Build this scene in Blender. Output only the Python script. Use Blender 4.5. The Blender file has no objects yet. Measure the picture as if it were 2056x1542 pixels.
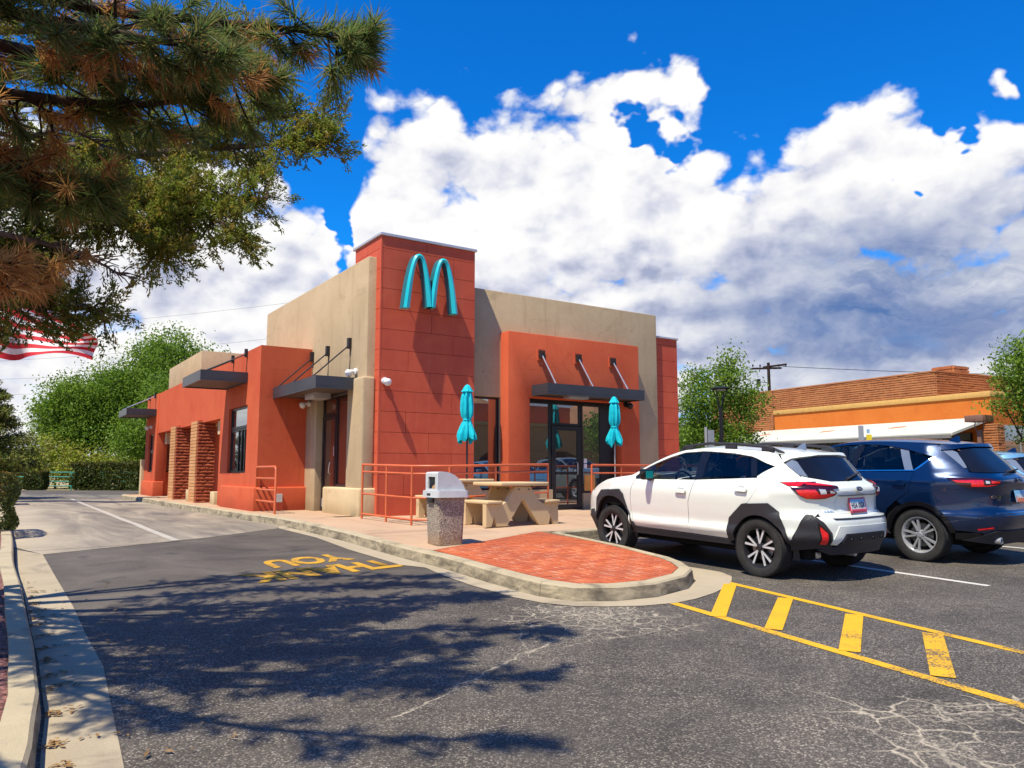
import bpy, bmesh, math, random, bisect
import numpy as np
from mathutils import Vector, Matrix
from mathutils.geometry import tessellate_polygon
scene = bpy.context.scene
COL = scene.collection
R = math.radians

# ------------------------------------------------------------------ camera
cam_d = bpy.data.cameras.new('camera')
cam_d.sensor_width = 36.0
cam_d.lens = 36.0 * 1551 / 2056
cam_d.clip_start = 0.05
cam_d.clip_end = 4000
cam = bpy.data.objects.new('camera', cam_d)
COL.objects.link(cam)
cam.location = (0, 0, 1.55)
cam.rotation_euler = (R(90 + 6.51), 0, 0)
scene.camera = cam

# ------------------------------------------------------------------ building frame
OX, OY, OZ = -2.836, 16.347, 0.63
AU = R(56.25)
UX, UY = math.sin(AU), math.cos(AU)      # along the front wall, to the right and away
VX, VY = -math.cos(AU), math.sin(AU)     # along the drive-through wall, away
ROT = math.atan2(UY, UX)

def gz(y):                                # the lot rises gently towards the building
    return 0.03 * max(min(y, 16.0), -6.0)

def W(u, v):
    return (OX + UX * u + VX * v, OY + UY * u + VY * v)

# ------------------------------------------------------------------ sun and sky
sun_dir = Vector((-0.435 * UX - 0.145 * VX, -0.435 * UY - 0.145 * VY, 0.87)).normalized()
sun_el = math.asin(sun_dir.z)
sun_az = math.atan2(sun_dir.x, sun_dir.y)
sd = bpy.data.lights.new('sun', 'SUN')
sd.energy = 5.0
sd.angle = R(0.53)
sd.color = (1.0, 0.91, 0.715)
so = bpy.data.objects.new('sun', sd)
COL.objects.link(so)
so.location = (-20, -20, 60)
so.rotation_euler = (-sun_dir).to_track_quat('-Z', 'Y').to_euler()

scene.view_settings.view_transform = 'Standard'
scene.view_settings.look = 'None'
scene.view_settings.gamma = 1.0
scene.view_settings.exposure = 0.45
scene.view_settings.use_curve_mapping = False

class NT:
    """small node-tree writer"""
    def __init__(s, tree):
        s.t = tree; s.n = tree.nodes; s.l = tree.links
    def add(s, typ, **kw):
        nd = s.n.new(typ)
        for k, val in kw.items():
            setattr(nd, k, val)
        return nd
    def link(s, a, b):
        s.l.new(a, b)
    def put(s, sock, val):
        if hasattr(val, 'is_output') or isinstance(val, bpy.types.NodeSocket):
            s.l.new(val, sock)
        else:
            sock.default_value = val
    def math(s, op, a, b=0.0, c=0.0, clamp=False):
        nd = s.n.new('ShaderNodeMath'); nd.operation = op; nd.use_clamp = clamp
        s.put(nd.inputs[0], a); s.put(nd.inputs[1], b)
        if len(nd.inputs) > 2: s.put(nd.inputs[2], c)
        return nd.outputs[0]
    def vmath(s, op, a, b=(0, 0, 0), out=0, scale=None):
        nd = s.n.new('ShaderNodeVectorMath'); nd.operation = op
        s.put(nd.inputs[0], a); s.put(nd.inputs[1], b)
        if scale is not None: s.put(nd.inputs['Scale'], scale)
        return nd.outputs[out]
    def noise(s, vec, scale, detail=4, rough=0.55, dist=0.0, lac=2.0):
        nd = s.n.new('ShaderNodeTexNoise')
        if vec is not None: s.l.new(vec, nd.inputs['Vector'])
        nd.inputs['Scale'].default_value = scale
        nd.inputs['Detail'].default_value = detail
        nd.inputs['Roughness'].default_value = rough
        nd.inputs['Distortion'].default_value = dist
        nd.inputs['Lacunarity'].default_value = lac
        return nd.outputs['Fac']
    def voro(s, vec, scale, feature='F1', out='Distance', rnd=1.0):
        nd = s.n.new('ShaderNodeTexVoronoi'); nd.feature = feature
        if vec is not None: s.l.new(vec, nd.inputs['Vector'])
        nd.inputs['Scale'].default_value = scale
        nd.inputs['Randomness'].default_value = rnd
        return nd.outputs[out]
    def ramp(s, fac, stops, interp='LINEAR'):
        nd = s.n.new('ShaderNodeValToRGB'); cr = nd.color_ramp; cr.interpolation = interp
        while len(cr.elements) < len(stops): cr.elements.new(0.5)
        for e, (p, c) in zip(cr.elements, stops):
            e.position = p
            e.color = (c, c, c, 1) if isinstance(c, (int, float)) else (*c, 1)
        s.l.new(fac, nd.inputs[0])
        return nd.outputs[0]
    def rng(s, val, a, b, c=0.0, d=1.0, smooth=False):
        nd = s.n.new('ShaderNodeMapRange')
        if smooth: nd.interpolation_type = 'SMOOTHSTEP'
        s.put(nd.inputs[0], val)
        nd.inputs[1].default_value = a; nd.inputs[2].default_value = b
        nd.inputs[3].default_value = c; nd.inputs[4].default_value = d
        return nd.outputs[0]
    def mix(s, fac, a, b, blend='MIX'):
        nd = s.n.new('ShaderNodeMix'); nd.data_type = 'RGBA'; nd.blend_type = blend
        s.put(nd.inputs[0], fac)
        for sock, val in ((nd.inputs[6], a), (nd.inputs[7], b)):
            if isinstance(val, (tuple, list)) and len(val) == 3: val = (*val, 1)
            s.put(sock, val)
        return nd.outputs[2]

world = bpy.data.worlds.new('World')
scene.world = world
world.use_nodes = True
world.cycles.sampling_method = 'MANUAL'
world.cycles.sample_map_resolution = 256
scene.cycles.max_bounces = 8
scene.cycles.diffuse_bounces = 3
scene.cycles.glossy_bounces = 4
scene.cycles.transparent_max_bounces = 12
w = NT(world.node_tree)
w.n.clear()
tc = w.add('ShaderNodeTexCoord')
D = w.vmath('NORMALIZE', tc.outputs['Generated'])
sep = w.add('ShaderNodeSeparateXYZ'); w.link(D, sep.inputs[0])
sx, sy, sz = sep.outputs
sky = w.add('ShaderNodeTexSky', sky_type='NISHITA')
sky.sun_disc = False
sky.sun_elevation = sun_el
sky.sun_rotation = sun_az
sky.altitude = 1300
sky.air_density = 1.0
sky.dust_density = 0.3
sky.ozone_density = 2.0
hsv = w.add('ShaderNodeHueSaturation')
hsv.inputs['Saturation'].default_value = 1.35
hsv.inputs['Value'].default_value = 0.95
w.link(sky.outputs[0], hsv.inputs['Color'])
blue = w.mix(1.0, hsv.outputs[0], (0.16, 1.22, 1.78), 'MULTIPLY')
az = w.math('DIVIDE', w.math('ARCTAN2', sx, sy), 2 * math.pi)
az = w.math('ADD', az, 0.5)                               # 0..1, 0.5 = north
el = w.math('MULTIPLY', w.math('ARCSINE', sz), 180 / math.pi)
# height (degrees / 40) of the cumulus bank's upper edge; cloud outside the view is added as neutral fill to lift shadows
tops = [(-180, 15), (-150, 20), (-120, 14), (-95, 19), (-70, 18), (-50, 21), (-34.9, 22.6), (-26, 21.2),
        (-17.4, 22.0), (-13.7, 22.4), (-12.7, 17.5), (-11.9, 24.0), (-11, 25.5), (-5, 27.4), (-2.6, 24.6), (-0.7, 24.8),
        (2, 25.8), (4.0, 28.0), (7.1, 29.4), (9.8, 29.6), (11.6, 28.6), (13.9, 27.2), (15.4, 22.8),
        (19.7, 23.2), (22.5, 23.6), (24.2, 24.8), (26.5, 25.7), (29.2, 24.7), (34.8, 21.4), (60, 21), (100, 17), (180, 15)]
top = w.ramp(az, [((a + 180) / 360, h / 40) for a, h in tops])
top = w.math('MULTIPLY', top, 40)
dv = w.vmath('MULTIPLY', D, (1.0, 1.0, 1.35))
n1 = w.noise(dv, 5.0, 6, 0.60)
n2 = w.noise(dv, 17.0, 5, 0.62)
n3 = w.noise(dv, 2.2, 3, 0.5)
def puff(vec):
    """cauliflower lumps: rounded cells at two sizes on slightly warped directions"""
    def sm(v_, sc, k):
        nd = w.add('ShaderNodeTexVoronoi'); nd.feature = 'F1'; w.link(v_, nd.inputs['Vector'])
        nd.inputs['Scale'].default_value = sc
        return nd.outputs['Distance']
    wp = w.add('ShaderNodeTexNoise'); w.link(vec, wp.inputs['Vector']); wp.inputs['Scale'].default_value = 11; wp.inputs['Detail'].default_value = 4; wp.inputs['Roughness'].default_value = 0.6
    q = w.vmath('ADD', vec, w.vmath('SCALE', w.vmath('SUBTRACT', wp.outputs['Color'], (0.5, 0.5, 0.5)), scale=0.075))
    a_ = w.math('SUBTRACT', 0.45, sm(q, 9.0, 0.35)); b_ = w.math('SUBTRACT', 0.45, sm(q, 23.0, 0.3)); c_ = w.math('SUBTRACT', 0.45, sm(q, 55.0, 0.3))
    return w.math('ADD', a_, w.math('ADD', w.math('MULTIPLY', b_, 0.55), w.math('MULTIPLY', c_, 0.16)))
pf = puff(dv)
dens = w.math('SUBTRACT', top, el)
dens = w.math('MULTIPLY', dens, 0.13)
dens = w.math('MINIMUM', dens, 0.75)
dens = w.math('ADD', dens, w.math('MULTIPLY', w.math('SUBTRACT', n1, 0.5), 0.95))
dens = w.math('ADD', dens, w.math('MULTIPLY', w.math('SUBTRACT', n2, 0.5), 0.40))
dens = w.math('ADD', dens, w.math('MULTIPLY', pf, 0.95))
wn = w.add('ShaderNodeTexNoise'); w.link(dv, wn.inputs['Vector']); wn.inputs['Scale'].default_value = 9.0; wn.inputs['Detail'].default_value = 4; wn.inputs['Roughness'].default_value = 0.62
DW = w.vmath('ADD', D, w.vmath('SCALE', w.vmath('SUBTRACT', wn.outputs['Color'], (0.5, 0.5, 0.5)), scale=0.13))

def ddir(a, e):
    a, e = R(a), R(e)
    return (math.sin(a) * math.cos(e), math.cos(a) * math.cos(e), math.sin(e))

def blob(a, e, r, sq=(1, 1, 1)):
    off = w.vmath('MULTIPLY', w.vmath('SUBTRACT', DW, ddir(a, e)), sq)
    return w.rng(w.vmath('LENGTH', off, out=1), 0.0, R(r), 1.0, 0.0, True)
for a, e, r, k, sq in [(10.8, 23.2, 2.9, -1.25, (1, 1, 1.3)), (13.8, 22.2, 2.6, -0.9, (1, 1, 1.6)), (-12.7, 18.6, 2.3, -2.0, (1.6, 1, .7)),
                   (-12.9, 14.6, 1.6, -0.9, (1.6, 1, .8)), (27.2, 19.4, 1.8, -1.2, (1, 1, 1.5)), (31, 21.6, 1.6, -1.0, (1, 1, 1.5)),
                   (15.9, 24.8, 1.6, 0.55, (1, 1, 1)), (34.8, 24.6, 2.2, 0.62, (1.3, 1, 0.8)), (-8, 24.0, 3.0, -0.2, (1, 1, 1)), (6.5, 26.5, 4.5, 0.45, (1, 1, 1)), (10.0, 27.8, 3.6, 0.5, (1, 1, 1.3)), (13.0, 26.6, 2.4, 0.5, (1, 1, 1)), (-9, 23.5, 4.0, 0.35, (1, 1, 1)), (-1.0, 22.5, 5.0, 0.3, (1, 1, 1)), (24, 20.5, 8, 0.25, (1, 1, 1.4))]:
    dens = w.math('ADD', dens, w.math('MULTIPLY', blob(a, e, r, sq), k))
cmask = w.rng(dens, 0.02, 0.34, 0.0, 1.0, True)
# relief of the billows: density against the density a little nearer the sun
off = w.vmath('ADD', dv, (-0.045, -0.015, 0.065))
m1 = w.noise(off, 5.0, 6, 0.60)
pm = puff(w.vmath('ADD', dv, (-0.016, -0.005, 0.026)))
rel = w.math('ADD', w.math('MULTIPLY', w.math('SUBTRACT', n1, m1), 1.25), w.math('MULTIPLY', w.math('SUBTRACT', pf, pm), 0.75))
lit = w.math('ADD', 0.87, rel)
thick = w.rng(dens, 0.35, 1.3, 0.0, 1.0)
lit = w.math('SUBTRACT', lit, w.math('MULTIPLY', thick, w.rng(n3, 0.38, 0.64, 0.0, 0.32)))
# grey undersides of the bank, low over the horizon
n4 = w.noise(w.vmath('MULTIPLY', D, (1.0, 1.0, 3.2)), 3.4, 5, 0.55)
right = w.rng(az, 0.46, 0.53, 0.30, 1.0, True)
under = w.math('MULTIPLY', w.math('MULTIPLY', w.rng(el, 18.5, 12.0, 0.0, 1.0, True), right), w.rng(n4, 0.38, 0.60, 0.1, 1.0, True))
lit = w.math('SUBTRACT', lit, w.math('MULTIPLY', under, 0.46))
ub = blob(30, 10.4, 24, (1, 1, 2.5))
n5 = w.noise(w.vmath('MULTIPLY', DW, (1.0, 1.0, 3.6)), 2.6, 6, 0.62)
deep = w.math('MULTIPLY', ub, w.rng(n5, 0.27, 0.58, 0.15, 1.2), clamp=True)
lit = w.math('MAXIMUM', w.math('MINIMUM', lit, 1.05), 0.25)
ccol = w.ramp(lit, [(0.25, (2.9, 3.2, 4.4)), (0.50, (4.9, 5.05, 5.9)), (0.75, (6.8, 6.8, 7.0)), (1.0, (7.8, 7.7, 7.5))])
ccol = w.mix(deep, ccol, (0.75, 1.45, 3.3))
# bright rims and blue windows low down
low = w.math('MULTIPLY', w.rng(el, 11, 5, 0, 1, True), w.rng(n4, 0.56, 0.70, 0, 1, True))
cmask = w.math('SUBTRACT', cmask, w.math('MULTIPLY', low, 0.30), clamp=True)
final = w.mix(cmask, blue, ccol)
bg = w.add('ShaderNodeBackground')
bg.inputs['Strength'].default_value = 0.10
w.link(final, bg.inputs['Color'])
wo = w.add('ShaderNodeOutputWorld')
w.link(bg.outputs[0], wo.inputs[0])

# ------------------------------------------------------------------ materials
def new_mat(name):
    m = bpy.data.materials.new(name); m.use_nodes = True
    nt = NT(m.node_tree)
    bs = m.node_tree.nodes['Principled BSDF']
    tcn = nt.add('ShaderNodeTexCoord')
    return m, nt, bs, tcn.outputs['Object']

def plain(name, col, rough=0.5, metal=0.0, spec=0.5, coat=0.0, var=0.06, vscale=6, bump=0.0, bscale=80, ior=None):
    m, nt, bs, P = new_mat(name)
    n = nt.noise(P, vscale, 5, 0.6)
    c2 = tuple(max(0, x * (1 - var * 2)) for x in col); c3 = tuple(min(1, x * (1 + var)) for x in col)
    nt.put(bs.inputs['Base Color'], nt.mix(nt.rng(n, 0.3, 0.7), c2, c3))
    bs.inputs['Roughness'].default_value = rough
    bs.inputs['Metallic'].default_value = metal
    bs.inputs['Specular IOR Level'].default_value = spec
    if ior: bs.inputs['IOR'].default_value = ior
    bs.inputs['Coat Weight'].default_value = coat
    bs.inputs['Coat Roughness'].default_value = 0.03
    if bump:
        bn = nt.add('ShaderNodeBump'); bn.inputs['Strength'].default_value = bump
        bn.inputs['Distance'].default_value = 0.01
        nt.link(nt.noise(P, bscale, 4, 0.65), bn.inputs['Height']); nt.link(bn.outputs[0], bs.inputs['Normal'])
    return m

def stucco(name, c1, c2, dirt, streak=0.35):
    """trowelled stucco: broad mottling, weather streaks running down, knobbly relief"""
    m, nt, bs, P = new_mat(name)
    a = nt.noise(P, 1.1, 6, 0.6, 0.4)
    col = nt.mix(nt.rng(a, 0.3, 0.7), c1, c2)
    sv = nt.vmath('MULTIPLY', P, (5.0, 5.0, 0.55))
    s = nt.noise(sv, 1.0, 5, 0.65)
    col = nt.mix(nt.math('MULTIPLY', nt.rng(s, 0.52, 0.78, 0, 1, True), streak), col, dirt)
    k = nt.noise(P, 28, 4, 0.7)
    col = nt.mix(nt.rng(k, 0.35, 0.7, 0.0, 0.22), col, dirt)
    sm = nt.noise(nt.vmath('MULTIPLY', P, (0.9, 0.9, 1.6)), 1.0, 6, 0.7, 1.5)
    col = nt.mix(nt.rng(sm, 0.56, 0.72, 0, 0.55, True), col, dirt)
    spz = nt.add('ShaderNodeSeparateXYZ'); nt.link(P, spz.inputs[0])
    splash = nt.math('MULTIPLY', nt.rng(nt.math('ADD', spz.outputs[2], nt.math('MULTIPLY', nt.math('SUBTRACT', a, 0.5), -0.9)), 0.30, 0.0), 0.5)
    col = nt.mix(splash, col, tuple(x * 0.7 for x in dirt))
    nt.put(bs.inputs['Base Color'], col)
    bs.inputs['Roughness'].default_value = 0.93
    bs.inputs['Specular IOR Level'].default_value = 0.15
    h = nt.math('ADD', nt.math('MULTIPLY', nt.noise(P, 9, 5, 0.6, 0.3), 0.55), nt.math('MULTIPLY', nt.noise(P, 60, 3, 0.7), 0.5))
    bn = nt.add('ShaderNodeBump'); bn.inputs['Strength'].default_value = 0.30
    bn.inputs['Distance'].default_value = 0.02
    nt.link(h, bn.inputs['Height']); nt.link(bn.outputs[0], bs.inputs['Normal'])
    return m

def concrete(name, c1, c2, stain, bump=0.25, sc=1.2, edge=None):
    m, nt, bs, P = new_mat(name)
    a = nt.noise(P, sc, 7, 0.62, 0.6)
    col = nt.mix(nt.rng(a, 0.28, 0.72), c1, c2)
    b = nt.noise(P, sc * 0.55, 6, 0.65, 1.2)
    col = nt.mix(nt.rng(b, 0.52, 0.74, 0, 0.75, True), col, stain)
    f = nt.noise(P, 70, 3, 0.7)
    col = nt.mix(nt.rng(f, 0.4, 0.75, 0.0, 0.25), col, tuple(x * 0.5 for x in c1))
    nt.put(bs.inputs['Base Color'], col)
    bs.inputs['Roughness'].default_value = 0.9
    bs.inputs['Specular IOR Level'].default_value = 0.25
    bn = nt.add('ShaderNodeBump'); bn.inputs['Strength'].default_value = bump
    bn.inputs['Distance'].default_value = 0.008
    nt.link(nt.noise(P, 110, 4, 0.7), bn.inputs['Height']); nt.link(bn.outputs[0], bs.inputs['Normal'])
    return m

def piece(name, c1, c2, c3, rough=0.85, bump=0.4, sc=14):
    """loose pieces sharing a mesh: tint from each object's own random number"""
    m, nt, bs, P = new_mat(name)
    oi = nt.add('ShaderNodeObjectInfo')
    ge = nt.add('ShaderNodeNewGeometry')
    col = nt.mix(oi.outputs['Random'], c1, c2)
    a = nt.noise(ge.outputs['Position'], 1.6, 5, 0.6)
    col = nt.mix(nt.rng(a, 0.42, 0.7, 0, 0.8), col, c3)
    b = nt.noise(ge.outputs['Position'], sc, 5, 0.7)
    col = nt.mix(nt.rng(b, 0.35, 0.75, 0.0, 0.35), col, tuple(x * 0.45 for x in c1))
    nt.put(bs.inputs['Base Color'], col)
    bs.inputs['Roughness'].default_value = rough
    bs.inputs['Specular IOR Level'].default_value = 0.2
    bn = nt.add('ShaderNodeBump'); bn.inputs['Strength'].default_value = bump
    bn.inputs['Distance'].default_value = 0.01
    nt.link(nt.noise(ge.outputs['Position'], 45, 4, 0.7), bn.inputs['Height']); nt.link(bn.outputs[0], bs.inputs['Normal'])
    return m

def glass_mirror(name, tint, f0=0.34):
    """coated shop glass over a dark interior: mirrors the lot"""
    m, nt, bs, P = new_mat(name)
    bs.inputs['Base Color'].default_value = (*tint, 1)
    bs.inputs['Roughness'].default_value = 0.25
    gl = nt.add('ShaderNodeBsdfGlossy'); gl.inputs['Roughness'].default_value = 0.004
    gl.inputs['Color'].default_value = (0.92, 0.95, 0.95, 1)
    bn = nt.add('ShaderNodeBump'); bn.inputs['Strength'].default_value = 0.015; bn.inputs['Distance'].default_value = 0.02
    nt.link(nt.noise(P, 2.0, 2), bn.inputs['Height']); nt.link(bn.outputs[0], gl.inputs['Normal'])
    fr = nt.add('ShaderNodeLayerWeight'); fr.inputs['Blend'].default_value = 0.3
    fac = nt.math('ADD', f0, nt.math('MULTIPLY', fr.outputs['Fresnel'], 0.6), clamp=True)
    mx = nt.add('ShaderNodeMixShader'); nt.link(fac, mx.inputs[0])
    nt.link(bs.outputs[0], mx.inputs[1]); nt.link(gl.outputs[0], mx.inputs[2])
    nt.link(mx.outputs[0], m.node_tree.nodes['Material Output'].inputs[0])
    return m

def car_glass(name, tint):
    m, nt, bs, P = new_mat(name)
    tr = nt.add('ShaderNodeBsdfTransparent'); tr.inputs[0].default_value = (*tint, 1)
    gl = nt.add('ShaderNodeBsdfGlossy'); gl.inputs['Roughness'].default_value = 0.01
    gl.inputs['Color'].default_value = (0.9, 0.95, 1, 1)
    fr = nt.add('ShaderNodeFresnel'); fr.inputs['IOR'].default_value = 1.6
    fac = nt.math('MULTIPLY', fr.outputs[0], 0.75, clamp=True)
    mx = nt.add('ShaderNodeMixShader'); nt.link(fac, mx.inputs[0])
    nt.link(tr.outputs[0], mx.inputs[1]); nt.link(gl.outputs[0], mx.inputs[2])
    nt.link(mx.outputs[0], m.node_tree.nodes['Material Output'].inputs[0])
    return m

def leaf_mat(name, c1, c2, c3, trans=0.45, sc=1.1, rough=0.5):
    m, nt, bs, P = new_mat(name)
    a = nt.noise(P, sc, 4, 0.6)
    at = nt.add('ShaderNodeAttribute'); at.attribute_name = 'tint'
    col = nt.mix(nt.rng(a, 0.35, 0.65), c1, c2)
    col = nt.mix(at.outputs['Fac'], col, c3)
    nt.put(bs.inputs['Base Color'], col)
    bs.inputs['Roughness'].default_value = rough
    bs.inputs['Specular IOR Level'].default_value = 0.3
    tl = nt.add('ShaderNodeBsdfTranslucent'); nt.link(col, tl.inputs[0])
    mx = nt.add('ShaderNodeMixShader'); mx.inputs[0].default_value = trans
    nt.link(bs.outputs[0], mx.inputs[1]); nt.link(tl.outputs[0], mx.inputs[2])
    nt.link(mx.outputs[0], m.node_tree.nodes['Material Output'].inputs[0])
    return m

# ------------------------------------------------------------------ mesh helpers
class MB:
    """collects shapes; build() links them as ONE mesh object"""
    def __init__(s):
        s.v = []; s.f = []; s.m = []; s.mi = 0
    def raw(s, vs, fs):
        o = len(s.v); s.v += [tuple(p) for p in vs]
        s.f += [tuple(i + o for i in f) for f in fs]; s.m += [s.mi] * len(fs)
        return s
    def box(s, x0, x1, y0, y1, z0, z1):
        vs = [(x, y, z) for z in (z0, z1) for y in (y0, y1) for x in (x0, x1)]
        return s.raw(vs, [(0, 2, 3, 1), (4, 5, 7, 6), (0, 1, 5, 4), (2, 6, 7, 3), (0, 4, 6, 2), (1, 3, 7, 5)])
    def obox(s, c, ax, ay, az):
        """box from centre and three half-axis vectors"""
        c, ax, ay, az = Vector(c), Vector(ax), Vector(ay), Vector(az)
        vs = [c + ax * i + ay * j + az * k for k in (-1, 1) for j in (-1, 1) for i in (-1, 1)]
        return s.raw(vs, [(0, 2, 3, 1), (4, 5, 7, 6), (0, 1, 5, 4), (2, 6, 7, 3), (0, 4, 6, 2), (1, 3, 7, 5)])
    def tube(s, pts, r, n=8, caps=True):
        pts = [Vector(p) for p in pts]
        rs = r if isinstance(r, (list, tuple)) else [r] * len(pts)
        t0 = (pts[1] - pts[0]).normalized()
        ref = Vector((0, 0, 1)) if abs(t0.z) < 0.9 else Vector((1, 0, 0))
        nx = t0.cross(ref).normalized(); vs = []
        for i, p in enumerate(pts):
            t = (pts[min(i + 1, len(pts) - 1)] - pts[max(i - 1, 0)]).normalized()
            nx = (nx - t * nx.dot(t)).normalized(); ny = t.cross(nx)
            for k in range(n):
                a = 2 * math.pi * k / n
                vs.append(p + (nx * math.cos(a) + ny * math.sin(a)) * rs[i])
        fs = []
        for i in range(len(pts) - 1):
            for k in range(n):
                fs.append((i * n + k, i * n + (k + 1) % n, (i + 1) * n + (k + 1) % n, (i + 1) * n + k))
        if caps:
            fs.append(tuple(range(n))[::-1]); e = (len(pts) - 1) * n
            fs.append(tuple(range(e, e + n)))
        return s.raw(vs, fs)
    def lathe(s, prof, n=24, c=(0, 0, 0), axis='z', wob=None):
        vs, fs = [], []
        for i, (r, z) in enumerate(prof):
            for k in range(n):
                a = 2 * math.pi * k / n
                rr = r * (wob(i, k, a) if wob else 1)
                p = (rr * math.cos(a), rr * math.sin(a), z)
                if axis == 'y': p = (p[0], p[2], p[1])
                if axis == 'x': p = (p[2], p[0], p[1])
                vs.append((p[0] + c[0], p[1] + c[1], p[2] + c[2]))
        for i in range(len(prof) - 1):
            for k in range(n):
                fs.append((i * n + k, i * n + (k + 1) % n, (i + 1) * n + (k + 1) % n, (i + 1) * n + k))
        return s.raw(vs, fs)
    def prism(s, poly, z0, z1, plane='xy'):
        """extrude a 2D outline; plane names the outline's two axes"""
        def P(a, b, h):
            return {'xy': (a, b, h), 'xz': (a, h, b), 'yz': (h, a, b)}[plane]
        n = len(poly)
        vs = [P(a, b, z0) for a, b in poly] + [P(a, b, z1) for a, b in poly]
        fs = [tuple(range(n))[::-1], tuple(range(n, 2 * n))]
        fs += [(i, (i + 1) % n, n + (i + 1) % n, n + i) for i in range(n)]
        return s.raw(vs, fs)
    def build(s, name, mats, parent=None, bevel=0.0, seg=2, smooth=False, angle=35, loc=None, rot=None, clean=True):
        me = bpy.data.meshes.new(name)
        me.from_pydata(s.v, [], s.f)
        mats = mats if isinstance(mats, (list, tuple)) else [mats]
        for m_ in mats: me.materials.append(m_)
        for p_, i in zip(me.polygons, s.m): p_.material_index = i
        bm = bmesh.new(); bm.from_mesh(me)
        if clean:
            bmesh.ops.recalc_face_normals(bm, faces=bm.faces)
        if bevel:
            es = [e for e in bm.edges if len(e.link_faces) == 2 and e.calc_face_angle(0) > 0.5]
            bmesh.ops.bevel(bm, geom=es, offset=bevel, segments=seg, profile=0.5, affect='EDGES', clamp_overlap=True)
        if smooth or bevel:
            for f in bm.faces: f.smooth = True
            for e in bm.edges:
                if len(e.link_faces) != 2 or e.calc_face_angle(0) > R(angle): e.smooth = False
        bm.to_mesh(me); bm.free(); me.update()
        o = bpy.data.objects.new(name, me); COL.objects.link(o)
        if parent: o.parent = parent
        if loc is not None: o.location = loc
        if rot is not None: o.rotation_euler = rot
        return o

def tag(o, label=None, cat=None, group=None, kind=None):
    if label: o['label'] = label
    if cat: o['category'] = cat
    if group: o['group'] = group
    if kind: o['kind'] = kind
    return o

def thing(name, label, cat, loc=(0, 0, 0), rz=0.0, group=None):
    o = bpy.data.objects.new(name, None); COL.objects.link(o)
    o.empty_display_size = 0.2
    o.location = loc; o.rotation_euler = (0, 0, rz)
    return tag(o, label, cat, group)

def dup(root, loc, rz, label=None):
    r = root.copy(); COL.objects.link(r); r.location = loc; r.rotation_euler = (0, 0, rz)
    if label: r['label'] = label
    for ch in list(root.children):
        c = ch.copy(); COL.objects.link(c); c.parent = r
        for g in list(ch.children):
            d = g.copy(); COL.objects.link(d); d.parent = c
    return r

def link_mesh(name, me, parent=None, loc=(0, 0, 0), rot=(0, 0, 0), scale=None):
    o = bpy.data.objects.new(name, me); COL.objects.link(o)
    if parent: o.parent = parent
    o.location = loc; o.rotation_euler = rot
    if scale: o.scale = scale
    return o

def fill_outline(bm, poly):
    vs = [bm.verts.new((a, b, 0)) for a, b in poly]
    for t in tessellate_polygon([[Vector((a, b, 0)) for a, b in poly]]):
        try: bm.faces.new([vs[i] for i in t])
        except ValueError: pass
    bm.normal_update()
    for f in bm.faces:
        if f.normal.z < 0: f.normal_flip()

def sheet(name, poly, off, m, parent=None, thick=0.0, kind='structure', skirt=True):
    """flat outline draped on the ground at height off (with depth thick)"""
    bm = bmesh.new()
    fill_outline(bm, poly)
    for yy in (-6.0, 16.0):
        bmesh.ops.bisect_plane(bm, geom=bm.verts[:] + bm.edges[:] + bm.faces[:], plane_co=(0, yy, 0), plane_no=(0, 1, 0))
    for f in bm.faces:
        if f.normal.z < 0: f.normal_flip()
    if thick:
        top = bm.faces[:]
        be = [e for e in bm.edges if e.is_boundary]
        low = {}
        for e in be:
            for v in e.verts:
                if v not in low: low[v] = bm.verts.new((v.co.x, v.co.y, -thick))
        for e in be:
            a, b = e.verts
            bm.faces.new((a, b, low[b], low[a]))
        bmesh.ops.recalc_face_normals(bm, faces=bm.faces)
    for v in bm.verts: v.co.z += gz(v.co.y) + off
    if sum(f.normal.z for f in bm.faces) < 0 and not thick:
        bmesh.ops.reverse_faces(bm, faces=bm.faces)
    me = bpy.data.meshes.new(name); bm.to_mesh(me); bm.free()
    me.materials.append(m)
    o = bpy.data.objects.new(name, me); COL.objects.link(o)
    if parent: o.parent = parent
    if kind: o['kind'] = kind
    return o

def offset_path(pts, d, closed=False):
    """shift a polyline to its left by d"""
    out = []; n = len(pts)
    for i in range(n):
        a = Vector(pts[i - 1]) if (i > 0 or closed) else None
        b = Vector(pts[i]); c = Vector(pts[(i + 1) % n]) if (i < n - 1 or closed) else None
        ns = []
        for p, q in ((a, b), (b, c)):
            if p is None or q is None: continue
            t = (q - p).normalized(); ns.append(Vector((-t.y, t.x)))
        nn = ns[0] if len(ns) == 1 else (ns[0] + ns[1]).normalized()
        k = d / max(0.5, nn.dot(ns[0]))
        out.append((b.x + nn.x * k, b.y + nn.y * k))
    return out

def smooth_path(pts, step=0.35):
    """Catmull-Rom through the points, resampled"""
    P = [Vector(p) for p in pts]; out = []
    for i in range(len(P) - 1):
        p0 = P[max(i - 1, 0)]; p1 = P[i]; p2 = P[i + 1]; p3 = P[min(i + 2, len(P) - 1)]
        n = max(1, int((p2 - p1).length / step))
        for k in range(n):
            t = k / n
            q = 0.5 * ((2 * p1) + (p2 - p0) * t + (2 * p0 - 5 * p1 + 4 * p2 - p3) * t * t + (3 * p1 - p0 - 3 * p2 + p3) * t ** 3)
            out.append(tuple(q))
    out.append(tuple(P[-1]))
    return out

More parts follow.
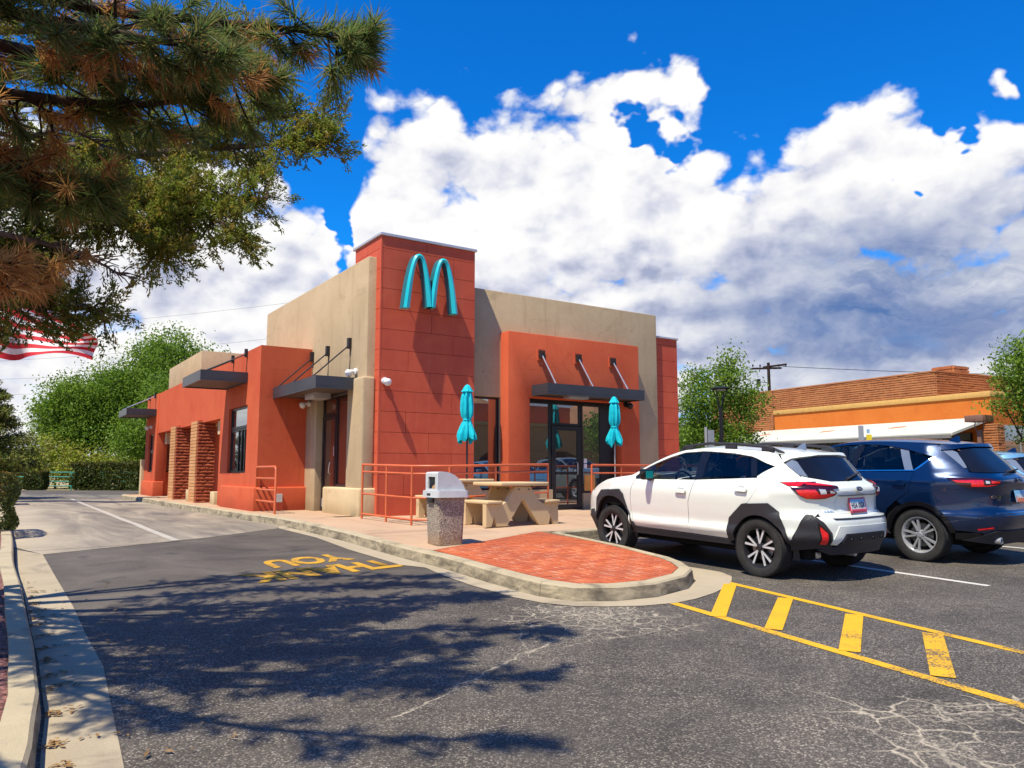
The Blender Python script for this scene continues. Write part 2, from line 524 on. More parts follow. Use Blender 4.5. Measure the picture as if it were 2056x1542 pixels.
def text_mesh(txt, size=1.0, bold=0.0, extrude=0.0, align='CENTER'):
    cu = bpy.data.curves.new('lettering', 'FONT'); cu.body = txt; cu.size = size
    cu.offset = bold; cu.extrude = extrude; cu.align_x = align; cu.align_y = 'CENTER'; cu.resolution_u = 3
    ob = bpy.data.objects.new('lettering', cu); COL.objects.link(ob)
    dg = bpy.context.evaluated_depsgraph_get(); dg.update()
    me = bpy.data.meshes.new_from_object(ob.evaluated_get(dg))
    bpy.data.objects.remove(ob); bpy.data.curves.remove(cu)
    return me

# ------------------------------------------------------------------ ground materials
def asphalt_mat():
    m, nt, bs, P = new_mat('asphalt')
    P2 = nt.vmath('MULTIPLY', P, (1, 1, 0))
    sp = nt.add('ShaderNodeSeparateXYZ'); nt.link(P, sp.inputs[0])
    big = nt.noise(P2, 0.35, 5, 0.6, 0.5)
    mid = nt.noise(P2, 2.2, 6, 0.65)
    base = nt.mix(nt.rng(big, 0.3, 0.7), (0.066, 0.055, 0.045), (0.112, 0.094, 0.076))
    base = nt.mix(nt.rng(mid, 0.35, 0.7, 0, 0.5), base, (0.052, 0.046, 0.041))
    # exposed stones in the worn foreground, smoother sealed coat further up the lane
    cell = nt.add('ShaderNodeTexVoronoi'); nt.link(P2, cell.inputs['Vector']); cell.inputs['Scale'].default_value = 88
    worn = nt.noise(P2, 0.5, 4, 0.6)
    lane = nt.math('ADD', nt.math('MULTIPLY', sp.outputs[0], -0.55), sp.outputs[1])
    wear = nt.math('MULTIPLY', nt.rng(lane, 10.8, 7.6, 0.15, 1.0, True), nt.rng(worn, 0.25, 0.65, 0.7, 1.0))
    sep = nt.add('ShaderNodeSeparateColor'); nt.link(cell.outputs['Color'], sep.inputs[0])
    patchy = nt.noise(P2, 1.9, 6, 0.7)
    tone = nt.ramp(sep.outputs[0], [(0.0, (0.030, 0.025, 0.020)), (0.38, (0.056, 0.046, 0.037)), (0.60, (0.120, 0.100, 0.079)), (0.80, (0.215, 0.183, 0.143)), (0.93, (0.32, 0.28, 0.225)), (1.0, (0.46, 0.41, 0.34))])
    tone = nt.mix(nt.rng(patchy, 0.36, 0.64, 0.0, 0.55), tone, nt.mix(sep.outputs[1], (0.030, 0.027, 0.026), (0.085, 0.075, 0.066)))
    tone = nt.mix(nt.rng(cell.outputs['Distance'], 0.42, 0.70, 0, 0.85), tone, (0.028, 0.024, 0.021))
    stone = nt.math('MULTIPLY', nt.rng(sep.outputs[0], 0.6, 0.9), wear)
    grit = nt.noise(P2, 24, 6, 0.75)
    tone = nt.mix(nt.math('MULTIPLY', nt.rng(grit, 0.52, 0.72), 0.45), tone, (0.19, 0.168, 0.142))
    col = nt.mix(nt.math('MULTIPLY', wear, 0.92), base, tone)
    fine = nt.noise(P2, 150, 2, 0.7)
    col = nt.mix(nt.math('MULTIPLY', nt.rng(fine, 0.48, 0.68), 0.30), col, (0.17, 0.152, 0.132))
    mott = nt.noise(P2, 0.75, 6, 0.68, 0.8)
    col = nt.mix(1.0, col, nt.ramp(mott, [(0.28, 0.66), (0.5, 1.05), (0.72, 1.5)]), 'MULTIPLY')
    track = nt.noise(nt.vmath('MULTIPLY', P2, (0.55, 2.2, 0)), 1.0, 4, 0.6)
    col = nt.mix(nt.rng(track, 0.56, 0.72, 0, 0.45, True), col, (0.040, 0.035, 0.031))
    # oil drips
    oil = nt.noise(P2, 1.1, 3, 0.5)
    col = nt.mix(nt.rng(oil, 0.63, 0.74, 0, 0.65, True), col, (0.022, 0.021, 0.022))
    # alligator cracks packed with pale sand, in two worn patches
    warp = nt.add('ShaderNodeTexNoise'); nt.link(P2, warp.inputs['Vector']); warp.inputs['Scale'].default_value = 3.5; warp.inputs['Detail'].default_value = 5
    wv = nt.vmath('ADD', P2, nt.vmath('SCALE', nt.vmath('SUBTRACT', warp.outputs['Color'], (0.5, 0.5, 0.5)), scale=0.22))
    c1 = nt.voro(wv, 6.5, 'DISTANCE_TO_EDGE')
    c2 = nt.voro(wv, 3.4, 'DISTANCE_TO_EDGE')
    pn = nt.noise(P2, 2.6, 5, 0.65)
    def patch(x, y, rx, ry, ang=0):
        q = nt.vmath('SUBTRACT', P2, (x, y, 0))
        mp = nt.add('ShaderNodeVectorRotate'); mp.rotation_type = 'Z_AXIS'; nt.link(q, mp.inputs[0]); mp.inputs['Angle'].default_value = -ang
        q = nt.vmath('MULTIPLY', mp.outputs[0], (1 / rx, 1 / ry, 0))
        return nt.math('ADD', nt.math('SUBTRACT', 1.0, nt.vmath('LENGTH', q, out=1)), nt.math('MULTIPLY', nt.math('SUBTRACT', pn, 0.5), 1.5))
    A = patch(0.75, 7.35, 1.15, 0.95, -0.25)
    B = patch(2.75, 4.75, 1.25, 0.42, 0.1)
    C_ = patch(2.25, 4.2, 0.45, 0.55, 0.0)
    wide = nt.math('MAXIMUM', A, nt.math('MAXIMUM', B, C_))
    line = nt.math('MULTIPLY', nt.rng(nt.math('DIVIDE', c1, nt.rng(nt.noise(P2, 6, 4, 0.6), 0.3, 0.7, 0.4, 1.4)), 0.052, 0.010), nt.rng(A, 0.05, 0.5, 0, 1, True))
    line2 = nt.math('MULTIPLY', nt.rng(nt.math('DIVIDE', c2, nt.rng(nt.noise(P2, 5, 4, 0.6), 0.3, 0.7, 0.35, 1.25)), 0.044, 0.008), nt.rng(nt.math('MAXIMUM', B, C_), 0.02, 0.4, 0, 1, True))
    sand = nt.math('MULTIPLY', nt.rng(wide, 0.25, 0.9, 0, 1, True), nt.rng(nt.noise(P2, 26, 5, 0.7), 0.47, 0.62, 0, 0.8))
    cr = nt.math('MAXIMUM', nt.math('MAXIMUM', line, line2), sand)
    # long wandering cracks
    def crack(x0, y0, x1, y1, wdt, amp):
        L = math.hypot(x1 - x0, y1 - y0); ang = math.atan2(y1 - y0, x1 - x0)
        q = nt.vmath('SUBTRACT', P2, (x0, y0, 0))
        mp = nt.add('ShaderNodeVectorRotate'); mp.rotation_type = 'Z_AXIS'; nt.link(q, mp.inputs[0]); mp.inputs['Angle'].default_value = -ang
        s_ = nt.add('ShaderNodeSeparateXYZ'); nt.link(mp.outputs[0], s_.inputs[0])
        wob = nt.math('MULTIPLY', nt.math('SUBTRACT', nt.noise(P2, 2.4, 6, 0.65), 0.5), amp)
        dd = nt.math('ABSOLUTE', nt.math('ADD', s_.outputs[1], wob))
        ln = nt.rng(dd, wdt, wdt * 0.3)
        ends = nt.math('MULTIPLY', nt.rng(s_.outputs[0], 0, 0.2), nt.rng(s_.outputs[0], L, L - 0.5))
        return nt.math('MULTIPLY', nt.math('MULTIPLY', ln, ends), nt.rng(nt.noise(P2, 9, 4, 0.6), 0.35, 0.6, 0.25, 0.9))
    for a in ((-0.75, 4.55, 0.5, 6.75, 0.016, 0.35), (0.05, 6.9, 0.12, 6.0, 0.014, 0.25), (0.3, 6.2, 1.9, 7.2, 0.013, 0.5),
              (1.88, 5.2, 2.3, 4.5, 0.015, 0.2), (5.1, 8.0, 8.5, 6.2, 0.012, 0.4), (2.2, 4.5, 2.2, 3.4, 0.02, 0.3)):
        cr = nt.math('MAXIMUM', cr, crack(*a))
    dust = nt.mix(nt.noise(P2, 30, 3, 0.6), (0.27, 0.225, 0.165), (0.56, 0.49, 0.38))
    cr = nt.math('MULTIPLY', cr, nt.rng(nt.noise(P2, 14, 5, 0.7), 0.30, 0.58, 0.40, 1.0))
    col = nt.mix(cr, col, dust)
    nt.put(bs.inputs['Base Color'], col)
    nt.put(bs.inputs['Roughness'], nt.rng(stone, 0, 1, 0.82, 0.6))
    bs.inputs['Specular IOR Level'].default_value = 0.35
    h = nt.math('ADD', nt.math('MULTIPLY', nt.math('SUBTRACT', 0.6, cell.outputs['Distance']), wear), nt.math('MULTIPLY', cr, -0.5))
    bn = nt.add('ShaderNodeBump'); bn.inputs['Strength'].default_value = 0.6; bn.inputs['Distance'].default_value = 0.006
    nt.link(h, bn.inputs['Height']); nt.link(bn.outputs[0], bs.inputs['Normal'])
    return m

def lane_mat():
    """drive-through concrete: pale, with dark tyre polish and oil along the two tracks"""
    m, nt, bs, P = new_mat('lane_concrete')
    P2 = nt.vmath('MULTIPLY', P, (1, 1, 0))
    mp = nt.add('ShaderNodeVectorRotate'); mp.rotation_type = 'Z_AXIS'
    nt.link(nt.vmath('SUBTRACT', P2, (OX, OY, 0)), mp.inputs[0]); mp.inputs['Angle'].default_value = -ROT
    s_ = nt.add('ShaderNodeSeparateXYZ'); nt.link(mp.outputs[0], s_.inputs[0])
    a = nt.noise(P2, 0.6, 6, 0.6, 0.5)
    col = nt.mix(nt.rng(a, 0.3, 0.7), (0.33, 0.275, 0.20), (0.47, 0.40, 0.30))
    st = nt.noise(nt.vmath('MULTIPLY', mp.outputs[0], (1.1, 0.22, 0)), 1.0, 6, 0.65, 0.8)
    tr = nt.math('ABSOLUTE', nt.math('SUBTRACT', nt.math('ABSOLUTE', nt.math('ADD', s_.outputs[0], 3.9)), 0.75))
    right = nt.rng(s_.outputs[0], -6.4, -5.2, 0.0, 1.0, True)
    dark = nt.math('MULTIPLY', nt.rng(st, 0.34, 0.62, 0.15, 1.0), nt.math('ADD', nt.math('MULTIPLY', nt.rng(tr, 1.2, 0.0), 0.4), 0.55))
    col = nt.mix(nt.math('MULTIPLY', dark, right), col, (0.095, 0.085, 0.08))
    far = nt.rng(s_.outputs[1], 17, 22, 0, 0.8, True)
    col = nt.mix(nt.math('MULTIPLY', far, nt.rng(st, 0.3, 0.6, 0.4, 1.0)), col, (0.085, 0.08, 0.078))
    # contraction joints across the lane
    jl = nt.math('ABSOLUTE', nt.math('SUBTRACT', nt.math('PINGPONG', nt.math('ADD', s_.outputs[1], 1.2), 2.4), 0.0))
    col = nt.mix(nt.rng(jl, 0.022, 0.008), col, (0.03, 0.028, 0.026))
    f = nt.noise(P2, 60, 3, 0.7)
    col = nt.mix(nt.rng(f, 0.4, 0.75, 0, 0.25), col, (0.1, 0.09, 0.08))
    nt.put(bs.inputs['Base Color'], col)
    bs.inputs['Roughness'].default_value = 0.8; bs.inputs['Specular IOR Level'].default_value = 0.3
    bn = nt.add('ShaderNodeBump'); bn.inputs['Strength'].default_value = 0.2; bn.inputs['Distance'].default_value = 0.005
    nt.link(f, bn.inputs['Height']); nt.link(bn.outputs[0], bs.inputs['Normal'])
    return m

def paint_mat(name, c, wear, ref=(0.06, 0.06, 0.062), by_y=None):
    m, nt, bs, P = new_mat(name)
    n = nt.noise(P, 55, 4, 0.7); b = nt.noise(P, 4, 5, 0.65)
    fac = nt.math('ADD', nt.math('MULTIPLY', nt.math('SUBTRACT', n, 0.5), 1.6), nt.math('MULTIPLY', nt.math('SUBTRACT', b, 0.5), 1.2))
    lim = wear
    if by_y:
        s_ = nt.add('ShaderNodeSeparateXYZ'); nt.link(P, s_.inputs[0])
        lim = nt.rng(s_.outputs[1], by_y[0], by_y[1], by_y[2], by_y[3])
    hole = nt.rng(nt.math('ADD', fac, lim), 0.42, 0.56)
    col = nt.mix(nt.rng(b, 0.3, 0.7, 0, 0.35), c, tuple(x * 0.6 for x in c))
    nt.put(bs.inputs['Base Color'], nt.mix(nt.math('MULTIPLY', hole, 0.9), col, ref))
    bs.inputs['Roughness'].default_value = 0.7
    bs.inputs['Specular IOR Level'].default_value = 0.3
    return m

def gravel_mat():
    m, nt, bs, P = new_mat('red_gravel')
    v = nt.add('ShaderNodeTexVoronoi'); nt.link(P, v.inputs['Vector']); v.inputs['Scale'].default_value = 34
    sep = nt.add('ShaderNodeSeparateColor'); nt.link(v.outputs['Color'], sep.inputs[0])
    col = nt.mix(sep.outputs[0], (0.16, 0.05, 0.045), (0.36, 0.16, 0.14))
    col = nt.mix(nt.rng(v.outputs['Distance'], 0.3, 0.75, 0, 0.8), col, (0.05, 0.025, 0.022))
    nt.put(bs.inputs['Base Color'], col); bs.inputs['Roughness'].default_value = 0.95
    bn = nt.add('ShaderNodeBump'); bn.inputs['Strength'].default_value = 1.0; bn.inputs['Distance'].default_value = 0.02
    nt.link(nt.math('SUBTRACT', 1.0, v.outputs['Distance']), bn.inputs['Height']); nt.link(bn.outputs[0], bs.inputs['Normal'])
    return m

M_asph = asphalt_mat()
M_lane = lane_mat()
M_walk = concrete('walk_concrete', (0.42, 0.275, 0.18), (0.51, 0.36, 0.24), (0.27, 0.175, 0.12), 0.25, 0.9)
def kerb_mat():
    m = concrete('kerb_concrete', (0.38, 0.315, 0.21), (0.47, 0.395, 0.27), (0.12, 0.10, 0.08), 0.5, 2.3)
    nt = NT(m.node_tree); bs = m.node_tree.nodes['Principled BSDF']
    src = bs.inputs['Base Color'].links[0].from_socket
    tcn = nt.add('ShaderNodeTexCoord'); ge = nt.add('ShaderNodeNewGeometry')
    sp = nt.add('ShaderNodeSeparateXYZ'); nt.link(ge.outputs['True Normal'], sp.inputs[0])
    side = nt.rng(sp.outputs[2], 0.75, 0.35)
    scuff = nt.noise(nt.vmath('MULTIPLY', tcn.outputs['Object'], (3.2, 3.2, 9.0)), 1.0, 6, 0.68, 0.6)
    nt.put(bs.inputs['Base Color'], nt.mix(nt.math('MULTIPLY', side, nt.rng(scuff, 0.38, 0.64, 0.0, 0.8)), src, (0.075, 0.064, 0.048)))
    return m
M_kerb_old = concrete('kerb_concrete', (0.33, 0.285, 0.21), (0.42, 0.37, 0.285), (0.085, 0.075, 0.062), 0.5, 2.3)
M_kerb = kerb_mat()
M_gutter = concrete('gutter_concrete', (0.34, 0.28, 0.195), (0.43, 0.36, 0.26), (0.17, 0.14, 0.105), 0.4, 1.4)
M_dirt = concrete('dry_ground', (0.36, 0.27, 0.16), (0.30, 0.26, 0.12), (0.16, 0.17, 0.06), 0.5, 0.25)
M_gravel = gravel_mat()
M_yellow = paint_mat('yellow_paint', (0.68, 0.375, 0.015), 0.0, by_y=(9.2, 5.0, -0.04, 0.52))
M_yellow2 = paint_mat('yellow_lettering', (0.56, 0.30, 0.025), 0.30)
M_white = paint_mat('white_paint', (0.60, 0.58, 0.53), 0.16)
M_grey = paint_mat('lane_line', (0.44, 0.40, 0.34), 0.22, (0.2, 0.18, 0.15))

# ------------------------------------------------------------------ ground, road, kerbs
sheet('ground', [(-900, -500), (1100, -500), (1100, 1500), (-900, 1500)], -0.04, M_dirt)
sheet('parking_lot', [(-34, -24), (60, -24), (60, 75), (14, 75), (4, 46.5), (-36, 46.5)], 0.0, M_asph)

LK = smooth_path([(-27.5, 43.5), (-21.5, 33.5), (-14.5, 22.4), (-10.2, 15.85), (-7.9, 12.4), (-6.33, 9.98), (-5.08, 8.16), (-4.24, 6.9), (-3.47, 5.76),
                  (-3.06, 5.12), (-2.76, 4.66), (-2.48, 4.16), (-2.30, 3.85), (-2.12, 3.50), (-1.55, 2.40), (-1.1, 1.3), (-0.95, 0.0), (-1.0, -3.0), (-1.0, -9.0)])
RKF = smooth_path([(-9.5, 37.0), (-13.6, 35.9), (-15.9, 34.2), (-16.15, 32.3), (-13.2, 28.0), (-11.1, 24.9), (-7.6, 19.9), (-5.74, 17.25), (-4.04, 15.0), (-2.68, 13.05)])
isl = [W(*q) for q in [(-1.747, -6.183), (-1.82, -7.4), (-1.829, -8.4), (-1.70, -8.80), (-1.35, -9.02), (-0.87, -9.09), (-0.25, -8.93), (0.188, -8.621),
                       (0.47, -8.2), (0.656, -7.789), (0.80, -7.2), (0.962, -6.582), (1.10, -5.7), (1.26, -4.62)]]
RK = RKF[:-1] + smooth_path([(-2.68, 13.05), (-1.91, 11.81), (-1.39, 11.0)] + isl)
PK = [W(1.27, -4.60), W(6, -4.45), W(12.5, -4.25)]

def kerb(name, path, sgn, m, joint=3.0):
    """cast kerb: each cast length is a child of the kerb"""
    root = tag(thing(name, None, None), kind='structure')
    prof = [(-0.034, -0.02), (-0.012, 0.130), (0.008, 0.150), (0.14, 0.152), (0.148, 0.02)]
    rows = [offset_path(path, sgn * d) for d, _ in prof]
    seg = []; acc = 0
    def flush(a, b):
        if b <= a: return
        vs, fs = [], []
        for i in range(a, b + 1):
            for j, (d, h) in enumerate(prof):
                x, y = rows[j][i]
                if i == a and i > 0:
                    t = (Vector(rows[j][i + 1]) - Vector(rows[j][i])).normalized() * 0.006; x += t.x; y += t.y
                vs.append((x, y, gz(y) + h))
        n = len(prof)
        for i in range(b - a):
            for j in range(n - 1):
                fs.append((i * n + j, (i + 1) * n + j, (i + 1) * n + j + 1, i * n + j + 1))
        fs.append(tuple(range(n))); e = (b - a) * n; fs.append(tuple(range(e, e + n))[::-1])
        mb = MB().raw(vs, fs)
        mb.build('kerb_length', m, root, smooth=True, angle=28)
    a = 0
    for i in range(1, len(path)):
        acc += (Vector(path[i]) - Vector(path[i - 1])).length
        if acc > joint or i == len(path) - 1:
            flush(a, i); a = i; acc = 0
    return root
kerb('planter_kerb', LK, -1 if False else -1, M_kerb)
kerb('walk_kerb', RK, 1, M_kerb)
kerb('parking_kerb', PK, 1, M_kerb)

LKi = offset_path(LK, -0.138)
sheet('gravel_bed', LKi + [(-40, -9), (-60, 43.5)], 0.125, M_gravel)
gut = [(-0.35, -9.0), (-0.35, -3), (-0.35, 0.5), (-0.95, 2.2), (-1.89, 3.95), (-2.13, 4.36), (-2.47, 4.94), (-2.92, 5.71), (-3.46, 6.5), (-4.34, 7.83), (-5.44, 9.43), (-6.89, 11.55)]
li = min(range(len(LK)), key=lambda i: (LK[i][0] + 7.6) ** 2 + (LK[i][1] - 11.95) ** 2)
sheet('planter_gutter', gut + offset_path(LK, 0.05)[li:], 0.006, M_gutter)
RKo = offset_path(RK, -0.05)
ri = min(range(len(RK)), key=lambda i: (RK[i][0] + 4.6) ** 2 + (RK[i][1] - 15.8) ** 2)
gut_r = [W(*q) for q in [(0.945, -7.75), (0.975, -8.15), (0.967, -8.39), (0.82, -8.68), (0.554, -8.906), (0.2, -9.13), (-0.202, -9.306), (-0.6, -9.42), (-0.922, -9.457), (-1.3, -9.38), (-1.609, -9.22), (-1.87, -9.03),
                          (-2.04, -8.72), (-2.12, -8.3), (-2.12, -7.4), (-2.05, -6.6), (-1.95, -6.0)]] + [(-1.5, 10.53), (-2.51, 12.09), (-3.41, 13.69), (-4.58, 15.32)]
ie = min(range(len(RK)), key=lambda i: (RK[i][0] - W(0.62, -7.9)[0]) ** 2 + (RK[i][1] - W(0.62, -7.9)[1]) ** 2)
sheet('walk_gutter', RKo[ri:ie] + gut_r, 0.006, M_gutter)
lane = offset_path(LK, 0.03)[3:li]
ra = min(range(len(RK)), key=lambda i: (RK[i][0] + 15.9) ** 2 + (RK[i][1] - 34.2) ** 2)
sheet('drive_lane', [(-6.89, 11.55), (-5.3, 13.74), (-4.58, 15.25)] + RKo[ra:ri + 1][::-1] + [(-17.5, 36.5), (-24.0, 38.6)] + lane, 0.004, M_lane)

# walks and patio, cast in separate bays
RKi = offset_path(RK, 0.140)
k0 = min(range(len(RK)), key=lambda i: (RK[i][0] + 1.39) ** 2 + (RK[i][1] - 11.0) ** 2)
walk = tag(thing('sidewalk', None, None), kind='structure')
def uvpoly(l): return [W(*q) for q in l]
def nearest(px): return min(range(len(RK)), key=lambda i: (RK[i][0] - px[0]) ** 2 + (RK[i][1] - px[1]) ** 2)
k55 = nearest(W(-1.72, -5.50)); k45 = nearest(W(1.27, -4.62))
cuts = [(nearest((-16.1, 32.6)), W(0, 18)), (nearest(W(-2.3, 12)), W(0, 12)), (nearest(W(-2.2, 6.2)), W(0, 6.2)), (nearest(W(-2.0, 3.0)), W(0, 3.0)), (nearest(W(-1.9, 0.2)), W(0, 0.2)), (nearest(W(-1.85, -2.6)), W(-0.8, -2.6))]
def bay(poly): sheet('slab', poly, 0.148, M_walk, walk, thick=0.13, kind=None)
a = cuts[0]
bay([RKi[i] for i in range(cuts[0][0], cuts[1][0] + 1)] + [W(1, 12), W(1, 20.5)])
for (ia, pa), (ib, pb) in zip(cuts[1:-1], cuts[2:]):
    seg = [RKi[i] for i in range(ia, ib)]
    q = Vector(RKi[ib]); p_ = Vector(RKi[ib - 1]); seg.append(tuple(q - (q - p_).normalized() * 0.012))
    va = -((pa[0] - OX) * -VX + (pa[1] - OY) * -VY)
    vb = -((pb[0] - OX) * -VX + (pb[1] - OY) * -VY)
    u_in = 0.6 if vb > 0 else -0.8
    bay(seg + [W(u_in, vb + 0.012), W(u_in, va)])
bay([RKi[i] for i in range(cuts[-1][0], k55)] + [W(-1.55, -5.48), W(-0.2, -4.88), W(-0.2, -2.6)])
bay([W(-0.79, 0.19), W(-0.79, -2.59), W(-0.19, -2.59), W(-0.19, -3.2), W(3.0, -3.2), W(3.0, 0.5), W(-0.79, 0.5)])
bay([W(-0.188, -3.212), W(-0.188, -4.87), W(0.95, -4.36), W(1.05, -4.32), W(1.24, -4.42), W(4.5, -4.33), W(4.5, -3.212)])
bay([W(3.012, -3.2), W(9.0, -3.2), W(9.0, 1.0), W(3.012, 1.0)])
bay([W(4.512, -3.212), W(4.512, -4.33), W(12.5, -4.10), W(12.5, -3.212)])
bay([W(9.012, -3.2), W(12.5, -3.2), W(12.5, 6.0), W(9.012, 6.0)])

# brick paved island: basket weave
M_brick = piece('paver_brick', (0.42, 0.085, 0.036), (0.58, 0.165, 0.065), (0.34, 0.095, 0.055), 0.85, 0.35)
M_mortar = concrete('paver_sand', (0.50, 0.28, 0.18), (0.62, 0.42, 0.31), (0.38, 0.12, 0.07), 0.3, 4)
inner = offset_path(isl, 0.150)
tip = [W(-1.55, -5.50)] + inner[:-1] + [W(1.06, -4.33)]
pav = tag(thing('brick_island', None, None), kind='structure')
sheet('paver_bed', tip, 0.145, M_mortar, pav, kind=None)
def inside(p, poly):
    x, y = p; c = False
    for i in range(len(poly)):
        x1, y1 = poly[i]; x2, y2 = poly[i - 1]
        if (y1 > y) != (y2 > y) and x < (x2 - x1) * (y - y1) / (y2 - y1) + x1: c = not c
    return c
BL_, BW_ = 0.205, 0.1025
bmesh_ = MB().box(-BL_ / 2 + 0.0075, BL_ / 2 - 0.0075, -BW_ / 2 + 0.0075, BW_ / 2 - 0.0075, -0.03, 0.0)
proto = bmesh_.build('brick', M_brick, None, bevel=0.005, seg=1)
me_brick = proto.data; bpy.data.objects.remove(proto)
rnd = random.Random(3)
bricks = []
pang = math.atan2(VY, VX)
for i in range(-12, 10):
    for j in range(-26, -16):
        cu, cv = i * BL_ + 0.05, (j + 0.0) * BL_ * 1.0
        pass
def rowcells():
    for i in range(-14, 12):
        for j in range(-50, -18):
            yield i, j
for i, j in rowcells():
    cu, cv = i * BL_ + 0.03, j * BL_ + 0.02
    for k in (-1, 1):
        if (i + j) % 2 == 0: du, dv_, along = 0, k * BW_ / 2, 0
        else: du, dv_, along = k * BW_ / 2, 0, 1
        hl, hw = BL_ / 2, BW_ / 2
        cor = [(cu + du + a * (hl if not along else hw), cv + dv_ + b * (hw if not along else hl)) for a in (-1, 1) for b in (-1, 1)]
        ins = sum(inside(W(*c), tip) for c in cor)
        if ins == 4:
            x, y = W(cu + du, cv + dv_)
            bricks.append((x, y, ROT + (math.pi / 2 if along else 0), (cu + du, cv + dv_), along))
        elif ins >= 1:
            bricks.append((None, None, 0, (cu + du, cv + dv_), along))
whole = [b for b in bricks if b[0] is not None]
whole.sort(key=lambda b: b[0] ** 2 + b[1] ** 2)
for x, y, a, _, _ in whole[:300]:
    link_mesh('brick', me_brick, pav, (x, y, gz(y) + 0.150 + rnd.uniform(-0.002, 0.002)), (rnd.uniform(-.012, .012) + 0.03 * math.cos(a), rnd.uniform(-.012, .012) - 0.03 * math.sin(a) * 0, a + rnd.uniform(-.012, .012)))
rest = MB()
def clip(poly, clipper):
    """Sutherland-Hodgman against a convex-ish outline (counter-clockwise)"""
    out = poly
    n = len(clipper)
    for i in range(n):
        ax, ay = clipper[i]; bx, by = clipper[(i + 1) % n]
        def sd_(p): return (bx - ax) * (p[1] - ay) - (by - ay) * (p[0] - ax)
        new = []
        for k in range(len(out)):
            p, q = out[k - 1], out[k]
            sp_, sq_ = sd_(p), sd_(q)
            if (sp_ >= 0) != (sq_ >= 0):
                t = sp_ / (sp_ - sq_); new.append((p[0] + (q[0] - p[0]) * t, p[1] + (q[1] - p[1]) * t))
            if sq_ >= 0: new.append(q)
        out = new
        if len(out) < 3: return []
    return out
area = sum(tip[i - 1][0] * tip[i][1] - tip[i][0] * tip[i - 1][1] for i in range(len(tip)))
ccw = tip if area > 0 else tip[::-1]
for b in whole[300:] + [b for b in bricks if b[0] is None]:
    (cu, cv), along = b[3], b[4]
    hl, hw = (BL_ / 2 - 0.0075, BW_ / 2 - 0.0075) if not along else (BW_ / 2 - 0.0075, BL_ / 2 - 0.0075)
    poly = [W(cu - hl, cv - hw), W(cu + hl, cv - hw), W(cu + hl, cv + hw), W(cu - hl, cv + hw)]
    poly = clip(poly, ccw)
    if len(poly) < 3: continue
    h = 0.150 + rnd.uniform(-0.002, 0.002); n = len(poly)
    rest.raw([(x, y, gz(y) + 0.12) for x, y in poly] + [(x, y, gz(y) + h) for x, y in poly],
             [tuple(range(n, 2 * n))] + [(i, (i + 1) % n, n + (i + 1) % n, n + i) for i in range(n)])
tag(rest.build('cut_bricks', M_brick, pav), kind='stuff')

# painted markings, thin sheets
def stripe(mb, p, q, wd, off=0.004):
    p, q = Vector(p), Vector(q); t = (q - p).normalized(); n = Vector((-t.y, t.x)) * wd / 2
    cs = [p - n, q - n, q + n, p + n]
    mb.raw([(c.x, c.y, gz(c.y) + off) for c in cs], [(0, 1, 2, 3)])
hatch = thing('yellow_hatching', 'yellow painted no parking ladder on the asphalt from the island tip', 'road marking')
for nm, p, q, wd, off in [('edge_line', (1.60, 8.02), (3.30, 4.40), 0.105, 0.004), ('edge_line', (2.50, 9.18), (4.60, 4.50), 0.10, 0.004),
                      ('bar', (2.50, 9.05), (1.90, 7.33), 0.145, 0.007), ('bar', (2.84, 8.22), (2.24, 6.82), 0.15, 0.007), ('bar', (3.20, 7.42), (2.58, 6.10), 0.155, 0.007),
                      ('bar', (3.53, 6.68), (2.93, 5.44), 0.155, 0.007), ('bar', (3.90, 5.92), (3.30, 4.70), 0.155, 0.007)]:
    mb = MB(); stripe(mb, p, q, wd, off); mb.build(nm, M_yellow, hatch, clean=False)
mb = MB(); stripe(mb, W(3.02, -4.5), (5.40, 8.95), 0.10)
tag(mb.build('stall_line', M_white, clean=False), 'white stall line between the white car and the blue car', 'road marking')
mb = MB(); stripe(mb, W(6.6, -4.5), W(6.75, -10.3), 0.10)
tag(mb.build('stall_line', M_white, clean=False), 'white stall line on the right of the blue car', 'road marking')
ll_pts = [(-17.47, 30.97), (-13.24, 24.49), (-10.55, 20.38), (-8.64, 17.45), (-7.31, 15.49), (-6.4, 14.24), (-5.67, 13.25)]
ll_l = offset_path(ll_pts, .065); ll_r = offset_path(ll_pts, -.065)
tag(sheet('lane_line', ll_l + ll_r[::-1], 0.009, M_grey, kind=None), 'pale worn line along the drive-through lane concrete', 'road marking')

def ground_text(txt, u0, u1, v0, v1, sh):
    """lettering read from the lane's far end: starts at u0, ends at u1, feet at v0, heads at v1"""
    me = text_mesh(txt, 1.0, 0.045, align='LEFT')
    xs = [v.co.x for v in me.vertices]; ys = [v.co.y for v in me.vertices]
    a, b, c, d = min(xs), max(xs), min(ys), max(ys)
    for v in me.vertices:
        s = (v.co.x - a) / (b - a); t = (v.co.y - c) / (d - c)
        x, y = W(u0 + (u1 - u0) * s, v0 + (v1 - v0) * t + sh * s)
        v.co = (x, y, gz(y) + 0.006)
    me.materials.append(M_yellow2)
    return me
th = thing('thank_you_lettering', 'yellow THANK YOU lettering painted upside down on the lane exit', 'road marking')
link_mesh('word', ground_text('THANK', -2.12, -4.15, -4.98, -5.72, -0.25), th)
link_mesh('word', ground_text('YOU', -2.40, -3.60, -4.02, -4.76, -0.2), th)

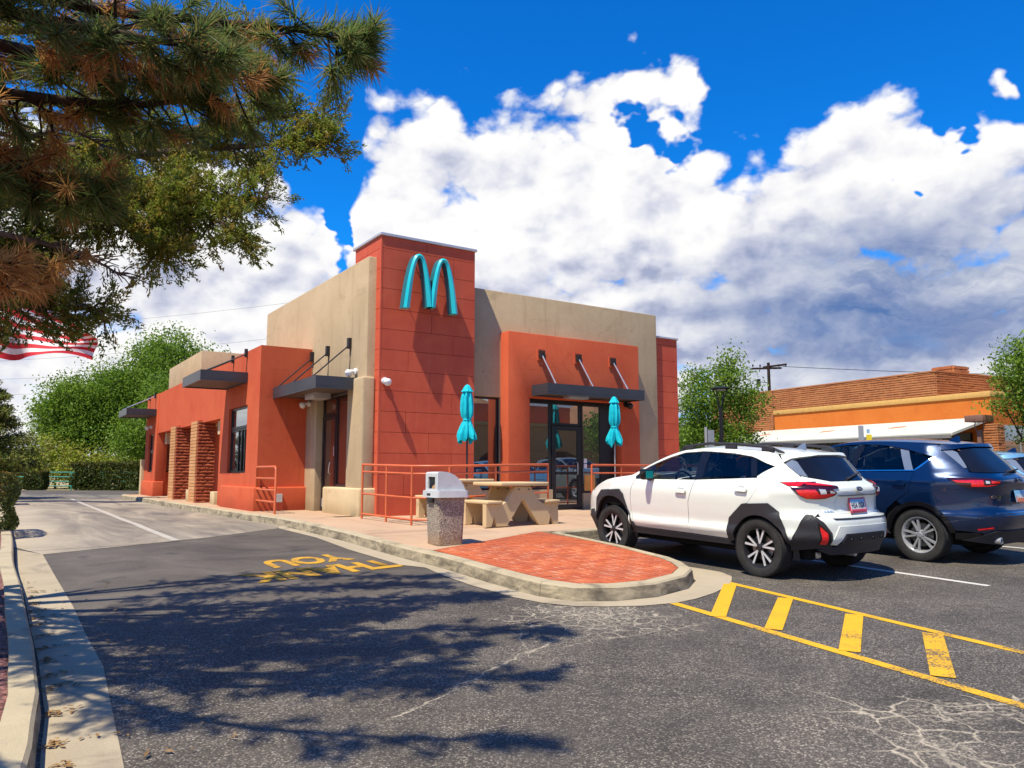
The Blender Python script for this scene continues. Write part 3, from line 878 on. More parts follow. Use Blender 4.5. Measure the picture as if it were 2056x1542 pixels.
# ------------------------------------------------------------------ restaurant building
M_red = stucco('terracotta_stucco', (0.53, 0.092, 0.040), (0.60, 0.130, 0.056), (0.38, 0.065, 0.033), 0.45)
M_tan = stucco('tan_stucco', (0.43, 0.325, 0.195), (0.52, 0.40, 0.25), (0.27, 0.195, 0.12), 0.55)
M_tan_low = stucco('tan_base_stucco', (0.56, 0.43, 0.25), (0.64, 0.51, 0.32), (0.42, 0.28, 0.14), 0.45)
def panel_mat():
    m, nt, bs, P = new_mat('siding_paint')
    oi = nt.add('ShaderNodeObjectInfo')
    n = nt.noise(P, 1.8, 6, 0.65, 0.4)
    col = nt.mix(nt.rng(n, 0.3, 0.7), (0.52, 0.082, 0.042), (0.62, 0.118, 0.056))
    col = nt.mix(nt.math('MULTIPLY', oi.outputs['Random'], 0.22), col, (0.45, 0.065, 0.036))
    s_ = nt.noise(nt.vmath('MULTIPLY', P, (7, 7, 0.5)), 1.0, 5, 0.6)
    col = nt.mix(nt.rng(s_, 0.5, 0.75, 0, 0.3, True), col, (0.62, 0.16, 0.09))
    nt.put(bs.inputs['Base Color'], col)
    bs.inputs['Roughness'].default_value = 0.7; bs.inputs['Specular IOR Level'].default_value = 0.25
    bn = nt.add('ShaderNodeBump'); bn.inputs['Strength'].default_value = 0.15; bn.inputs['Distance'].default_value = 0.01
    nt.link(nt.noise(P, 40, 4, 0.6), bn.inputs['Height']); nt.link(bn.outputs[0], bs.inputs['Normal'])
    return m
M_siding = panel_mat()
M_joint = plain('siding_joint', (0.34, 0.058, 0.032), 0.9)
M_canopy = plain('charcoal_metal', (0.040, 0.045, 0.056), 0.38, 0.0, 0.5, var=0.1, vscale=2)
M_soffit = plain('canopy_soffit', (0.10, 0.075, 0.06), 0.6)
M_steel = plain('galvanised_strut', (0.62, 0.62, 0.64), 0.35, 0.8, var=0.1)
M_bracket = plain('dark_bracket', (0.03, 0.028, 0.03), 0.45, 0.3)
M_frame = plain('dark_bronze_frame', (0.018, 0.017, 0.021), 0.35, 0.2, var=0.1)
M_coping = plain('metal_coping', (0.55, 0.55, 0.58), 0.4, 0.4)
M_glassF = glass_mirror('shop_glass', (0.012, 0.014, 0.016), 0.30)
M_glassS = glass_mirror('side_glass', (0.045, 0.016, 0.012), 0.16)
M_whitep = plain('white_plastic', (0.78, 0.78, 0.78), 0.35)
M_blackp = plain('black_plastic', (0.015, 0.015, 0.017), 0.3)
M_interior = plain('dark_interior', (0.03, 0.025, 0.022), 0.9)
M_split = piece('split_brick', (0.34, 0.080, 0.038), (0.46, 0.13, 0.062), (0.28, 0.06, 0.03), 0.9, 0.9, 20)
M_splits = piece('sawn_brick', (0.58, 0.29, 0.12), (0.66, 0.36, 0.17), (0.48, 0.21, 0.09), 0.9, 0.5, 20)

BR = thing('restaurant_building', 'terracotta and tan stucco restaurant with a tall red sign tower and dark flat canopies', 'restaurant', (OX, OY, OZ), ROT)
B = lambda nm, mb, m, par=BR, **k: mb.build(nm, m, par, **k)

# tan main block
wl = MB()
wl.prism([(2.36, -.2), (8.47, -.2), (8.47, 5.29), (2.36, 5.29), (2.36, 2.7), (3.28, 2.7), (3.28, .5), (2.36, .5)], 0.30, 0.62, 'xz')
B('front_wall', wl, M_tan, bevel=0.03)
B('main_roof', MB().box(0.25, 8.45, 0.63, 7.75, 3.0, 5.12).box(8.12, 8.44, 0.6, 7.75, -0.2, 5.25).box(-0.15, 8.4, 7.5, 7.8, 2.0, 5.5), M_tan)
B('rear_block', MB().box(-0.25, 9.0, 7.9, 21.0, -0.2, 3.85), M_red)
wl = MB()
wl.prism([(0.24, -.2), (1.02, -.2), (1.02, 2.72), (3.0, 2.72), (3.0, -.2), (7.8, -.2), (7.8, 5.62), (0.24, 5.62)], -0.19, 0.25, 'yz')
B('side_wall', wl, M_tan, bevel=0.045)
B('corner_pier', MB().box(-0.30, 0.0, 0.17, 1.03, 0.3, 2.96), M_tan, bevel=0.05, seg=3)
B('knee_wall', MB().box(-0.36, 0.1, 0.10, 2.26, -0.2, 0.585), M_tan_low, bevel=0.04, seg=3)
B('door_pier', MB().box(-0.30, 0.1, 2.98, 3.72, -0.2, 2.66), M_tan, bevel=0.03)
for a_, b_, y_, y2_, h_ in ((2.38, 3.27, .22, .36, .50), (3.9, 4.66, .08, .2, .5), (5.62, 6.8, .08, .2, .4)): B('front_knee_wall', MB().box(a_, b_, y_, y2_, -0.2, h_), M_tan)
B('interior', MB().box(0.35, 8.1, 1.6, 7.4, 0.0, 0.03).box(0.4, 8.1, 5.5, 5.6, 0, 3.0), M_interior)

# sign tower with lap panels
tw = B('tower', MB().box(0.018, 2.365, 0.018, 1.5, -0.2, 6.05), M_joint)
rows = [5.778 - 0.4455 * i for i in range(14)]
cyc = {0: 1.1, 1: 1.80, 2: 0.58, 3: 1.22, 4: 1.25, 5: 1.80, 6: 0.68, 7: 1.22, 8: 1.78, 9: 0.64, 10: 1.20, 11: 1.78, 12: 0.62, 13: 1.2}
zt_ = 6.05
for i, zb in enumerate(rows):
    zb_ = max(zb, -0.1)
    g = 0.0045
    for a, b in ((0.035, cyc[i]), (cyc[i], 2.365)):
        B('panel', MB().box(a + (g if a > .1 else 0), b - (g if b < 2.3 else 0), 0.0, 0.022, zb_ + g, zt_ - g), M_siding, tw)
    B('panel', MB().box(0.0, 0.022, 0.035, 1.45, zb_ + g, zt_ - g), M_siding, tw)
    zt_ = zb_
    if zb <= -0.1: break
B('corner_trim', MB().box(-0.004, 0.033, -0.004, 0.033, -0.1, 6.05), M_siding, tw)
B('coping', MB().box(-0.04, 2.41, -0.04, 1.55, 6.05, 6.115), M_coping, tw, bevel=0.01, seg=1)

# second panelled tower at the right end
t2 = B('end_tower', MB().box(8.488, 9.38, 0.438, 1.6, -0.2, 4.68), M_joint)
zt_ = 4.68
for i in range(12):
    zb = 4.50 - 0.4455 * i if i else 4.50
    zb = max(zb, -0.1)
    if i in (0, 1, 3, 4, 6, 8, 9): cs = ((8.47, 9.38),)
    else: cs = ((8.47, 8.9), (8.9, 9.38))
    for a, b in cs: B('panel', MB().box(a + .003, b - .003, 0.42, 0.44, zb + .004, zt_ - .004), M_siding, t2)
    zt_ = zb
    if zb <= -0.1: break
B('coping', MB().box(8.44, 9.42, 0.38, 1.65, 4.68, 4.735), M_coping, t2, bevel=0.01, seg=1)

# entrance block
en = MB()
en.prism([(3.27, -.2), (3.9, -.2), (3.9, 2.7), (6.79, 2.7), (6.79, -.2), (7.45, -.2), (7.45, 4.27), (3.27, 4.27)], -0.05, 0.30, 'xz')
B('entrance_block', en, M_red, bevel=0.02)
# storefronts: each pane in its own frame
def storefront(nm, u0, u1, z0, z1, y, par=BR, glass=None, fw=0.05, dp=0.06):
    g = glass or M_glassF
    f = B(nm, MB().box(u0, u0 + fw, y, y + dp, z0, z1).box(u1 - fw, u1, y, y + dp, z0, z1).box(u0 + fw, u1 - fw, y, y + dp, z0, z0 + fw).box(u0 + fw, u1 - fw, y, y + dp, z1 - fw, z1), M_frame, par)
    B('pane', MB().box(u0 + fw, u1 - fw, y + dp * 0.5, y + dp * 0.5 + 0.008, z0 + fw, z1 - fw), g, f)
    return f
storefront('window', 2.40, 3.27, 0.50, 2.70, 0.37)
storefront('window', 3.93, 4.64, 0.50, 2.64, 0.12)
storefront('window', 4.66, 5.58, 2.08, 2.64, 0.12)
storefront('window', 5.60, 6.27, 0.40, 2.64, 0.12)
storefront('window', 6.29, 6.76, 0.40, 2.64, 0.14, glass=M_frame)
d = storefront('entrance_door', 4.66, 5.58, 0.02, 2.06, 0.11, fw=0.11)
B('handle', MB().tube([(5.42, 0.10, 0.85), (5.42, 0.05, 0.87), (5.42, 0.05, 1.15), (5.42, 0.10, 1.17)], 0.014), M_steel, d)
B('push_bar', MB().box(4.78, 5.46, 0.085, 0.11, 0.86, 0.93), M_frame, d)
B('head_trim', MB().box(3.90, 6.79, 0.10, 0.20, 2.645, 2.70), M_frame)
B('decal', MB().box(5.69, 5.79, 0.140, 0.143, 1.02, 1.13).box(5.69, 5.79, 0.140, 0.143, 1.15, 1.26), M_whitep)
M_poster = plain('orange_poster', (0.75, 0.33, 0.06), 0.5)
B('poster', MB().box(5.70, 6.05, 0.140, 0.143, 0.42, 0.85), M_poster)
# entrance canopy on rod struts
def canopy(nm, x0, x1, y0, y1, z0, z1, bev=0.006):
    c = B(nm, MB().box(x0, x1, y0, y1, z0 + 0.05, z1).box(x0, x1, y0, y0 + 0.04, z0, z0 + 0.06).box(x0, x0 + 0.04, y0 + .04, y1 - .04, z0, z0 + 0.06).box(x1 - 0.04, x1, y0 + .04, y1 - .04, z0, z0 + 0.06).box(x0, x1, y1 - 0.04, y1, z0, z0 + 0.06), M_canopy, bevel=0)
    B('soffit', MB().box(x0 + 0.041, x1 - 0.041, y0 + 0.041, y1 - 0.041, z0 + 0.03, z0 + 0.049), M_soffit, c)
    return c
def strut(c, top, low, r=0.018, plate=True):
    B('strut', MB().tube([top, low], r, 8), M_steel if plate else M_bracket, c)
ec = canopy('entrance_canopy', 3.95, 7.02, -0.70, -0.052, 2.74, 3.00)
for uu in (4.21, 5.35, 6.49):
    strut(ec, (uu, -0.12, 3.75), (uu + 0.02, -0.64, 3.0))
    B('bracket', MB().box(uu - 0.10, uu + 0.10, -0.075, -0.052, 3.62, 3.90), M_red, ec)
    B('fitting', MB().box(uu - 0.065, uu - 0.035, -0.16, -0.075, 3.68, 3.86).box(uu + 0.035, uu + 0.065, -0.16, -0.075, 3.68, 3.86).box(uu - 0.03, uu + 0.03, -0.15, -0.076, 3.72, 3.78), M_bracket, ec)
B('lamp_box', MB().box(4.75, 5.35, -0.50, -0.25, 2.70, 2.768), M_coping, ec)

# side door, sidelight and canopy
def storeside(nm, v0, v1, z0, z1, x, glass=None, fw=0.05, dp=0.06, par=BR):
    g = glass or M_glassS
    f = B(nm, MB().box(x, x + dp, v0, v0 + fw, z0, z1).box(x, x + dp, v1 - fw, v1, z0, z1).box(x, x + dp, v0 + fw, v1 - fw, z0, z0 + fw).box(x, x + dp, v0 + fw, v1 - fw, z1 - fw, z1), M_frame, par)
    B('pane', MB().box(x + dp * .5, x + dp * .5 + .008, v0 + fw, v1 - fw, z0 + fw, z1 - fw), g, f)
    return f
M_brownpanel = glass_mirror('brown_glass', (0.10, 0.028, 0.018), 0.06)
storeside('window', 1.03, 2.10, 0.585, 2.70, -0.12, M_brownpanel, 0.07)
d = storeside('side_door', 2.10, 2.97, 0.02, 2.25, -0.13, M_brownpanel, 0.09)
storeside('window', 2.10, 2.97, 2.26, 2.70, -0.12, M_brownpanel, 0.06)
B('handle', MB().tube([(-0.13, 2.26, 1.16), (-0.19, 2.26, 1.15), (-0.20, 2.30, 1.02), (-0.19, 2.34, 0.90), (-0.13, 2.34, 0.89)], 0.014), M_steel, d)
B('sticker', MB().box(-0.113, -0.110, 2.20, 2.26, 1.30, 1.52), M_whitep, d)
B('kick_plate', MB().box(-0.134, -0.128, 2.2, 2.9, 0.10, 0.30), M_coping, d)
sc = canopy('door_canopy', -1.15, -0.20, 0.66, 3.86, 2.70, 2.97)
for vv in (1.145, 2.504, 3.60):
    strut(sc, (-0.24, vv, 3.75), (-1.08, vv, 2.97), 0.016, False)
    B('bracket', MB().box(-0.27, -0.19, vv - 0.05, vv + 0.05, 3.68, 3.92), M_bracket, sc)
    B('cable', MB().tube([(-0.205, vv, 3.7), (-0.205, vv, 2.97)], 0.006, 5), M_bracket, sc)
B('lamp_box', MB().box(-0.75, -0.35, 1.9, 2.5, 2.60, 2.73), M_coping, sc)
B('trim_strip', MB().box(-0.22, -0.17, 1.03, 3.0, 2.66, 2.715), M_soffit, sc)

# drive-through block
dt = MB()
dt.box(-1.47, -0.18, 3.68, 3.98, -0.2, 4.0)
dt.box(-1.47, -1.15, 3.98, 4.72, -0.2, 4.0); dt.box(-1.47, -1.15, 6.55, 7.50, -0.2, 4.0)
dt.box(-1.47, -1.15, 4.72, 6.55, -0.2, 0.90); dt.box(-1.47, -1.15, 4.72, 6.55, 2.62, 4.0)
dt.box(-1.15, -0.18, 7.2, 7.50, -0.2, 4.0); dt.box(-1.15, -0.18, 3.98, 7.2, 3.6, 3.98)
B('order_block', dt, M_red, bevel=0.0)
rb = MB().box(-1.46, -1.02, 7.505, 17.6, 2.43, 3.99)
B('arcade_beam', rb, M_red)
B('arcade_soffit', MB().box(-1.02, -0.25, 7.505, 17.6, 2.50, 3.9), M_tan)
for a_ in ((-1.30, -0.9, 8.0, 8.5, 2.02, 2.42), (-1.30, -0.95, 11.0, 11.5, 2.02, 2.42), (-1.25, -0.9, 16.9, 17.2, 2.0, 2.42)): B('beam_end', MB().box(*a_), M_tan_low)
for a_ in ((-1.42, -1.0, 8.1, 8.6, -0.2, 0.36), (-1.52, -1.05, 10.95, 11.5, -0.2, 0.36)): B('low_plinth', MB().box(*a_), M_tan_low, bevel=0.02)
fb = MB()
fb.box(-1.47, -1.15, 17.60, 18.42, -0.2, 4.0); fb.box(-1.47, -1.15, 19.52, 20.3, -0.2, 4.0)
fb.box(-1.47, -1.15, 18.42, 19.52, -0.2, 0.92); fb.box(-1.47, -1.15, 18.42, 19.52, 2.45, 4.0)
fb.box(-1.15, -0.2, 17.60, 17.9, -0.2, 0.92); fb.box(-1.15, -0.2, 17.60, 17.9, 2.45, 4.0); fb.box(-1.15, -0.2, 20.0, 20.3, -0.2, 4.0)
B('far_block', fb, M_red)
B('wall_base', MB().box(-1.575, -0.24, 3.57, 6.80, -0.2, 0.565), M_red, bevel=0.035, seg=3)
B('wall_base', MB().box(-1.575, -1.17, 17.47, 20.2, -0.2, 0.565), M_red, bevel=0.035, seg=3)
B('corner_post', MB().box(-1.5, -1.1, 17.52, 17.64, 0.5, 3.96), M_red, bevel=0.02)
B('end_stub', MB().box(-1.57, -1.0, 20.32, 20.75, -0.2, 1.45), M_tan_low)
B('raised_parapet', MB().box(-0.62, 3.0, 14.45, 20.7, 3.9, 5.36), M_tan, bevel=0.02)
storeside('window', 4.72, 6.55, 2.06, 2.62, -1.40, M_glassF, 0.06)
ow = storeside('serving_window', 4.72, 6.55, 0.90, 2.05, -1.40, M_glassF, 0.07)
B('sash', MB().box(-1.43, -1.38, 5.28, 5.34, 0.95, 2.0).box(-1.43, -1.38, 5.60, 5.65, 0.95, 2.0).box(-1.43, -1.38, 5.0, 5.05, 0.95, 2.0), M_frame, ow)
B('receipt', MB().box(-1.385, -1.375, 4.83, 4.90, 1.15, 1.42), M_whitep, ow)
storeside('window', 18.42, 19.52, 1.75, 2.45, -1.40, M_glassF, 0.06)
storeside('window', 18.42, 19.52, 0.92, 1.74, -1.40, M_glassF, 0.06)
storefront('window', -1.15, -0.6, 0.92, 2.45, 17.66)
c2 = canopy('order_canopy', -2.62, -1.48, 4.78, 6.95, 3.18, 3.44)
c3 = canopy('far_canopy', -2.55, -1.48, 18.0, 20.2, 3.14, 3.40)
for c_, vs_ in ((c2, (4.92, 6.25)), (c3, (18.3, 19.6))):
    for vv in vs_:
        strut(c_, (-1.50, vv, 3.93), (-2.50, vv + (0.25 if c_ is c2 else 0), 3.43), 0.016, c_ is c3)
        B('bracket', MB().box(-1.54, -1.472, vv - 0.045, vv + 0.045, 3.85, 4.06), M_bracket, c_)
        B('cable', MB().tube([(-1.48, vv, 3.85), (-1.48, vv, 3.44)], 0.006, 5), M_bracket, c_)
# split-faced brick columns
rnd = random.Random(11)
def rock_brick(L, Wd, H, seed, rough=0.028):
    """brick with a broken front face: a few pushed-out facets"""
    r = random.Random(seed); mb = MB(); n = 5
    vs = []; fs = []
    for k in range(n + 1):
        x = -L / 2 + L * k / n
        for (y, z) in ((Wd / 2, 0.0), (-Wd / 2, 0.004), (-Wd / 2 - r.uniform(0.004, rough), H * r.uniform(0.35, 0.65)), (-Wd / 2, H - 0.004), (Wd / 2, H)):
            vs.append((x, y, z))
    for k in range(n):
        for j in range(4): fs.append((k * 5 + j, (k + 1) * 5 + j, (k + 1) * 5 + j + 1, k * 5 + j + 1))
    fs.append((0, 1, 2, 3, 4)); fs.append(tuple(n * 5 + j for j in (4, 3, 2, 1, 0)))
    mb.raw(vs, fs)
    return mb.build('brick', M_split, None)
H_ = 0.1005
fam = []
for sdd in range(6):
    o = rock_brick(0.50, 0.12, H_ - 0.012, sdd); fam.append(o.data); bpy.data.objects.remove(o)
half = []
for sdd in range(4):
    o = rock_brick(0.245, 0.12, H_ - 0.012, 20 + sdd); half.append(o.data); bpy.data.objects.remove(o)
o = MB().box(-0.05, 0.05, -0.43, 0.43, 0.0, H_ - 0.012).build('brick', M_splits, None, bevel=0.004, seg=1); sidebrick = o.data; bpy.data.objects.remove(o)
for v0 in (9.75, 13.12):
    colm = B('brick_column', MB().box(-1.56, -1.10, v0 + 0.02, v0 + 0.98, -0.1, 2.50), M_joint)
    for k in range(25):
        z = -0.02 + k * H_
        if z + H_ > 2.55: break
        if k % 3 == 1:
            for du in (-0.127, 0.127): link_mesh('brick', rnd.choice(half), colm, (-1.33 + du, v0 + 0.04, z))
        else: link_mesh('brick', rnd.choice(fam), colm, (-1.33, v0 + 0.04, z))
        link_mesh('brick', sidebrick, colm, (-1.555, v0 + 0.545, z))
B('outlet_box', MB().box(-1.07, -0.88, 3.515, 3.575, 0.20, 0.40), M_coping, bevel=0.008, seg=1)
B('wall_patch', MB().box(-1.08, -0.86, 3.565, 3.574, -0.05, 0.19), M_siding)

# the arches sign standing off the tower
M_teal = plain('turquoise_sign_face', (0.006, 0.56, 0.62), 0.35, 0, 0.5, 0.2, var=0.03)
M_teald = plain('turquoise_sign_return', (0.006, 0.15, 0.20), 0.45, var=0.05)
def W3(u, v, z): x, y = W(u, v); return (x, y, z + OZ)
sg = thing('arches_sign', 'large turquoise double arch letter sign mounted on the red tower', 'sign', W3(0.04, 0, -0.04), ROT)
def arch_mesh(ua, za, ends, zb):
    mb = MB(); rows_ = []
    N = 40
    ul, ur = ends; zl, zr = zb
    for i in range(N + 1):
        t = -1 + 2 * i / N
        tt = math.copysign(abs(t) ** 0.62, t)
        half = (ua - ul) if tt < 0 else (ur - ua)
        zb_ = zl if tt < 0 else zr
        u = ua + tt * half
        z = zb_ + (za - zb_) * (1 - abs(tt) ** 2.35)
        rows_.append((u, z, abs(tt)))
    vs, fs = [], []
    for i, (u, z, a) in enumerate(rows_):
        p = Vector(rows_[max(i - 1, 0)][:2]); q = Vector(rows_[min(i + 1, N)][:2])
        t = (q - p).normalized(); n = Vector((-t.y, t.x))
        hw = 0.047 + 0.034 * a ** 1.5
        for k, (s, y) in enumerate(((-1, -0.13), (-0.93, -0.315), (0.15, -0.35), (0.93, -0.315), (1, -0.13))):
            vs.append((u + n.x * hw * s, y, z + n.y * hw * s))
        # level feet
        if i in (0, N):
            for k in range(5): vs[-5 + k] = (vs[-5 + k][0], vs[-5 + k][1], zb[0] if i == 0 else zb[1])
    for i in range(N):
        for j in range(4): fs.append((i * 5 + j, i * 5 + j + 1, (i + 1) * 5 + j + 1, (i + 1) * 5 + j))
        fs.append((i * 5 + 4, i * 5, (i + 1) * 5, (i + 1) * 5 + 4))
    mb.raw(vs, fs); mb.m = ([1, 0, 0, 1, 1]) * N
    mb.raw([], []); 
    mb.f += [(0, 1, 2, 3, 4), tuple(N * 5 + j for j in (4, 3, 2, 1, 0))]; mb.m += [0, 0]
    return mb
arch_mesh(0.728, 5.675, (0.430, 0.995), (4.48, 4.56)).build('arch', [M_teal, M_teald], sg, smooth=True, angle=30)
arch_mesh(1.325, 5.665, (1.060, 1.620), (4.56, 4.48)).build('arch', [M_teal, M_teald], sg, smooth=True, angle=30)
for uu, zz in ((0.46, 4.9), (1.02, 4.8), (1.59, 4.9), (0.73, 5.62), (1.325, 5.62)):
    MB().tube([(uu, -0.14, zz), (uu, 0.0, zz)], 0.012, 6).build('standoff', M_bracket, sg)

# security cameras
def wall_camera(name, label, u, v, z, face, m=M_whitep):
    c = thing(name, label, 'security camera', W3(u, v, z), ROT + face, 'security cameras on the restaurant walls')
    MB().lathe([(0.001, 0.0), (0.07, 0.0), (0.075, -0.05), (0.05, -0.06), (0.001, -0.06)], 16, axis='y').build('mount', m, c, smooth=True)
    MB().tube([(0, -0.05, 0), (0, -0.13, 0.01), (0, -0.17, -0.02)], 0.032, 10).build('arm', m, c, smooth=True)
    MB().lathe([(0.001, 0.075), (0.05, 0.07), (0.082, 0.03), (0.085, -0.005), (0.078, -0.02)], 18, (0, -0.18, -0.04)).build('housing', m, c, smooth=True)
    MB().lathe([(0.074, -0.015), (0.06, -0.06), (0.03, -0.08), (0.001, -0.085)], 18, (0, -0.18, -0.04)).build('dome', M_blackp if m is not M_whitep else M_whitep, c, smooth=True)
    return c
wall_camera('dome_camera', 'white dome camera on the red tower left of the arches sign', 0.12, 0.0, 2.86, 0)
wall_camera('dome_camera', 'white dome camera on the tan side wall above the door canopy corner', -0.19, 0.78, 3.12, -math.pi / 2)
wall_camera('dome_camera', 'white dome camera hanging under the side door canopy near the red block', -0.30, 3.45, 2.60, -math.pi / 2)
wall_camera('dome_camera', 'black dome camera under the right end of the entrance canopy', 6.95, -0.05, 2.67, 0, M_blackp)
wall_camera('dome_camera', 'white dome camera on the far red block above its narrow window', -1.47, 18.9, 2.72, -math.pi / 2)

# ------------------------------------------------------------------ patio furniture
M_rail = plain('orange_rail_paint', (0.60, 0.125, 0.042), 0.4, 0, 0.5, var=0.08, vscale=3)
def pz(u, v, h=0.0): x, y = W(u, v); return (x, y, gz(y) + 0.15 + h)

def railing(name, label, pts, posts, heights, group='orange pipe railings', r=0.022):
    """pipe railing along pts (u,v); posts are points on it; heights per span"""
    u0, v0 = pts[0]
    base = pz(u0, v0); t = thing(name, label, 'railing', base, ROT, group)
    def loc(u, v, h):
        p = pz(u, v, h); dx, dy = p[0] - base[0], p[1] - base[1]
        return (dx * UX + dy * UY, dx * VX + dy * VY, p[2] - base[2])
    for (u, v) in posts:
        MB().tube([loc(u, v, -0.01), loc(u, v, 1.075)], r, 10).build('post', M_rail, t, smooth=True)
    for h, chain in heights:
        MB().tube([loc(u, v, h) for u, v in chain], r * (1.1 if h > 1 else 0.85), 10).build('rail', M_rail, t, smooth=True, angle=60)
    return t
A1, B1, C1, D1, E1, F1 = (-0.50, -0.42), (-0.38, -1.31), (-0.28, -2.20), (0.28, -2.62), (1.45, -2.36), (3.02, -1.95)
railing('patio_railing', 'orange pipe railing round the patio tables left of the entrance', [A1], [A1, B1, C1, D1, E1, F1],
        [(1.08, [A1, B1, C1, D1, E1, F1]), (0.94, [A1, B1, C1, D1, E1, F1]), (0.50, [A1, B1, C1, D1, E1]), (0.50, [E1, F1]), (0.10, [A1, B1, C1, D1, (0.75, -2.52)])])
G1, H1, I1 = (4.42, -1.70), (6.4, -1.45), (8.6, -1.2)
railing('patio_railing', 'orange pipe railing right of the entrance behind the white car', [G1], [G1, (5.4, -1.575), H1, (7.5, -1.32), I1],
        [(1.08, [G1, H1, I1]), (0.90, [G1, H1, I1]), (0.50, [G1, H1, I1]), (0.10, [G1, H1, I1])])
t = thing('side_railing', 'short orange ladder-like railing beside the red drive-through block', 'railing', pz(-1.49, 3.62), ROT, 'orange pipe railings')
MB().tube([(0, 0, -.02), (0, 0, 0.98), (0, -0.06, 1.04), (0, -1.46, 1.04), (0, -1.52, 0.98), (0, -1.52, -.02)], 0.026, 10).build('frame', M_rail, t, smooth=True, angle=70)
for h in (0.26, 0.52, 0.78): MB().tube([(0, 0, h), (0, -1.52, h)], 0.022, 10).build('rail', M_rail, t, smooth=True)

# trash can
def aggregate():
    m, nt, bs, P = new_mat('exposed_aggregate')
    v = nt.add('ShaderNodeTexVoronoi'); nt.link(P, v.inputs['Vector']); v.inputs['Scale'].default_value = 75
    sep = nt.add('ShaderNodeSeparateColor'); nt.link(v.outputs['Color'], sep.inputs[0])
    c = nt.ramp(sep.outputs[0], [(0.0, (0.17, 0.135, 0.105)), (0.22, (0.30, 0.245, 0.19)), (0.50, (0.40, 0.34, 0.27)), (0.8, (0.50, 0.44, 0.36)), (0.95, (0.24, 0.18, 0.14))], 'CONSTANT')
    c = nt.mix(nt.rng(v.outputs['Distance'], 0.45, 0.8, 0, 0.6), c, (0.26, 0.215, 0.17))
    sp = nt.add('ShaderNodeSeparateXYZ'); nt.link(P, sp.inputs[0])
    low = nt.math('MULTIPLY', nt.rng(sp.outputs[2], 0.26, 0.0, 0, 1, True), nt.rng(nt.noise(P, 9, 4), 0.3, 0.6, 0.3, 1))
    c = nt.mix(nt.math('MULTIPLY', low, 0.6), c, (0.30, 0.15, 0.05))
    nt.put(bs.inputs['Base Color'], c); bs.inputs['Roughness'].default_value = 0.8
    bn = nt.add('ShaderNodeBump'); bn.inputs['Strength'].default_value = 0.9; bn.inputs['Distance'].default_value = 0.008
    nt.link(nt.math('SUBTRACT', 1, v.outputs['Distance']), bn.inputs['Height']); nt.link(bn.outputs[0], bs.inputs['Normal'])
    return m
M_aggr = aggregate()
M_lid = plain('grey_lid_plastic', (0.56, 0.58, 0.60), 0.45, 0, 0.4, var=0.06)
tcn = Vector(W(-1.32, -5.19)) + Vector((0.0, 0.30))
can = thing('trash_can', 'exposed aggregate trash can with grey plastic hood by the brick paving', 'trash can', (tcn.x + 0.06, tcn.y, gz(tcn.y) + 0.149), R(30))
def taper(b, t, z0, z1, r=0.05):
    """square-section tapered tub with rounded corners"""
    mb = MB(); vs = []; n = 0
    for h, z in ((b, z0), (b + (t - b) * .5, (z0 + z1) / 2), (t, z1)):
        ring = []
        for cx_, cy_, a0 in ((1, 1, 0), (-1, 1, 90), (-1, -1, 180), (1, -1, 270)):
            for k in range(5):
                a = R(a0 + k * 22.5)
                ring.append((cx_ * (h / 2 - r) + r * math.cos(a), cy_ * (h / 2 - r) + r * math.sin(a), z))
        n = len(ring); vs += ring
    fs = [(i * n + k, i * n + (k + 1) % n, (i + 1) * n + (k + 1) % n, (i + 1) * n + k) for i in range(2) for k in range(n)]
    fs += [tuple(range(n))[::-1], tuple(range(2 * n, 3 * n))]
    return mb.raw(vs, fs)
taper(0.405, 0.455, 0.0, 0.69).build('container', M_aggr, can, smooth=True, angle=40)
MB().box(-0.26, -0.21, -0.10, 0.10, 0.61, 0.69).build('bracket', M_blackp, can, bevel=0.006)
lid = taper(0.545, 0.53, 0.685, 0.785, 0.06).build('lid_rim', M_lid, can, smooth=True, angle=40)
prof = [(-0.225, 0.785)] + [(-0.225, 1.03), (-0.21, 1.055), (-0.12, 1.06), (-0.03, 1.045), (0.06, 1.005), (0.14, 0.935), (0.195, 0.86), (0.225, 0.785)]
hood = MB()
n = len(prof)
# hood: two cheeks, curved back, framed opening in front
for yy in (-0.215, 0.195):
    hood.prism(prof, yy, yy + 0.02, 'xz')
for i in range(1, n - 1):
    (xa, za), (xb, zb) = prof[i], prof[i + 1]
    hood.raw([(xa, -0.195, za), (xa, 0.195, za), (xb, 0.195, zb), (xb, -0.195, zb), (xa * .95, -0.195, za - .015), (xa * .95, 0.195, za - .015), (xb * .95, 0.195, zb - .015), (xb * .95, -0.195, zb - .015)],
             [(0, 1, 2, 3), (7, 6, 5, 4)])
hood.box(-0.227, -0.205, -0.195, -0.125, 0.785, 1.035).box(-0.227, -0.205, 0.125, 0.195, 0.785, 1.035).box(-0.227, -0.205, -0.125, 0.125, 0.985, 1.035).box(-0.227, -0.205, -0.125, 0.125, 0.785, 0.81)
hood.build('hood', M_lid, can, smooth=True, angle=35)
MB().box(-0.20, 0.10, -0.19, 0.19, 0.76, 0.80).build('inside', M_interior, can)
M_bag = plain('paper_bag', (0.42, 0.24, 0.11), 0.8)
MB().raw([(-0.18, -0.10, 0.80), (-0.05, -0.11, 0.80), (-0.05, 0.10, 0.80), (-0.18, 0.11, 0.80), (-0.16, -0.08, 0.93), (-0.06, -0.10, 0.87), (-0.08, 0.08, 0.86), (-0.15, 0.10, 0.88)],
         [(0, 3, 2, 1), (4, 5, 6, 7), (0, 1, 5, 4), (1, 2, 6, 5), (2, 3, 7, 6), (3, 0, 4, 7)]).build('rubbish', M_bag, can)
MB().box(-0.276, -0.268, -0.06, 0.06, 0.715, 0.745).build('logo_slot', M_blackp, lid if False else can)

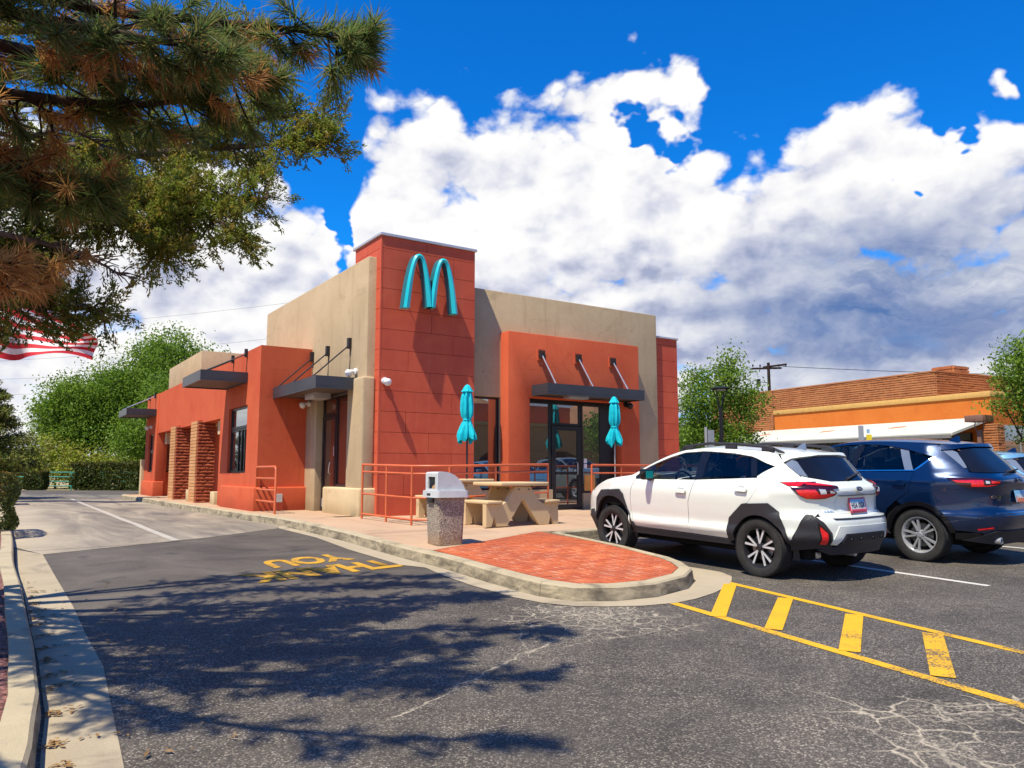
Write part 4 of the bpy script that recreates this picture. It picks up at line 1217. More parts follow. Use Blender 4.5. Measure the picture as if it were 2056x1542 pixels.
# concrete picnic tables
M_table = concrete('buff_concrete', (0.56, 0.40, 0.215), (0.64, 0.475, 0.275), (0.44, 0.29, 0.145), 0.25, 2.5)
def picnic_table(label, u, v, rz=0.0):
    x, y, z = pz(u, v, -0.004)
    t = thing('picnic_table', label, 'picnic table', (x, y, z), ROT + rz, 'concrete picnic tables on the patio')
    MB().box(-0.53, 0.53, -0.50, 0.50, 0.715, 0.785).build('tabletop', M_table, t, bevel=0.022, seg=3)
    for s in (-1, 1):
        MB().box(s * 0.64 - 0.165, s * 0.64 + 0.165, -0.48, 0.48, 0.40, 0.455).build('seat', M_table, t, bevel=0.018, seg=2)
    P_ = [(-0.17, 0.71), (-0.34, 0.46), (-0.45, 0.43), (-0.80, 0.42), (-0.80, 0.0), (-0.68, 0.0), (-0.62, 0.17), (-0.58, 0.0), (-0.36, 0.0), (-0.24, 0.15), (-0.02, 0.46),
          (0.02, 0.46), (0.24, 0.15), (0.36, 0.0), (0.58, 0.0), (0.62, 0.17), (0.68, 0.0), (0.80, 0.0), (0.80, 0.42), (0.45, 0.43), (0.34, 0.46), (0.17, 0.71)]
    for yy in (-0.42, 0.30):
        pl = [(a, b if b > .39 else b) for a, b in P_]
        f = MB().prism([(a, min(b, 0.398) if abs(a) > .44 else b) for a, b in pl], yy, yy + 0.12, 'xz').build('end_frame', M_table, t, bevel=0.008, seg=1)
        for sx_ in (-0.11, 0.11):
            MB().tube([(sx_, yy - 0.03, 0.655), (sx_, yy + 0.002, 0.655)], 0.014, 8).build('bolt', M_bracket, f)
        MB().box(-0.145, 0.145, yy - 0.02, yy + 0.005, 0.62, 0.70).build('bracket', M_table, f, bevel=0.008, seg=1)
    return t
picnic_table('buff concrete picnic table nearest the brick paving, its end frame facing the lot', 1.36, -3.02)
picnic_table('buff concrete picnic table against the red tower under the left umbrella', 1.35, -1.15)

# closed umbrellas
M_cloth = plain('turquoise_cloth', (0.008, 0.50, 0.60), 0.75, 0, 0.2, var=0.12, vscale=9, bump=0.2, bscale=30)
M_pole = plain('umbrella_pole', (0.05, 0.05, 0.055), 0.35, 0.6)
M_polel = plain('umbrella_pole_silver', (0.42, 0.42, 0.44), 0.35, 0.7)
def umbrella(label, u, v, H, mp, seed):
    x, y, z = pz(u, v)
    t = thing('closed_umbrella', label, 'umbrella', (x, y, z), R(55 * seed), 'closed turquoise patio umbrellas')
    MB().tube([(0, 0, 0.02), (0, 0, H - 0.08)], 0.02, 10).build('pole', mp, t, smooth=True)
    MB().lathe([(0.001, 0.07), (0.05, 0.07), (0.22, 0.04), (0.24, 0.0), (0.001, 0.0)], 20).build('base', M_bracket, t, smooth=True)
    r_ = random.Random(seed); ph = r_.uniform(0, 6); n8 = 8
    def fold(amp, jit):
        def f(i, k, a):
            return 1 + amp(i) * (1.15 - 2.1 * abs(math.sin(n8 * .5 * a + ph + jit * .5 * math.sin(2 * a + i * .35)))) + amp(i) * .45 * math.sin(5 * a + ph * 2 + i * .3) + amp(i) * .22 * math.sin(17 * a + i * 1.1)
        return f
    prof = [(0.02, H - 0.10), (0.085, H - 0.16), (0.108, H - 0.26), (0.115, H - 0.42), (0.118, H - 0.56), (0.105, H - 0.66), (0.072, H - 0.725), (0.07, H - 0.745),
            (0.092, H - 0.80), (0.118, H - 0.88), (0.142, H - 0.97), (0.158, H - 1.06), (0.150, H - 1.15)]
    amp = lambda i: (0.0, 0.1, 0.16, 0.20, 0.22, 0.22, 0.14, 0.14, 0.18, 0.24, 0.28, 0.32, 0.34)[i]
    mb = MB().lathe(prof, 96, wob=fold(amp, 0.8))
    # ragged hem: drop alternate folds
    n = 96
    for k in range(n):
        i = (len(prof) - 1) * n + k; px_, py_, pz_ = mb.v[i]
        mb.v[i] = (px_, py_, pz_ - 0.07 * math.sin(n8 * (2 * math.pi * k / n) * .5 + ph) - 0.03 * math.cos(3 * 2 * math.pi * k / n))
    mb.build('canopy', M_cloth, t, smooth=True, angle=80, clean=False)
    MB().lathe([(0.012, H), (0.04, H - 0.012), (0.075, H - 0.06), (0.115, H - 0.15), (0.118, H - 0.155), (0.06, H - 0.10), (0.02, H - 0.06)], 48, wob=lambda i, k, a: 1 + (0.12 * math.cos(8 * a + ph) if i >= 3 else 0)).build('vent_cap', M_cloth, t, smooth=True, angle=70, clean=False)
    MB().lathe([(0.083, H - 0.72), (0.09, H - 0.73), (0.09, H - 0.75), (0.082, H - 0.76)], 32).build('tie', M_cloth, t, smooth=True)
    return t
umbrella('closed turquoise umbrella in front of the red tower, on a black pole', 1.42, -1.30, 2.74, M_pole, 1)
umbrella('closed turquoise umbrella in front of the entrance glass, on a grey pole', 5.68, -1.05, 2.74, M_polel, 2)

# ------------------------------------------------------------------ cars
def interp(tab,x):
    # monotone-ish cubic (Catmull-Rom non uniform / pchip)
    n=len(tab)
    if x<=tab[0][0]: return tab[0][1]
    if x>=tab[-1][0]: return tab[-1][1]
    i=bisect.bisect_right([t[0] for t in tab],x)-1
    x0,y0=tab[i];x1,y1=tab[i+1];h=x1-x0
    def sl(j): return (tab[j+1][1]-tab[j][1])/(tab[j+1][0]-tab[j][0])
    def m(j):
        if j==0: return sl(0)
        if j==n-1: return sl(n-2)
        a,b=sl(j-1),sl(j)
        return 0 if a*b<=0 else 2*a*b/(a+b)
    t=(x-x0)/h
    return (2*t**3-3*t**2+1)*y0+(t**3-2*t*t+t)*h*m(i)+(-2*t**3+3*t*t)*y1+(t**3-t*t)*h*m(i+1)
WHITE=dict(
 zt=[(-.8,1.46),(-.36,1.475),(-.2,1.49),(0,1.515),(.5,1.545),(1.0,1.56),(1.37,1.535),(1.65,1.46),(2.06,1.28),(2.3,1.165),(2.5,1.14),(2.85,1.085),(3.2,.985),(3.45,.88),(3.64,.72)],
 w=[(.2,.78),(.35,.815),(.42,.838),(.515,.888),(.53,.888),(.60,.868),(.75,.885),(.95,.9),(1.08,.885),(1.16,.85),(1.3,.79),(1.5,.67),(1.6,.60)],
 r0=[(.3,-.78),(.42,-.82),(.5,-.86),(.66,-.88),(.75,-.86),(.775,-.78),(.85,-.75),(.95,-.76),(1.04,-.79),(1.09,-.78),(1.15,-.67),(1.18,-.62),(1.44,-.40),(1.5,-.36)],
 a=[(.3,.6),(.8,.6),(1.1,.6),(1.2,.52),(1.5,.36)],
 xf=[(.2,3.52),(.4,3.63),(.6,3.68),(.8,3.65),(.95,3.53),(1.0,3.5),(1.2,3.5)],af=.85,crown=[(-.4,.03),(1.3,.045),(2.1,.04),(2.6,.05),(3.5,.04)],R=.352,wb=2.67)
BLUE=dict(
 zt=[(-.9,1.58),(-.42,1.60),(-.2,1.625),(.2,1.65),(.7,1.665),(1.2,1.645),(1.53,1.58),(1.9,1.42),(2.3,1.22),(2.6,1.17),(3.0,1.1),(3.3,.99),(3.5,.85),(3.62,.72)],
 w=[(.2,.82),(.35,.87),(.5,.90),(.7,.915),(.95,.925),(1.1,.915),(1.2,.88),(1.4,.80),(1.6,.69),(1.7,.63)],
 r0=[(.3,-.83),(.42,-.88),(.55,-.95),(.66,-.97),(.70,-.90),(.8,-.86),(.95,-.85),(1.08,-.88),(1.14,-.87),(1.22,-.76),(1.27,-.72),(1.55,-.46),(1.62,-.42)],
 a=[(.3,.65),(.8,.65),(1.1,.65),(1.25,.55),(1.6,.4)],
 xf=[(.2,3.5),(.4,3.58),(.6,3.62),(.8,3.6),(.95,3.5),(1.2,3.4)],af=.9,crown=[(-.4,.03),(1.3,.045),(2.1,.04),(2.6,.05),(3.5,.04)],R=.362,wb=2.70)
def Wid(S,x,z):
    w=interp(S['w'],z); r=interp(S['r0'],z); a=interp(S['a'],z)
    k=1.
    if x<r+a: k=max(0,(x-r)/a)**.25
    xf=interp(S['xf'],z)
    if x>xf-S['af']: k*=max(0,(xf-x)/S['af'])**.22
    zt=interp(S['zt'],x); rr=.07
    if z>zt-rr: 
        q=min(1,(z-(zt-rr))/rr); w-=.035*(1-(1-q*q)**.5)
    return w*k
def Rear(S,y,z):
    w=interp(S['w'],z); return interp(S['r0'],z)+interp(S['a'],z)*min(1.,abs(y)/w)**4

def map_side(S, s):
    def f(x, z, off=0.0):
        y = Wid(S, x, z); e = 0.004
        gx = (Wid(S, x + e, z) - Wid(S, x - e, z)) / (2 * e); gz_ = (Wid(S, x, z + e) - Wid(S, x, z - e)) / (2 * e)
        gx = max(-3, min(3, gx)); gz_ = max(-3, min(3, gz_))
        n = Vector((-gx, 1, -gz_)).normalized()
        p = Vector((x, y, z)) + n * off
        return (p.x, p.y * s, p.z)
    return f
def map_rear(S):
    def f(y, z, off=0.0):
        x = Rear(S, y, z); e = 0.004
        gy = (Rear(S, y + e, z) - Rear(S, y - e, z)) / (2 * e); gz_ = (Rear(S, y, z + e) - Rear(S, y, z - e)) / (2 * e)
        gy = max(-4, min(4, gy)); gz_ = max(-3, min(3, gz_))
        n = Vector((-1, gy, gz_)).normalized()
        p = Vector((x, y, z)) + n * off
        return tuple(p)
    return f
def map_front(S):
    def f(y, z, off=0.0):
        w_ = interp(S['w'], z); x = interp(S['xf'], z) - S['af'] * min(1, abs(y) / w_) ** 4.5
        return (x + off, y, z)
    return f
def map_top(S):
    def f(x, s, off=0.0):
        zt = interp(S['zt'], x) - 0.004; we = Wid(S, x, zt)
        return (x, s * we, zt + interp(S['crown'], x) * (1 - s * s) + off)
    return f

def shrink(poly, d):
    a = sum(poly[i - 1][0] * poly[i][1] - poly[i][0] * poly[i - 1][1] for i in range(len(poly)))
    return offset_path(poly, d if a > 0 else -d, closed=True)

def panel(nm, poly, fn, m, parent, off=0.0, thick=0.012, step=0.04, gap=0.0025, angle=40):
    """2D outline laid on the body surface, cut to a fine grid, edges turned in"""
    if gap: poly = shrink(poly, gap)
    bm = bmesh.new()
    fill_outline(bm, poly)
    for ax in (0, 1):
        lo = min(p[ax] for p in poly); hi = max(p[ax] for p in poly)
        st = step if not isinstance(step, tuple) else step[ax]
        k = math.floor(lo / st) + 1
        while k * st < hi - 1e-4:
            co = [0, 0, 0]; no = [0, 0, 0]; co[ax] = k * st; no[ax] = 1
            bmesh.ops.bisect_plane(bm, geom=bm.verts[:] + bm.edges[:] + bm.faces[:], plane_co=co, plane_no=no)
            k += 1
    bmesh.ops.remove_doubles(bm, verts=bm.verts, dist=1e-5)
    flat = {v: (v.co.x, v.co.y) for v in bm.verts}
    be = [e for e in bm.edges if e.is_boundary]
    for v, (a, b) in flat.items(): v.co = fn(a, b, off)
    if thick:
        low = {}
        for e in be:
            for v in e.verts:
                if v not in low:
                    low[v] = bm.verts.new(fn(*flat[v], off - thick))
        for e in be:
            a, b = e.verts
            try: bm.faces.new((a, b, low[b], low[a]))
            except ValueError: pass
    bm.normal_update()
    main = [f for f in bm.faces if all(v in flat for v in f.verts)]
    vote = 0.0
    for f in main[::max(1, len(main) // 12)]:
        a = sum(flat[v][0] for v in f.verts) / len(f.verts); b = sum(flat[v][1] for v in f.verts) / len(f.verts)
        vote += f.normal.dot(Vector(fn(a, b, off + .01)) - Vector(fn(a, b, off)))
    if thick: bmesh.ops.recalc_face_normals(bm, faces=bm.faces)
    bm.normal_update()
    vote = 0.0
    for f in main[::max(1, len(main) // 12)]:
        a = sum(flat[v][0] for v in f.verts) / len(f.verts); b = sum(flat[v][1] for v in f.verts) / len(f.verts)
        vote += f.normal.dot(Vector(fn(a, b, off + .01)) - Vector(fn(a, b, off)))
    if vote < 0: bmesh.ops.reverse_faces(bm, faces=bm.faces)
    for f in bm.faces: f.smooth = True
    for e in bm.edges:
        if len(e.link_faces) == 2 and e.calc_face_angle(0) > R(angle): e.smooth = False
    me = bpy.data.meshes.new(nm); bm.to_mesh(me); bm.free()
    me.materials.append(m)
    o = bpy.data.objects.new(nm, me); COL.objects.link(o); o.parent = parent
    return o

def arc(cx_, cz_, r, a0, a1, n=14):
    return [(cx_ + r * math.cos(R(a0 + (a1 - a0) * k / n)), cz_ + r * math.sin(R(a0 + (a1 - a0) * k / n))) for k in range(n + 1)]

def car_paint(name, c, metal=0.0, coat=1.0, flake=False):
    m, nt, bs, P = new_mat(name)
    n = nt.noise(P, 3, 4, 0.6)
    nt.put(bs.inputs['Base Color'], nt.mix(nt.rng(n, 0.3, 0.7), tuple(x * 0.96 for x in c), c))
    bs.inputs['Metallic'].default_value = metal
    bs.inputs['Roughness'].default_value = 0.35 if not flake else 0.28
    bs.inputs['Coat Weight'].default_value = coat; bs.inputs['Coat Roughness'].default_value = 0.025
    return m
M_wpaint = car_paint('white_car_paint', (0.76, 0.80, 0.74))
M_bpaint = car_paint('blue_car_paint', (0.002, 0.018, 0.070), 0.45, 1.0, True)
M_clad = plain('grey_cladding', (0.026, 0.026, 0.032), 0.55, 0, 0.4, var=0.1, bump=0.12, bscale=400)
M_gloss = plain('gloss_black', (0.008, 0.008, 0.010), 0.12, 0, 0.5, var=0.1)
M_cglass = car_glass('car_side_glass', (0.42, 0.50, 0.55))
M_pglass = car_glass('privacy_glass', (0.10, 0.12, 0.14))
M_tyre = plain('tyre_rubber', (0.030, 0.029, 0.028), 0.85, 0, 0.3, var=0.2, vscale=8, bump=0.3, bscale=90)
M_alloy = plain('machined_alloy', (0.56, 0.57, 0.59), 0.28, 0.2, var=0.05)
M_alloyd = plain('dark_alloy', (0.03, 0.03, 0.034), 0.35, 0.5)
M_alloyg = plain('silver_alloy', (0.60, 0.61, 0.63), 0.28, 0.6, var=0.05)
M_disc = plain('brake_disc', (0.25, 0.24, 0.23), 0.4, 0.9)
M_tail = plain('tail_lens', (0.70, 0.008, 0.012), 0.12, 0, 0.6, 0.6, var=0.15, vscale=30)
M_taild = plain('tail_lens_dark', (0.035, 0.004, 0.007), 0.12, 0, 0.5, 0.4)
M_clear = plain('clear_lens', (0.55, 0.56, 0.58), 0.12, 0.3, 0.6, 0.5)
M_chrome = plain('bright_trim', (0.75, 0.77, 0.80), 0.12, 1.0, var=0.02)
M_grtrim = plain('grey_gloss_trim', (0.16, 0.19, 0.25), 0.15, 0.1, 0.6, 0.8)
M_under = plain('underbody', (0.012, 0.012, 0.012), 0.95, 0, 0.1)
M_seat = plain('grey_seat_cloth', (0.085, 0.09, 0.10), 0.9)
M_plate_w = plain('plate_face', (0.72, 0.78, 0.80), 0.4)
M_plate_r = plain('plate_frame_red', (0.62, 0.05, 0.11), 0.4)
M_plate_t = plain('plate_letters', (0.03, 0.035, 0.09), 0.5)
M_plate_o = plain('plate_desert', (0.66, 0.17, 0.06), 0.45)
M_plate_s = plain('plate_sky', (0.20, 0.48, 0.72), 0.45)
M_ember = plain('emblem_dark', (0.03, 0.035, 0.06), 0.2, 0.5)
M_head = plain('headlamp', (0.35, 0.25, 0.22), 0.1, 0.3, 0.6, 0.6)
M_mirror = plain('mirror_glass', (0.02, 0.42, 0.40), 0.05, 0.3)

def wheel(parent, x, y, Rr, side, style, m1, m2):
    """tyre, rim, spokes, disc; side = +1 for the left wheel"""
    o = thing('wheel', None, None, (x, y, Rr)); o.parent = parent
    if side < 0: o.rotation_euler = (0, 0, math.pi)
    wd = 0.215
    rim = Rr * 0.665
    pr = [(rim, -wd * .44), (rim + .02, -wd * .50), (Rr * .86, -wd * .53), (Rr * .955, -wd * .50), (Rr * .992, -wd * .42)]
    for g in (-.26, -.09, .09, .26):
        pr += [(Rr, wd * (g - .035)), (Rr - .007, wd * (g - .03)), (Rr - .007, wd * (g + .03)), (Rr, wd * (g + .035))]
    pr += [(Rr * .992, wd * .42), (Rr * .955, wd * .50), (Rr * .86, wd * .53), (rim + .02, wd * .50), (rim, wd * .44)]
    ty = MB().lathe(pr, 64, axis='y')
    # shoulder blocks
    for k in range(60):
        a = 2 * math.pi * k / 60
        for s in (-1, 1):
            c = Vector((math.cos(a), 0, math.sin(a))) * (Rr * .982) + Vector((0, s * wd * .46, 0))
            tn = Vector((-math.sin(a), 0, math.cos(a)))
            ty.obox(c, tn * 0.012, Vector((0, 0.015, 0)), Vector((math.cos(a), 0, math.sin(a))) * 0.0015)
    ty.build('tyre', M_tyre, o, smooth=True, angle=35, clean=False)
    ri = MB().lathe([(rim, -wd * .44), (rim - .012, -wd * .3), (rim - .03, 0.02), (rim - .014, wd * .36), (rim - .006, wd * .455), (rim + .006, wd * .475), (rim + .01, wd * .44)], 48, axis='y')
    ri.build('rim', m1 if style == 'ten' else m2, o, smooth=True)
    MB().lathe([(0.001, -0.01), (rim - .03, -0.01), (rim - .03, -0.02), (0.001, -0.02)], 40, axis='y').build('dark_well', M_under, o)
    MB().lathe([(0.001, 0.018), (rim * .66, 0.018), (rim * .66, 0.004), (0.001, 0.004)], 40, axis='y').build('brake_disc', M_disc, o, smooth=True)
    sp = MB(); dk = MB()
    yb = wd * .40
    if style == 'star':
        for k in range(5):
            a0 = R(90 + 72 * k)
            for s in (-1, 1):
                # each double spoke: two slim machined arms splaying to the rim, dark flanks
                p0 = (math.cos(a0) * .045, math.sin(a0) * .045); a1 = a0 + s * R(13) + R(4)
                p1 = (math.cos(a1) * (rim - .012), math.sin(a1) * (rim - .012))
                t = Vector((p1[0] - p0[0], p1[1] - p0[1])).normalized(); n = Vector((-t.y, t.x))
                w0, w1 = 0.009, 0.0135
                q = [(p0[0] - n.x * w0, p0[1] - n.y * w0), (p1[0] - n.x * w1, p1[1] - n.y * w1), (p1[0] + n.x * w1, p1[1] + n.y * w1), (p0[0] + n.x * w0, p0[1] + n.y * w0)]
                sp.raw([(x_, yb - .016 + .010 * i, z_) for i in (0, 1) for x_, z_ in q][:4] + [(x_, yb - .004, z_) for x_, z_ in q], [(4, 5, 6, 7), (0, 1, 5, 4), (2, 3, 7, 6), (1, 2, 6, 5)])
                w0, w1 = 0.014, 0.021
                q = [(p0[0] - n.x * w0, p0[1] - n.y * w0), (p1[0] - n.x * w1, p1[1] - n.y * w1), (p1[0] + n.x * w1, p1[1] + n.y * w1), (p0[0] + n.x * w0, p0[1] + n.y * w0)]
                dk.raw([(x_, 0.03, z_) for x_, z_ in q] + [(x_, yb - .012, z_) for x_, z_ in q], [(4, 5, 6, 7), (0, 1, 5, 4), (2, 3, 7, 6), (1, 2, 6, 5), (3, 0, 4, 7)])
    else:
        for k in range(10):
            a0 = R(90 + 36 * k + (7 if k % 2 else -7))
            p0 = (math.cos(a0) * .04, math.sin(a0) * .04); p1 = (math.cos(a0) * (rim - .01), math.sin(a0) * (rim - .01))
            t = Vector((p1[0] - p0[0], p1[1] - p0[1])).normalized(); n = Vector((-t.y, t.x))
            w0, w1 = 0.011, 0.015
            q = [(p0[0] - n.x * w0, p0[1] - n.y * w0), (p1[0] - n.x * w1, p1[1] - n.y * w1), (p1[0] + n.x * w1, p1[1] + n.y * w1), (p0[0] + n.x * w0, p0[1] + n.y * w0)]
            sp.raw([(x_, yb - .035, z_) for x_, z_ in q] + [(x_, yb - .004, z_) for x_, z_ in q], [(4, 5, 6, 7), (0, 1, 5, 4), (2, 3, 7, 6), (1, 2, 6, 5)])
    if dk.v: dk.build('spoke_backs', m2, o)
    sp.build('spokes', m1, o)
    hub = MB().lathe([(0.001, yb + .004), (0.03, yb + .003), (0.034, yb - .004), (0.062, yb - .012), (0.066, .02)], 28, axis='y')
    hub.build('hub_cap', m2 if style == 'star' else m1, o, smooth=True)
    lg = MB()
    for k in range(5):
        a = R(54 + 72 * k); lg.tube([(math.cos(a) * .052, yb - .02, math.sin(a) * .052), (math.cos(a) * .052, yb - .004, math.sin(a) * .052)], 0.009, 6)
    tag(lg.build('lug_nuts', M_alloyd, o), kind='stuff')
    return o

def car_matrix(u, v):
    x, y = W(u, v); z = gz(y)
    fw = Vector((VX, VY, 0.03 * VY)).normalized(); lf = Vector((-UX, -UY, -0.03 * UY)); lf = (lf - fw * lf.dot(fw)).normalized()
    up = fw.cross(lf)
    return Matrix(((fw.x, lf.x, up.x, x), (fw.y, lf.y, up.y, y), (fw.z, lf.z, up.z, z), (0, 0, 0, 1)))

def build_car(nm, label, S, G, u, v):
    car = thing(nm, label, 'car', group='cars parked in the lot')
    car.matrix_world = car_matrix(u, v)
    P = G['paint']; Rr, wb = S['R'], S['wb']; mt, mr, mf = map_top(S), map_rear(S), map_front(S)
    # dark tub behind the panel gaps, floor and wheel wells
    for s in (1, -1):
        ms = map_side(S, s)
        tub = [(-0.50, 0.40), (-0.42, 0.36)] + arc(0, Rr, 0.395, 180, 0) + [(0.42, 0.33), (wb - 0.42, 0.33)] + arc(wb, Rr, 0.395, 180, 0) + [(wb + 0.5, 0.35), (wb + 0.55, 0.75), (wb - 0.3, 0.95), (wb - 0.6, 1.08), (0.0, 1.12), (-0.50, 1.05)]
        panel('inner_shell', tub, ms, M_under, car, -0.035, 0.0, 0.12, 0)
    MB().box(-0.52, wb + 0.45, -0.60, 0.60, 0.24, 0.42).build('floor_pan', M_under, car)
    for xx in (0, wb):
        MB().box(xx - 0.42, xx + 0.42, -0.62, 0.62, 0.40, 0.85).build('wheel_well', M_under, car)
    MB().tube([(0, -0.7, Rr), (0, 0.7, Rr)], 0.04, 8).build('axle', M_under, car)
    mb_ = MB().box(-0.68, -0.45, -0.5, 0.5, 0.42, 0.95); mb_.build('boot_liner', M_under, car)
    # bodywork by side
    for s in (1, -1):
        ms = map_side(S, s)
        for k, (n_, poly, m_, off, th) in enumerate(G['side']):
            o = panel(n_, poly, ms, {'paint': P}.get(m_, m_), car, off, th)
            if n_ in ('front_door', 'rear_door'):
                hx, hz = G['handles'][n_]
                panel('handle', [(hx - .095, hz - .017), (hx - .08, hz - .03), (hx + .07, hz - .026), (hx + .095, hz - .010), (hx + .095, hz + .016), (hx + .08, hz + .024), (hx - .08, hz + .020), (hx - .095, hz + .008)], ms, G['handle_m'], o, 0.034, 0.022, 0.03, 0, 60)
                panel('handle_recess', [(hx - .07, hz - .045)] + [(hx - .05, hz + .04), (hx + .05, hz + .042), (hx + .07, hz - .040)], ms, G['recess_m'], o, 0.0015, 0.0, 0.03, 0)
        for n_, poly, m_, off, th in G['lamps_side']:
            panel(n_, poly, ms, m_, car, off, th, 0.03, 0, 60)
        # mirror
        mx_, mz_ = G['mirror']
        wy = Wid(S, mx_, mz_ - .06) + 0.10
        mo = MB().raw([(mx_ + a * .06 * (1 - .25 * (c < 0)), s * (wy + b * .10), mz_ + c * .075) for a in (-1, 1) for b in (-1, 1) for c in (-1, 1)],
                      [(0, 1, 3, 2), (4, 6, 7, 5), (0, 4, 5, 1), (2, 3, 7, 6), (0, 2, 6, 4), (1, 5, 7, 3)]).build('wing_mirror', M_gloss if G['mirror_black'] else P, car, bevel=0.03, seg=3)
        MB().box(mx_ - .063, mx_ - .060, s * wy - .07, s * wy + .07, mz_ - .05, mz_ + .05).build('mirror_glass', M_mirror, mo, bevel=0.0)
        MB().tube([(mx_ + .02, s * (wy - .18), mz_ - .085), (mx_ + .01, s * (wy - .03), mz_ - .065)], 0.022, 8).build('mirror_arm', M_gloss, mo)
        # roof rail
        if G['rail']:
            pts = [(x_, s * (Wid(S, x_, interp(S['zt'], x_) - .02) - .045), interp(S['zt'], x_) + h_) for x_, h_ in G['rail']]
            MB().tube(pts, 0.019, 8).build('roof_rail', M_clad, car, smooth=True)
            for x_ in G['rail_feet']:
                yy = s * (Wid(S, x_, interp(S['zt'], x_) - .02) - .045)
                MB().box(x_ - .09, x_ + .09, yy - .02, yy + .02, interp(S['zt'], x_) - .01, interp(S['zt'], x_) + .05).build('rail_foot', M_clad, car, bevel=0.01)
        for n_, xx in (('f', wb), ('r', 0)):
            wheel(car, xx, s * (G['track'] / 2), Rr, s, G['wheel'], G['wm1'], G['wm2'])
    # top surface pieces in (x, s)
    x0, x1, x2, x3 = G['top']
    panel('roof', [(x0, -.97), (x1, -.97), (x1 + .03, -.5), (x1 + .04, 0), (x1 + .03, .5), (x1, .97), (x0, .97)], mt, P, car, 0, 0.01, (0.05, 0.12), 0)
    panel('windscreen', [(x1 + .0, -.93), (x2, -.93), (x2 + .10, -.5), (x2 + .12, 0), (x2 + .10, .5), (x2, .93), (x1, .93), (x1 + .04, .5), (x1 + .05, 0), (x1 + .04, -.5)], mt, M_cglass, car, 0.0, 0.006, (0.05, 0.12), 0.003)
    panel('bonnet', [(x2 + .02, -.97), (x3, -.97), (x3 + .05, -.5), (x3 + .05, .5), (x3, .97), (x2 + .02, .97), (x2 + .12, .5), (x2 + .14, 0), (x2 + .12, -.5)], mt, P, car, 0, 0.01, (0.05, 0.12), 0.003)
    for s in (-1, 1):
        panel('roof_pillar', [(x1 - .02, s * .93), (x2 + .03, s * .93), (x2 + .03, s * 1.0), (x1 - .02, s * 1.0)], mt, P, car, 0, 0.01, (0.05, 0.12), 0)
    panel('roof_edge', [(x0, .965), (x1, .965), (x1, 1.0), (x0, 1.0)], mt, P, car, 0, 0.01, (0.05, 0.12), 0)
    panel('roof_edge', [(x0, -.965), (x1, -.965), (x1, -1.0), (x0, -1.0)], mt, P, car, 0, 0.01, (0.05, 0.12), 0)
    for n_, poly, m_, off, th in G['rear']:
        panel(n_, poly, mr, {'paint': P}.get(m_, m_), car, off, th, 0.035, 0.002 if th else 0)
    for n_, poly, m_, off, th in G['lamps_rear']:
        for s in (1, -1):
            panel(n_, [(y_ * s, z_) for y_, z_ in poly], mr, m_, car, off, th, 0.03, 0, 60)
    panel('front_bumper', [(-.72, .30), (.72, .30), (.78, .55), (.76, .80), (.6, .90), (-.6, .90), (-.76, .80), (-.78, .55)], mf, P, car, 0, 0.01, 0.06, 0)
    panel('grille', [(-.5, .55), (.5, .55), (.55, .80), (-.55, .80)], mf, M_clad, car, 0.01, 0.008, 0.06, 0)
    panel('lower_grille', [(-.72, .26), (.72, .26), (.76, .5), (-.76, .5)], mf, M_clad, car, 0.012, 0.01, 0.06, 0)
    # interior
    for s in (1, -1):
        for xx in (1.28, 0.45):
            st = MB().box(xx - .25, xx + .28, s * .36 - .24, s * .36 + .24, 0.50, 0.70)
            st.obox((xx - .30, s * .36, 0.95), (.07, 0, 0.02), (0, .23, 0), (-.07, 0, .33)); st.obox((xx - .40, s * .36, 1.33), (.045, 0, 0), (0, .12, 0), (-.02, 0, .09))
            st.build('seat', M_seat, car, bevel=0.03)
    MB().box(1.75, 2.1, -.70, .70, 0.75, 1.06).build('dashboard', M_gloss if False else M_seat, car, bevel=0.05)
    MB().lathe([(0.175 + .016 * math.cos(k * math.pi / 4), .016 * math.sin(k * math.pi / 4)) for k in range(9)], 28, (0, 0, 0), 'x').build('steering_wheel', M_clad, car, smooth=True, loc=(1.66, .37, 1.06), rot=(0, R(22), 0))
    MB().box(-0.45, 2.2, -.72, .72, 0.44, 0.50).build('cabin_floor', M_under, car)
    # antenna fin
    ax_ = G['fin']; zz = interp(S['zt'], ax_) + interp(S['crown'], ax_)
    MB().raw([(ax_ + .11, 0, zz - .005), (ax_ - .05, -.035, zz - .01), (ax_ - .05, .035, zz - .01), (ax_ - .055, 0, zz + .075), (ax_ - .02, 0, zz + .07), (ax_ - .075, 0, zz - .01)],
             [(0, 1, 4), (0, 4, 2), (1, 3, 4), (2, 4, 3), (1, 5, 3), (2, 3, 5)]).build('antenna_fin', G['fin_m'], car, smooth=True, angle=25)
    return car, mr

def rear_text(txt, mr, car, m, y0, y1, z0, z1, off, nm='lettering', bold=0.02):
    """flat lettering on the rear surface, read from behind (left to right = +y to -y)"""
    me = text_mesh(txt, 1.0, bold, align='LEFT')
    xs = [v.co.x for v in me.vertices]; ys = [v.co.y for v in me.vertices]
    a, b, c, d = min(xs), max(xs), min(ys), max(ys)
    for v in me.vertices:
        v.co = mr(y0 + (y1 - y0) * (v.co.x - a) / (b - a), z0 + (z1 - z0) * (v.co.y - c) / (d - c), off)
    me.materials.append(m)
    return link_mesh(nm, me, car)

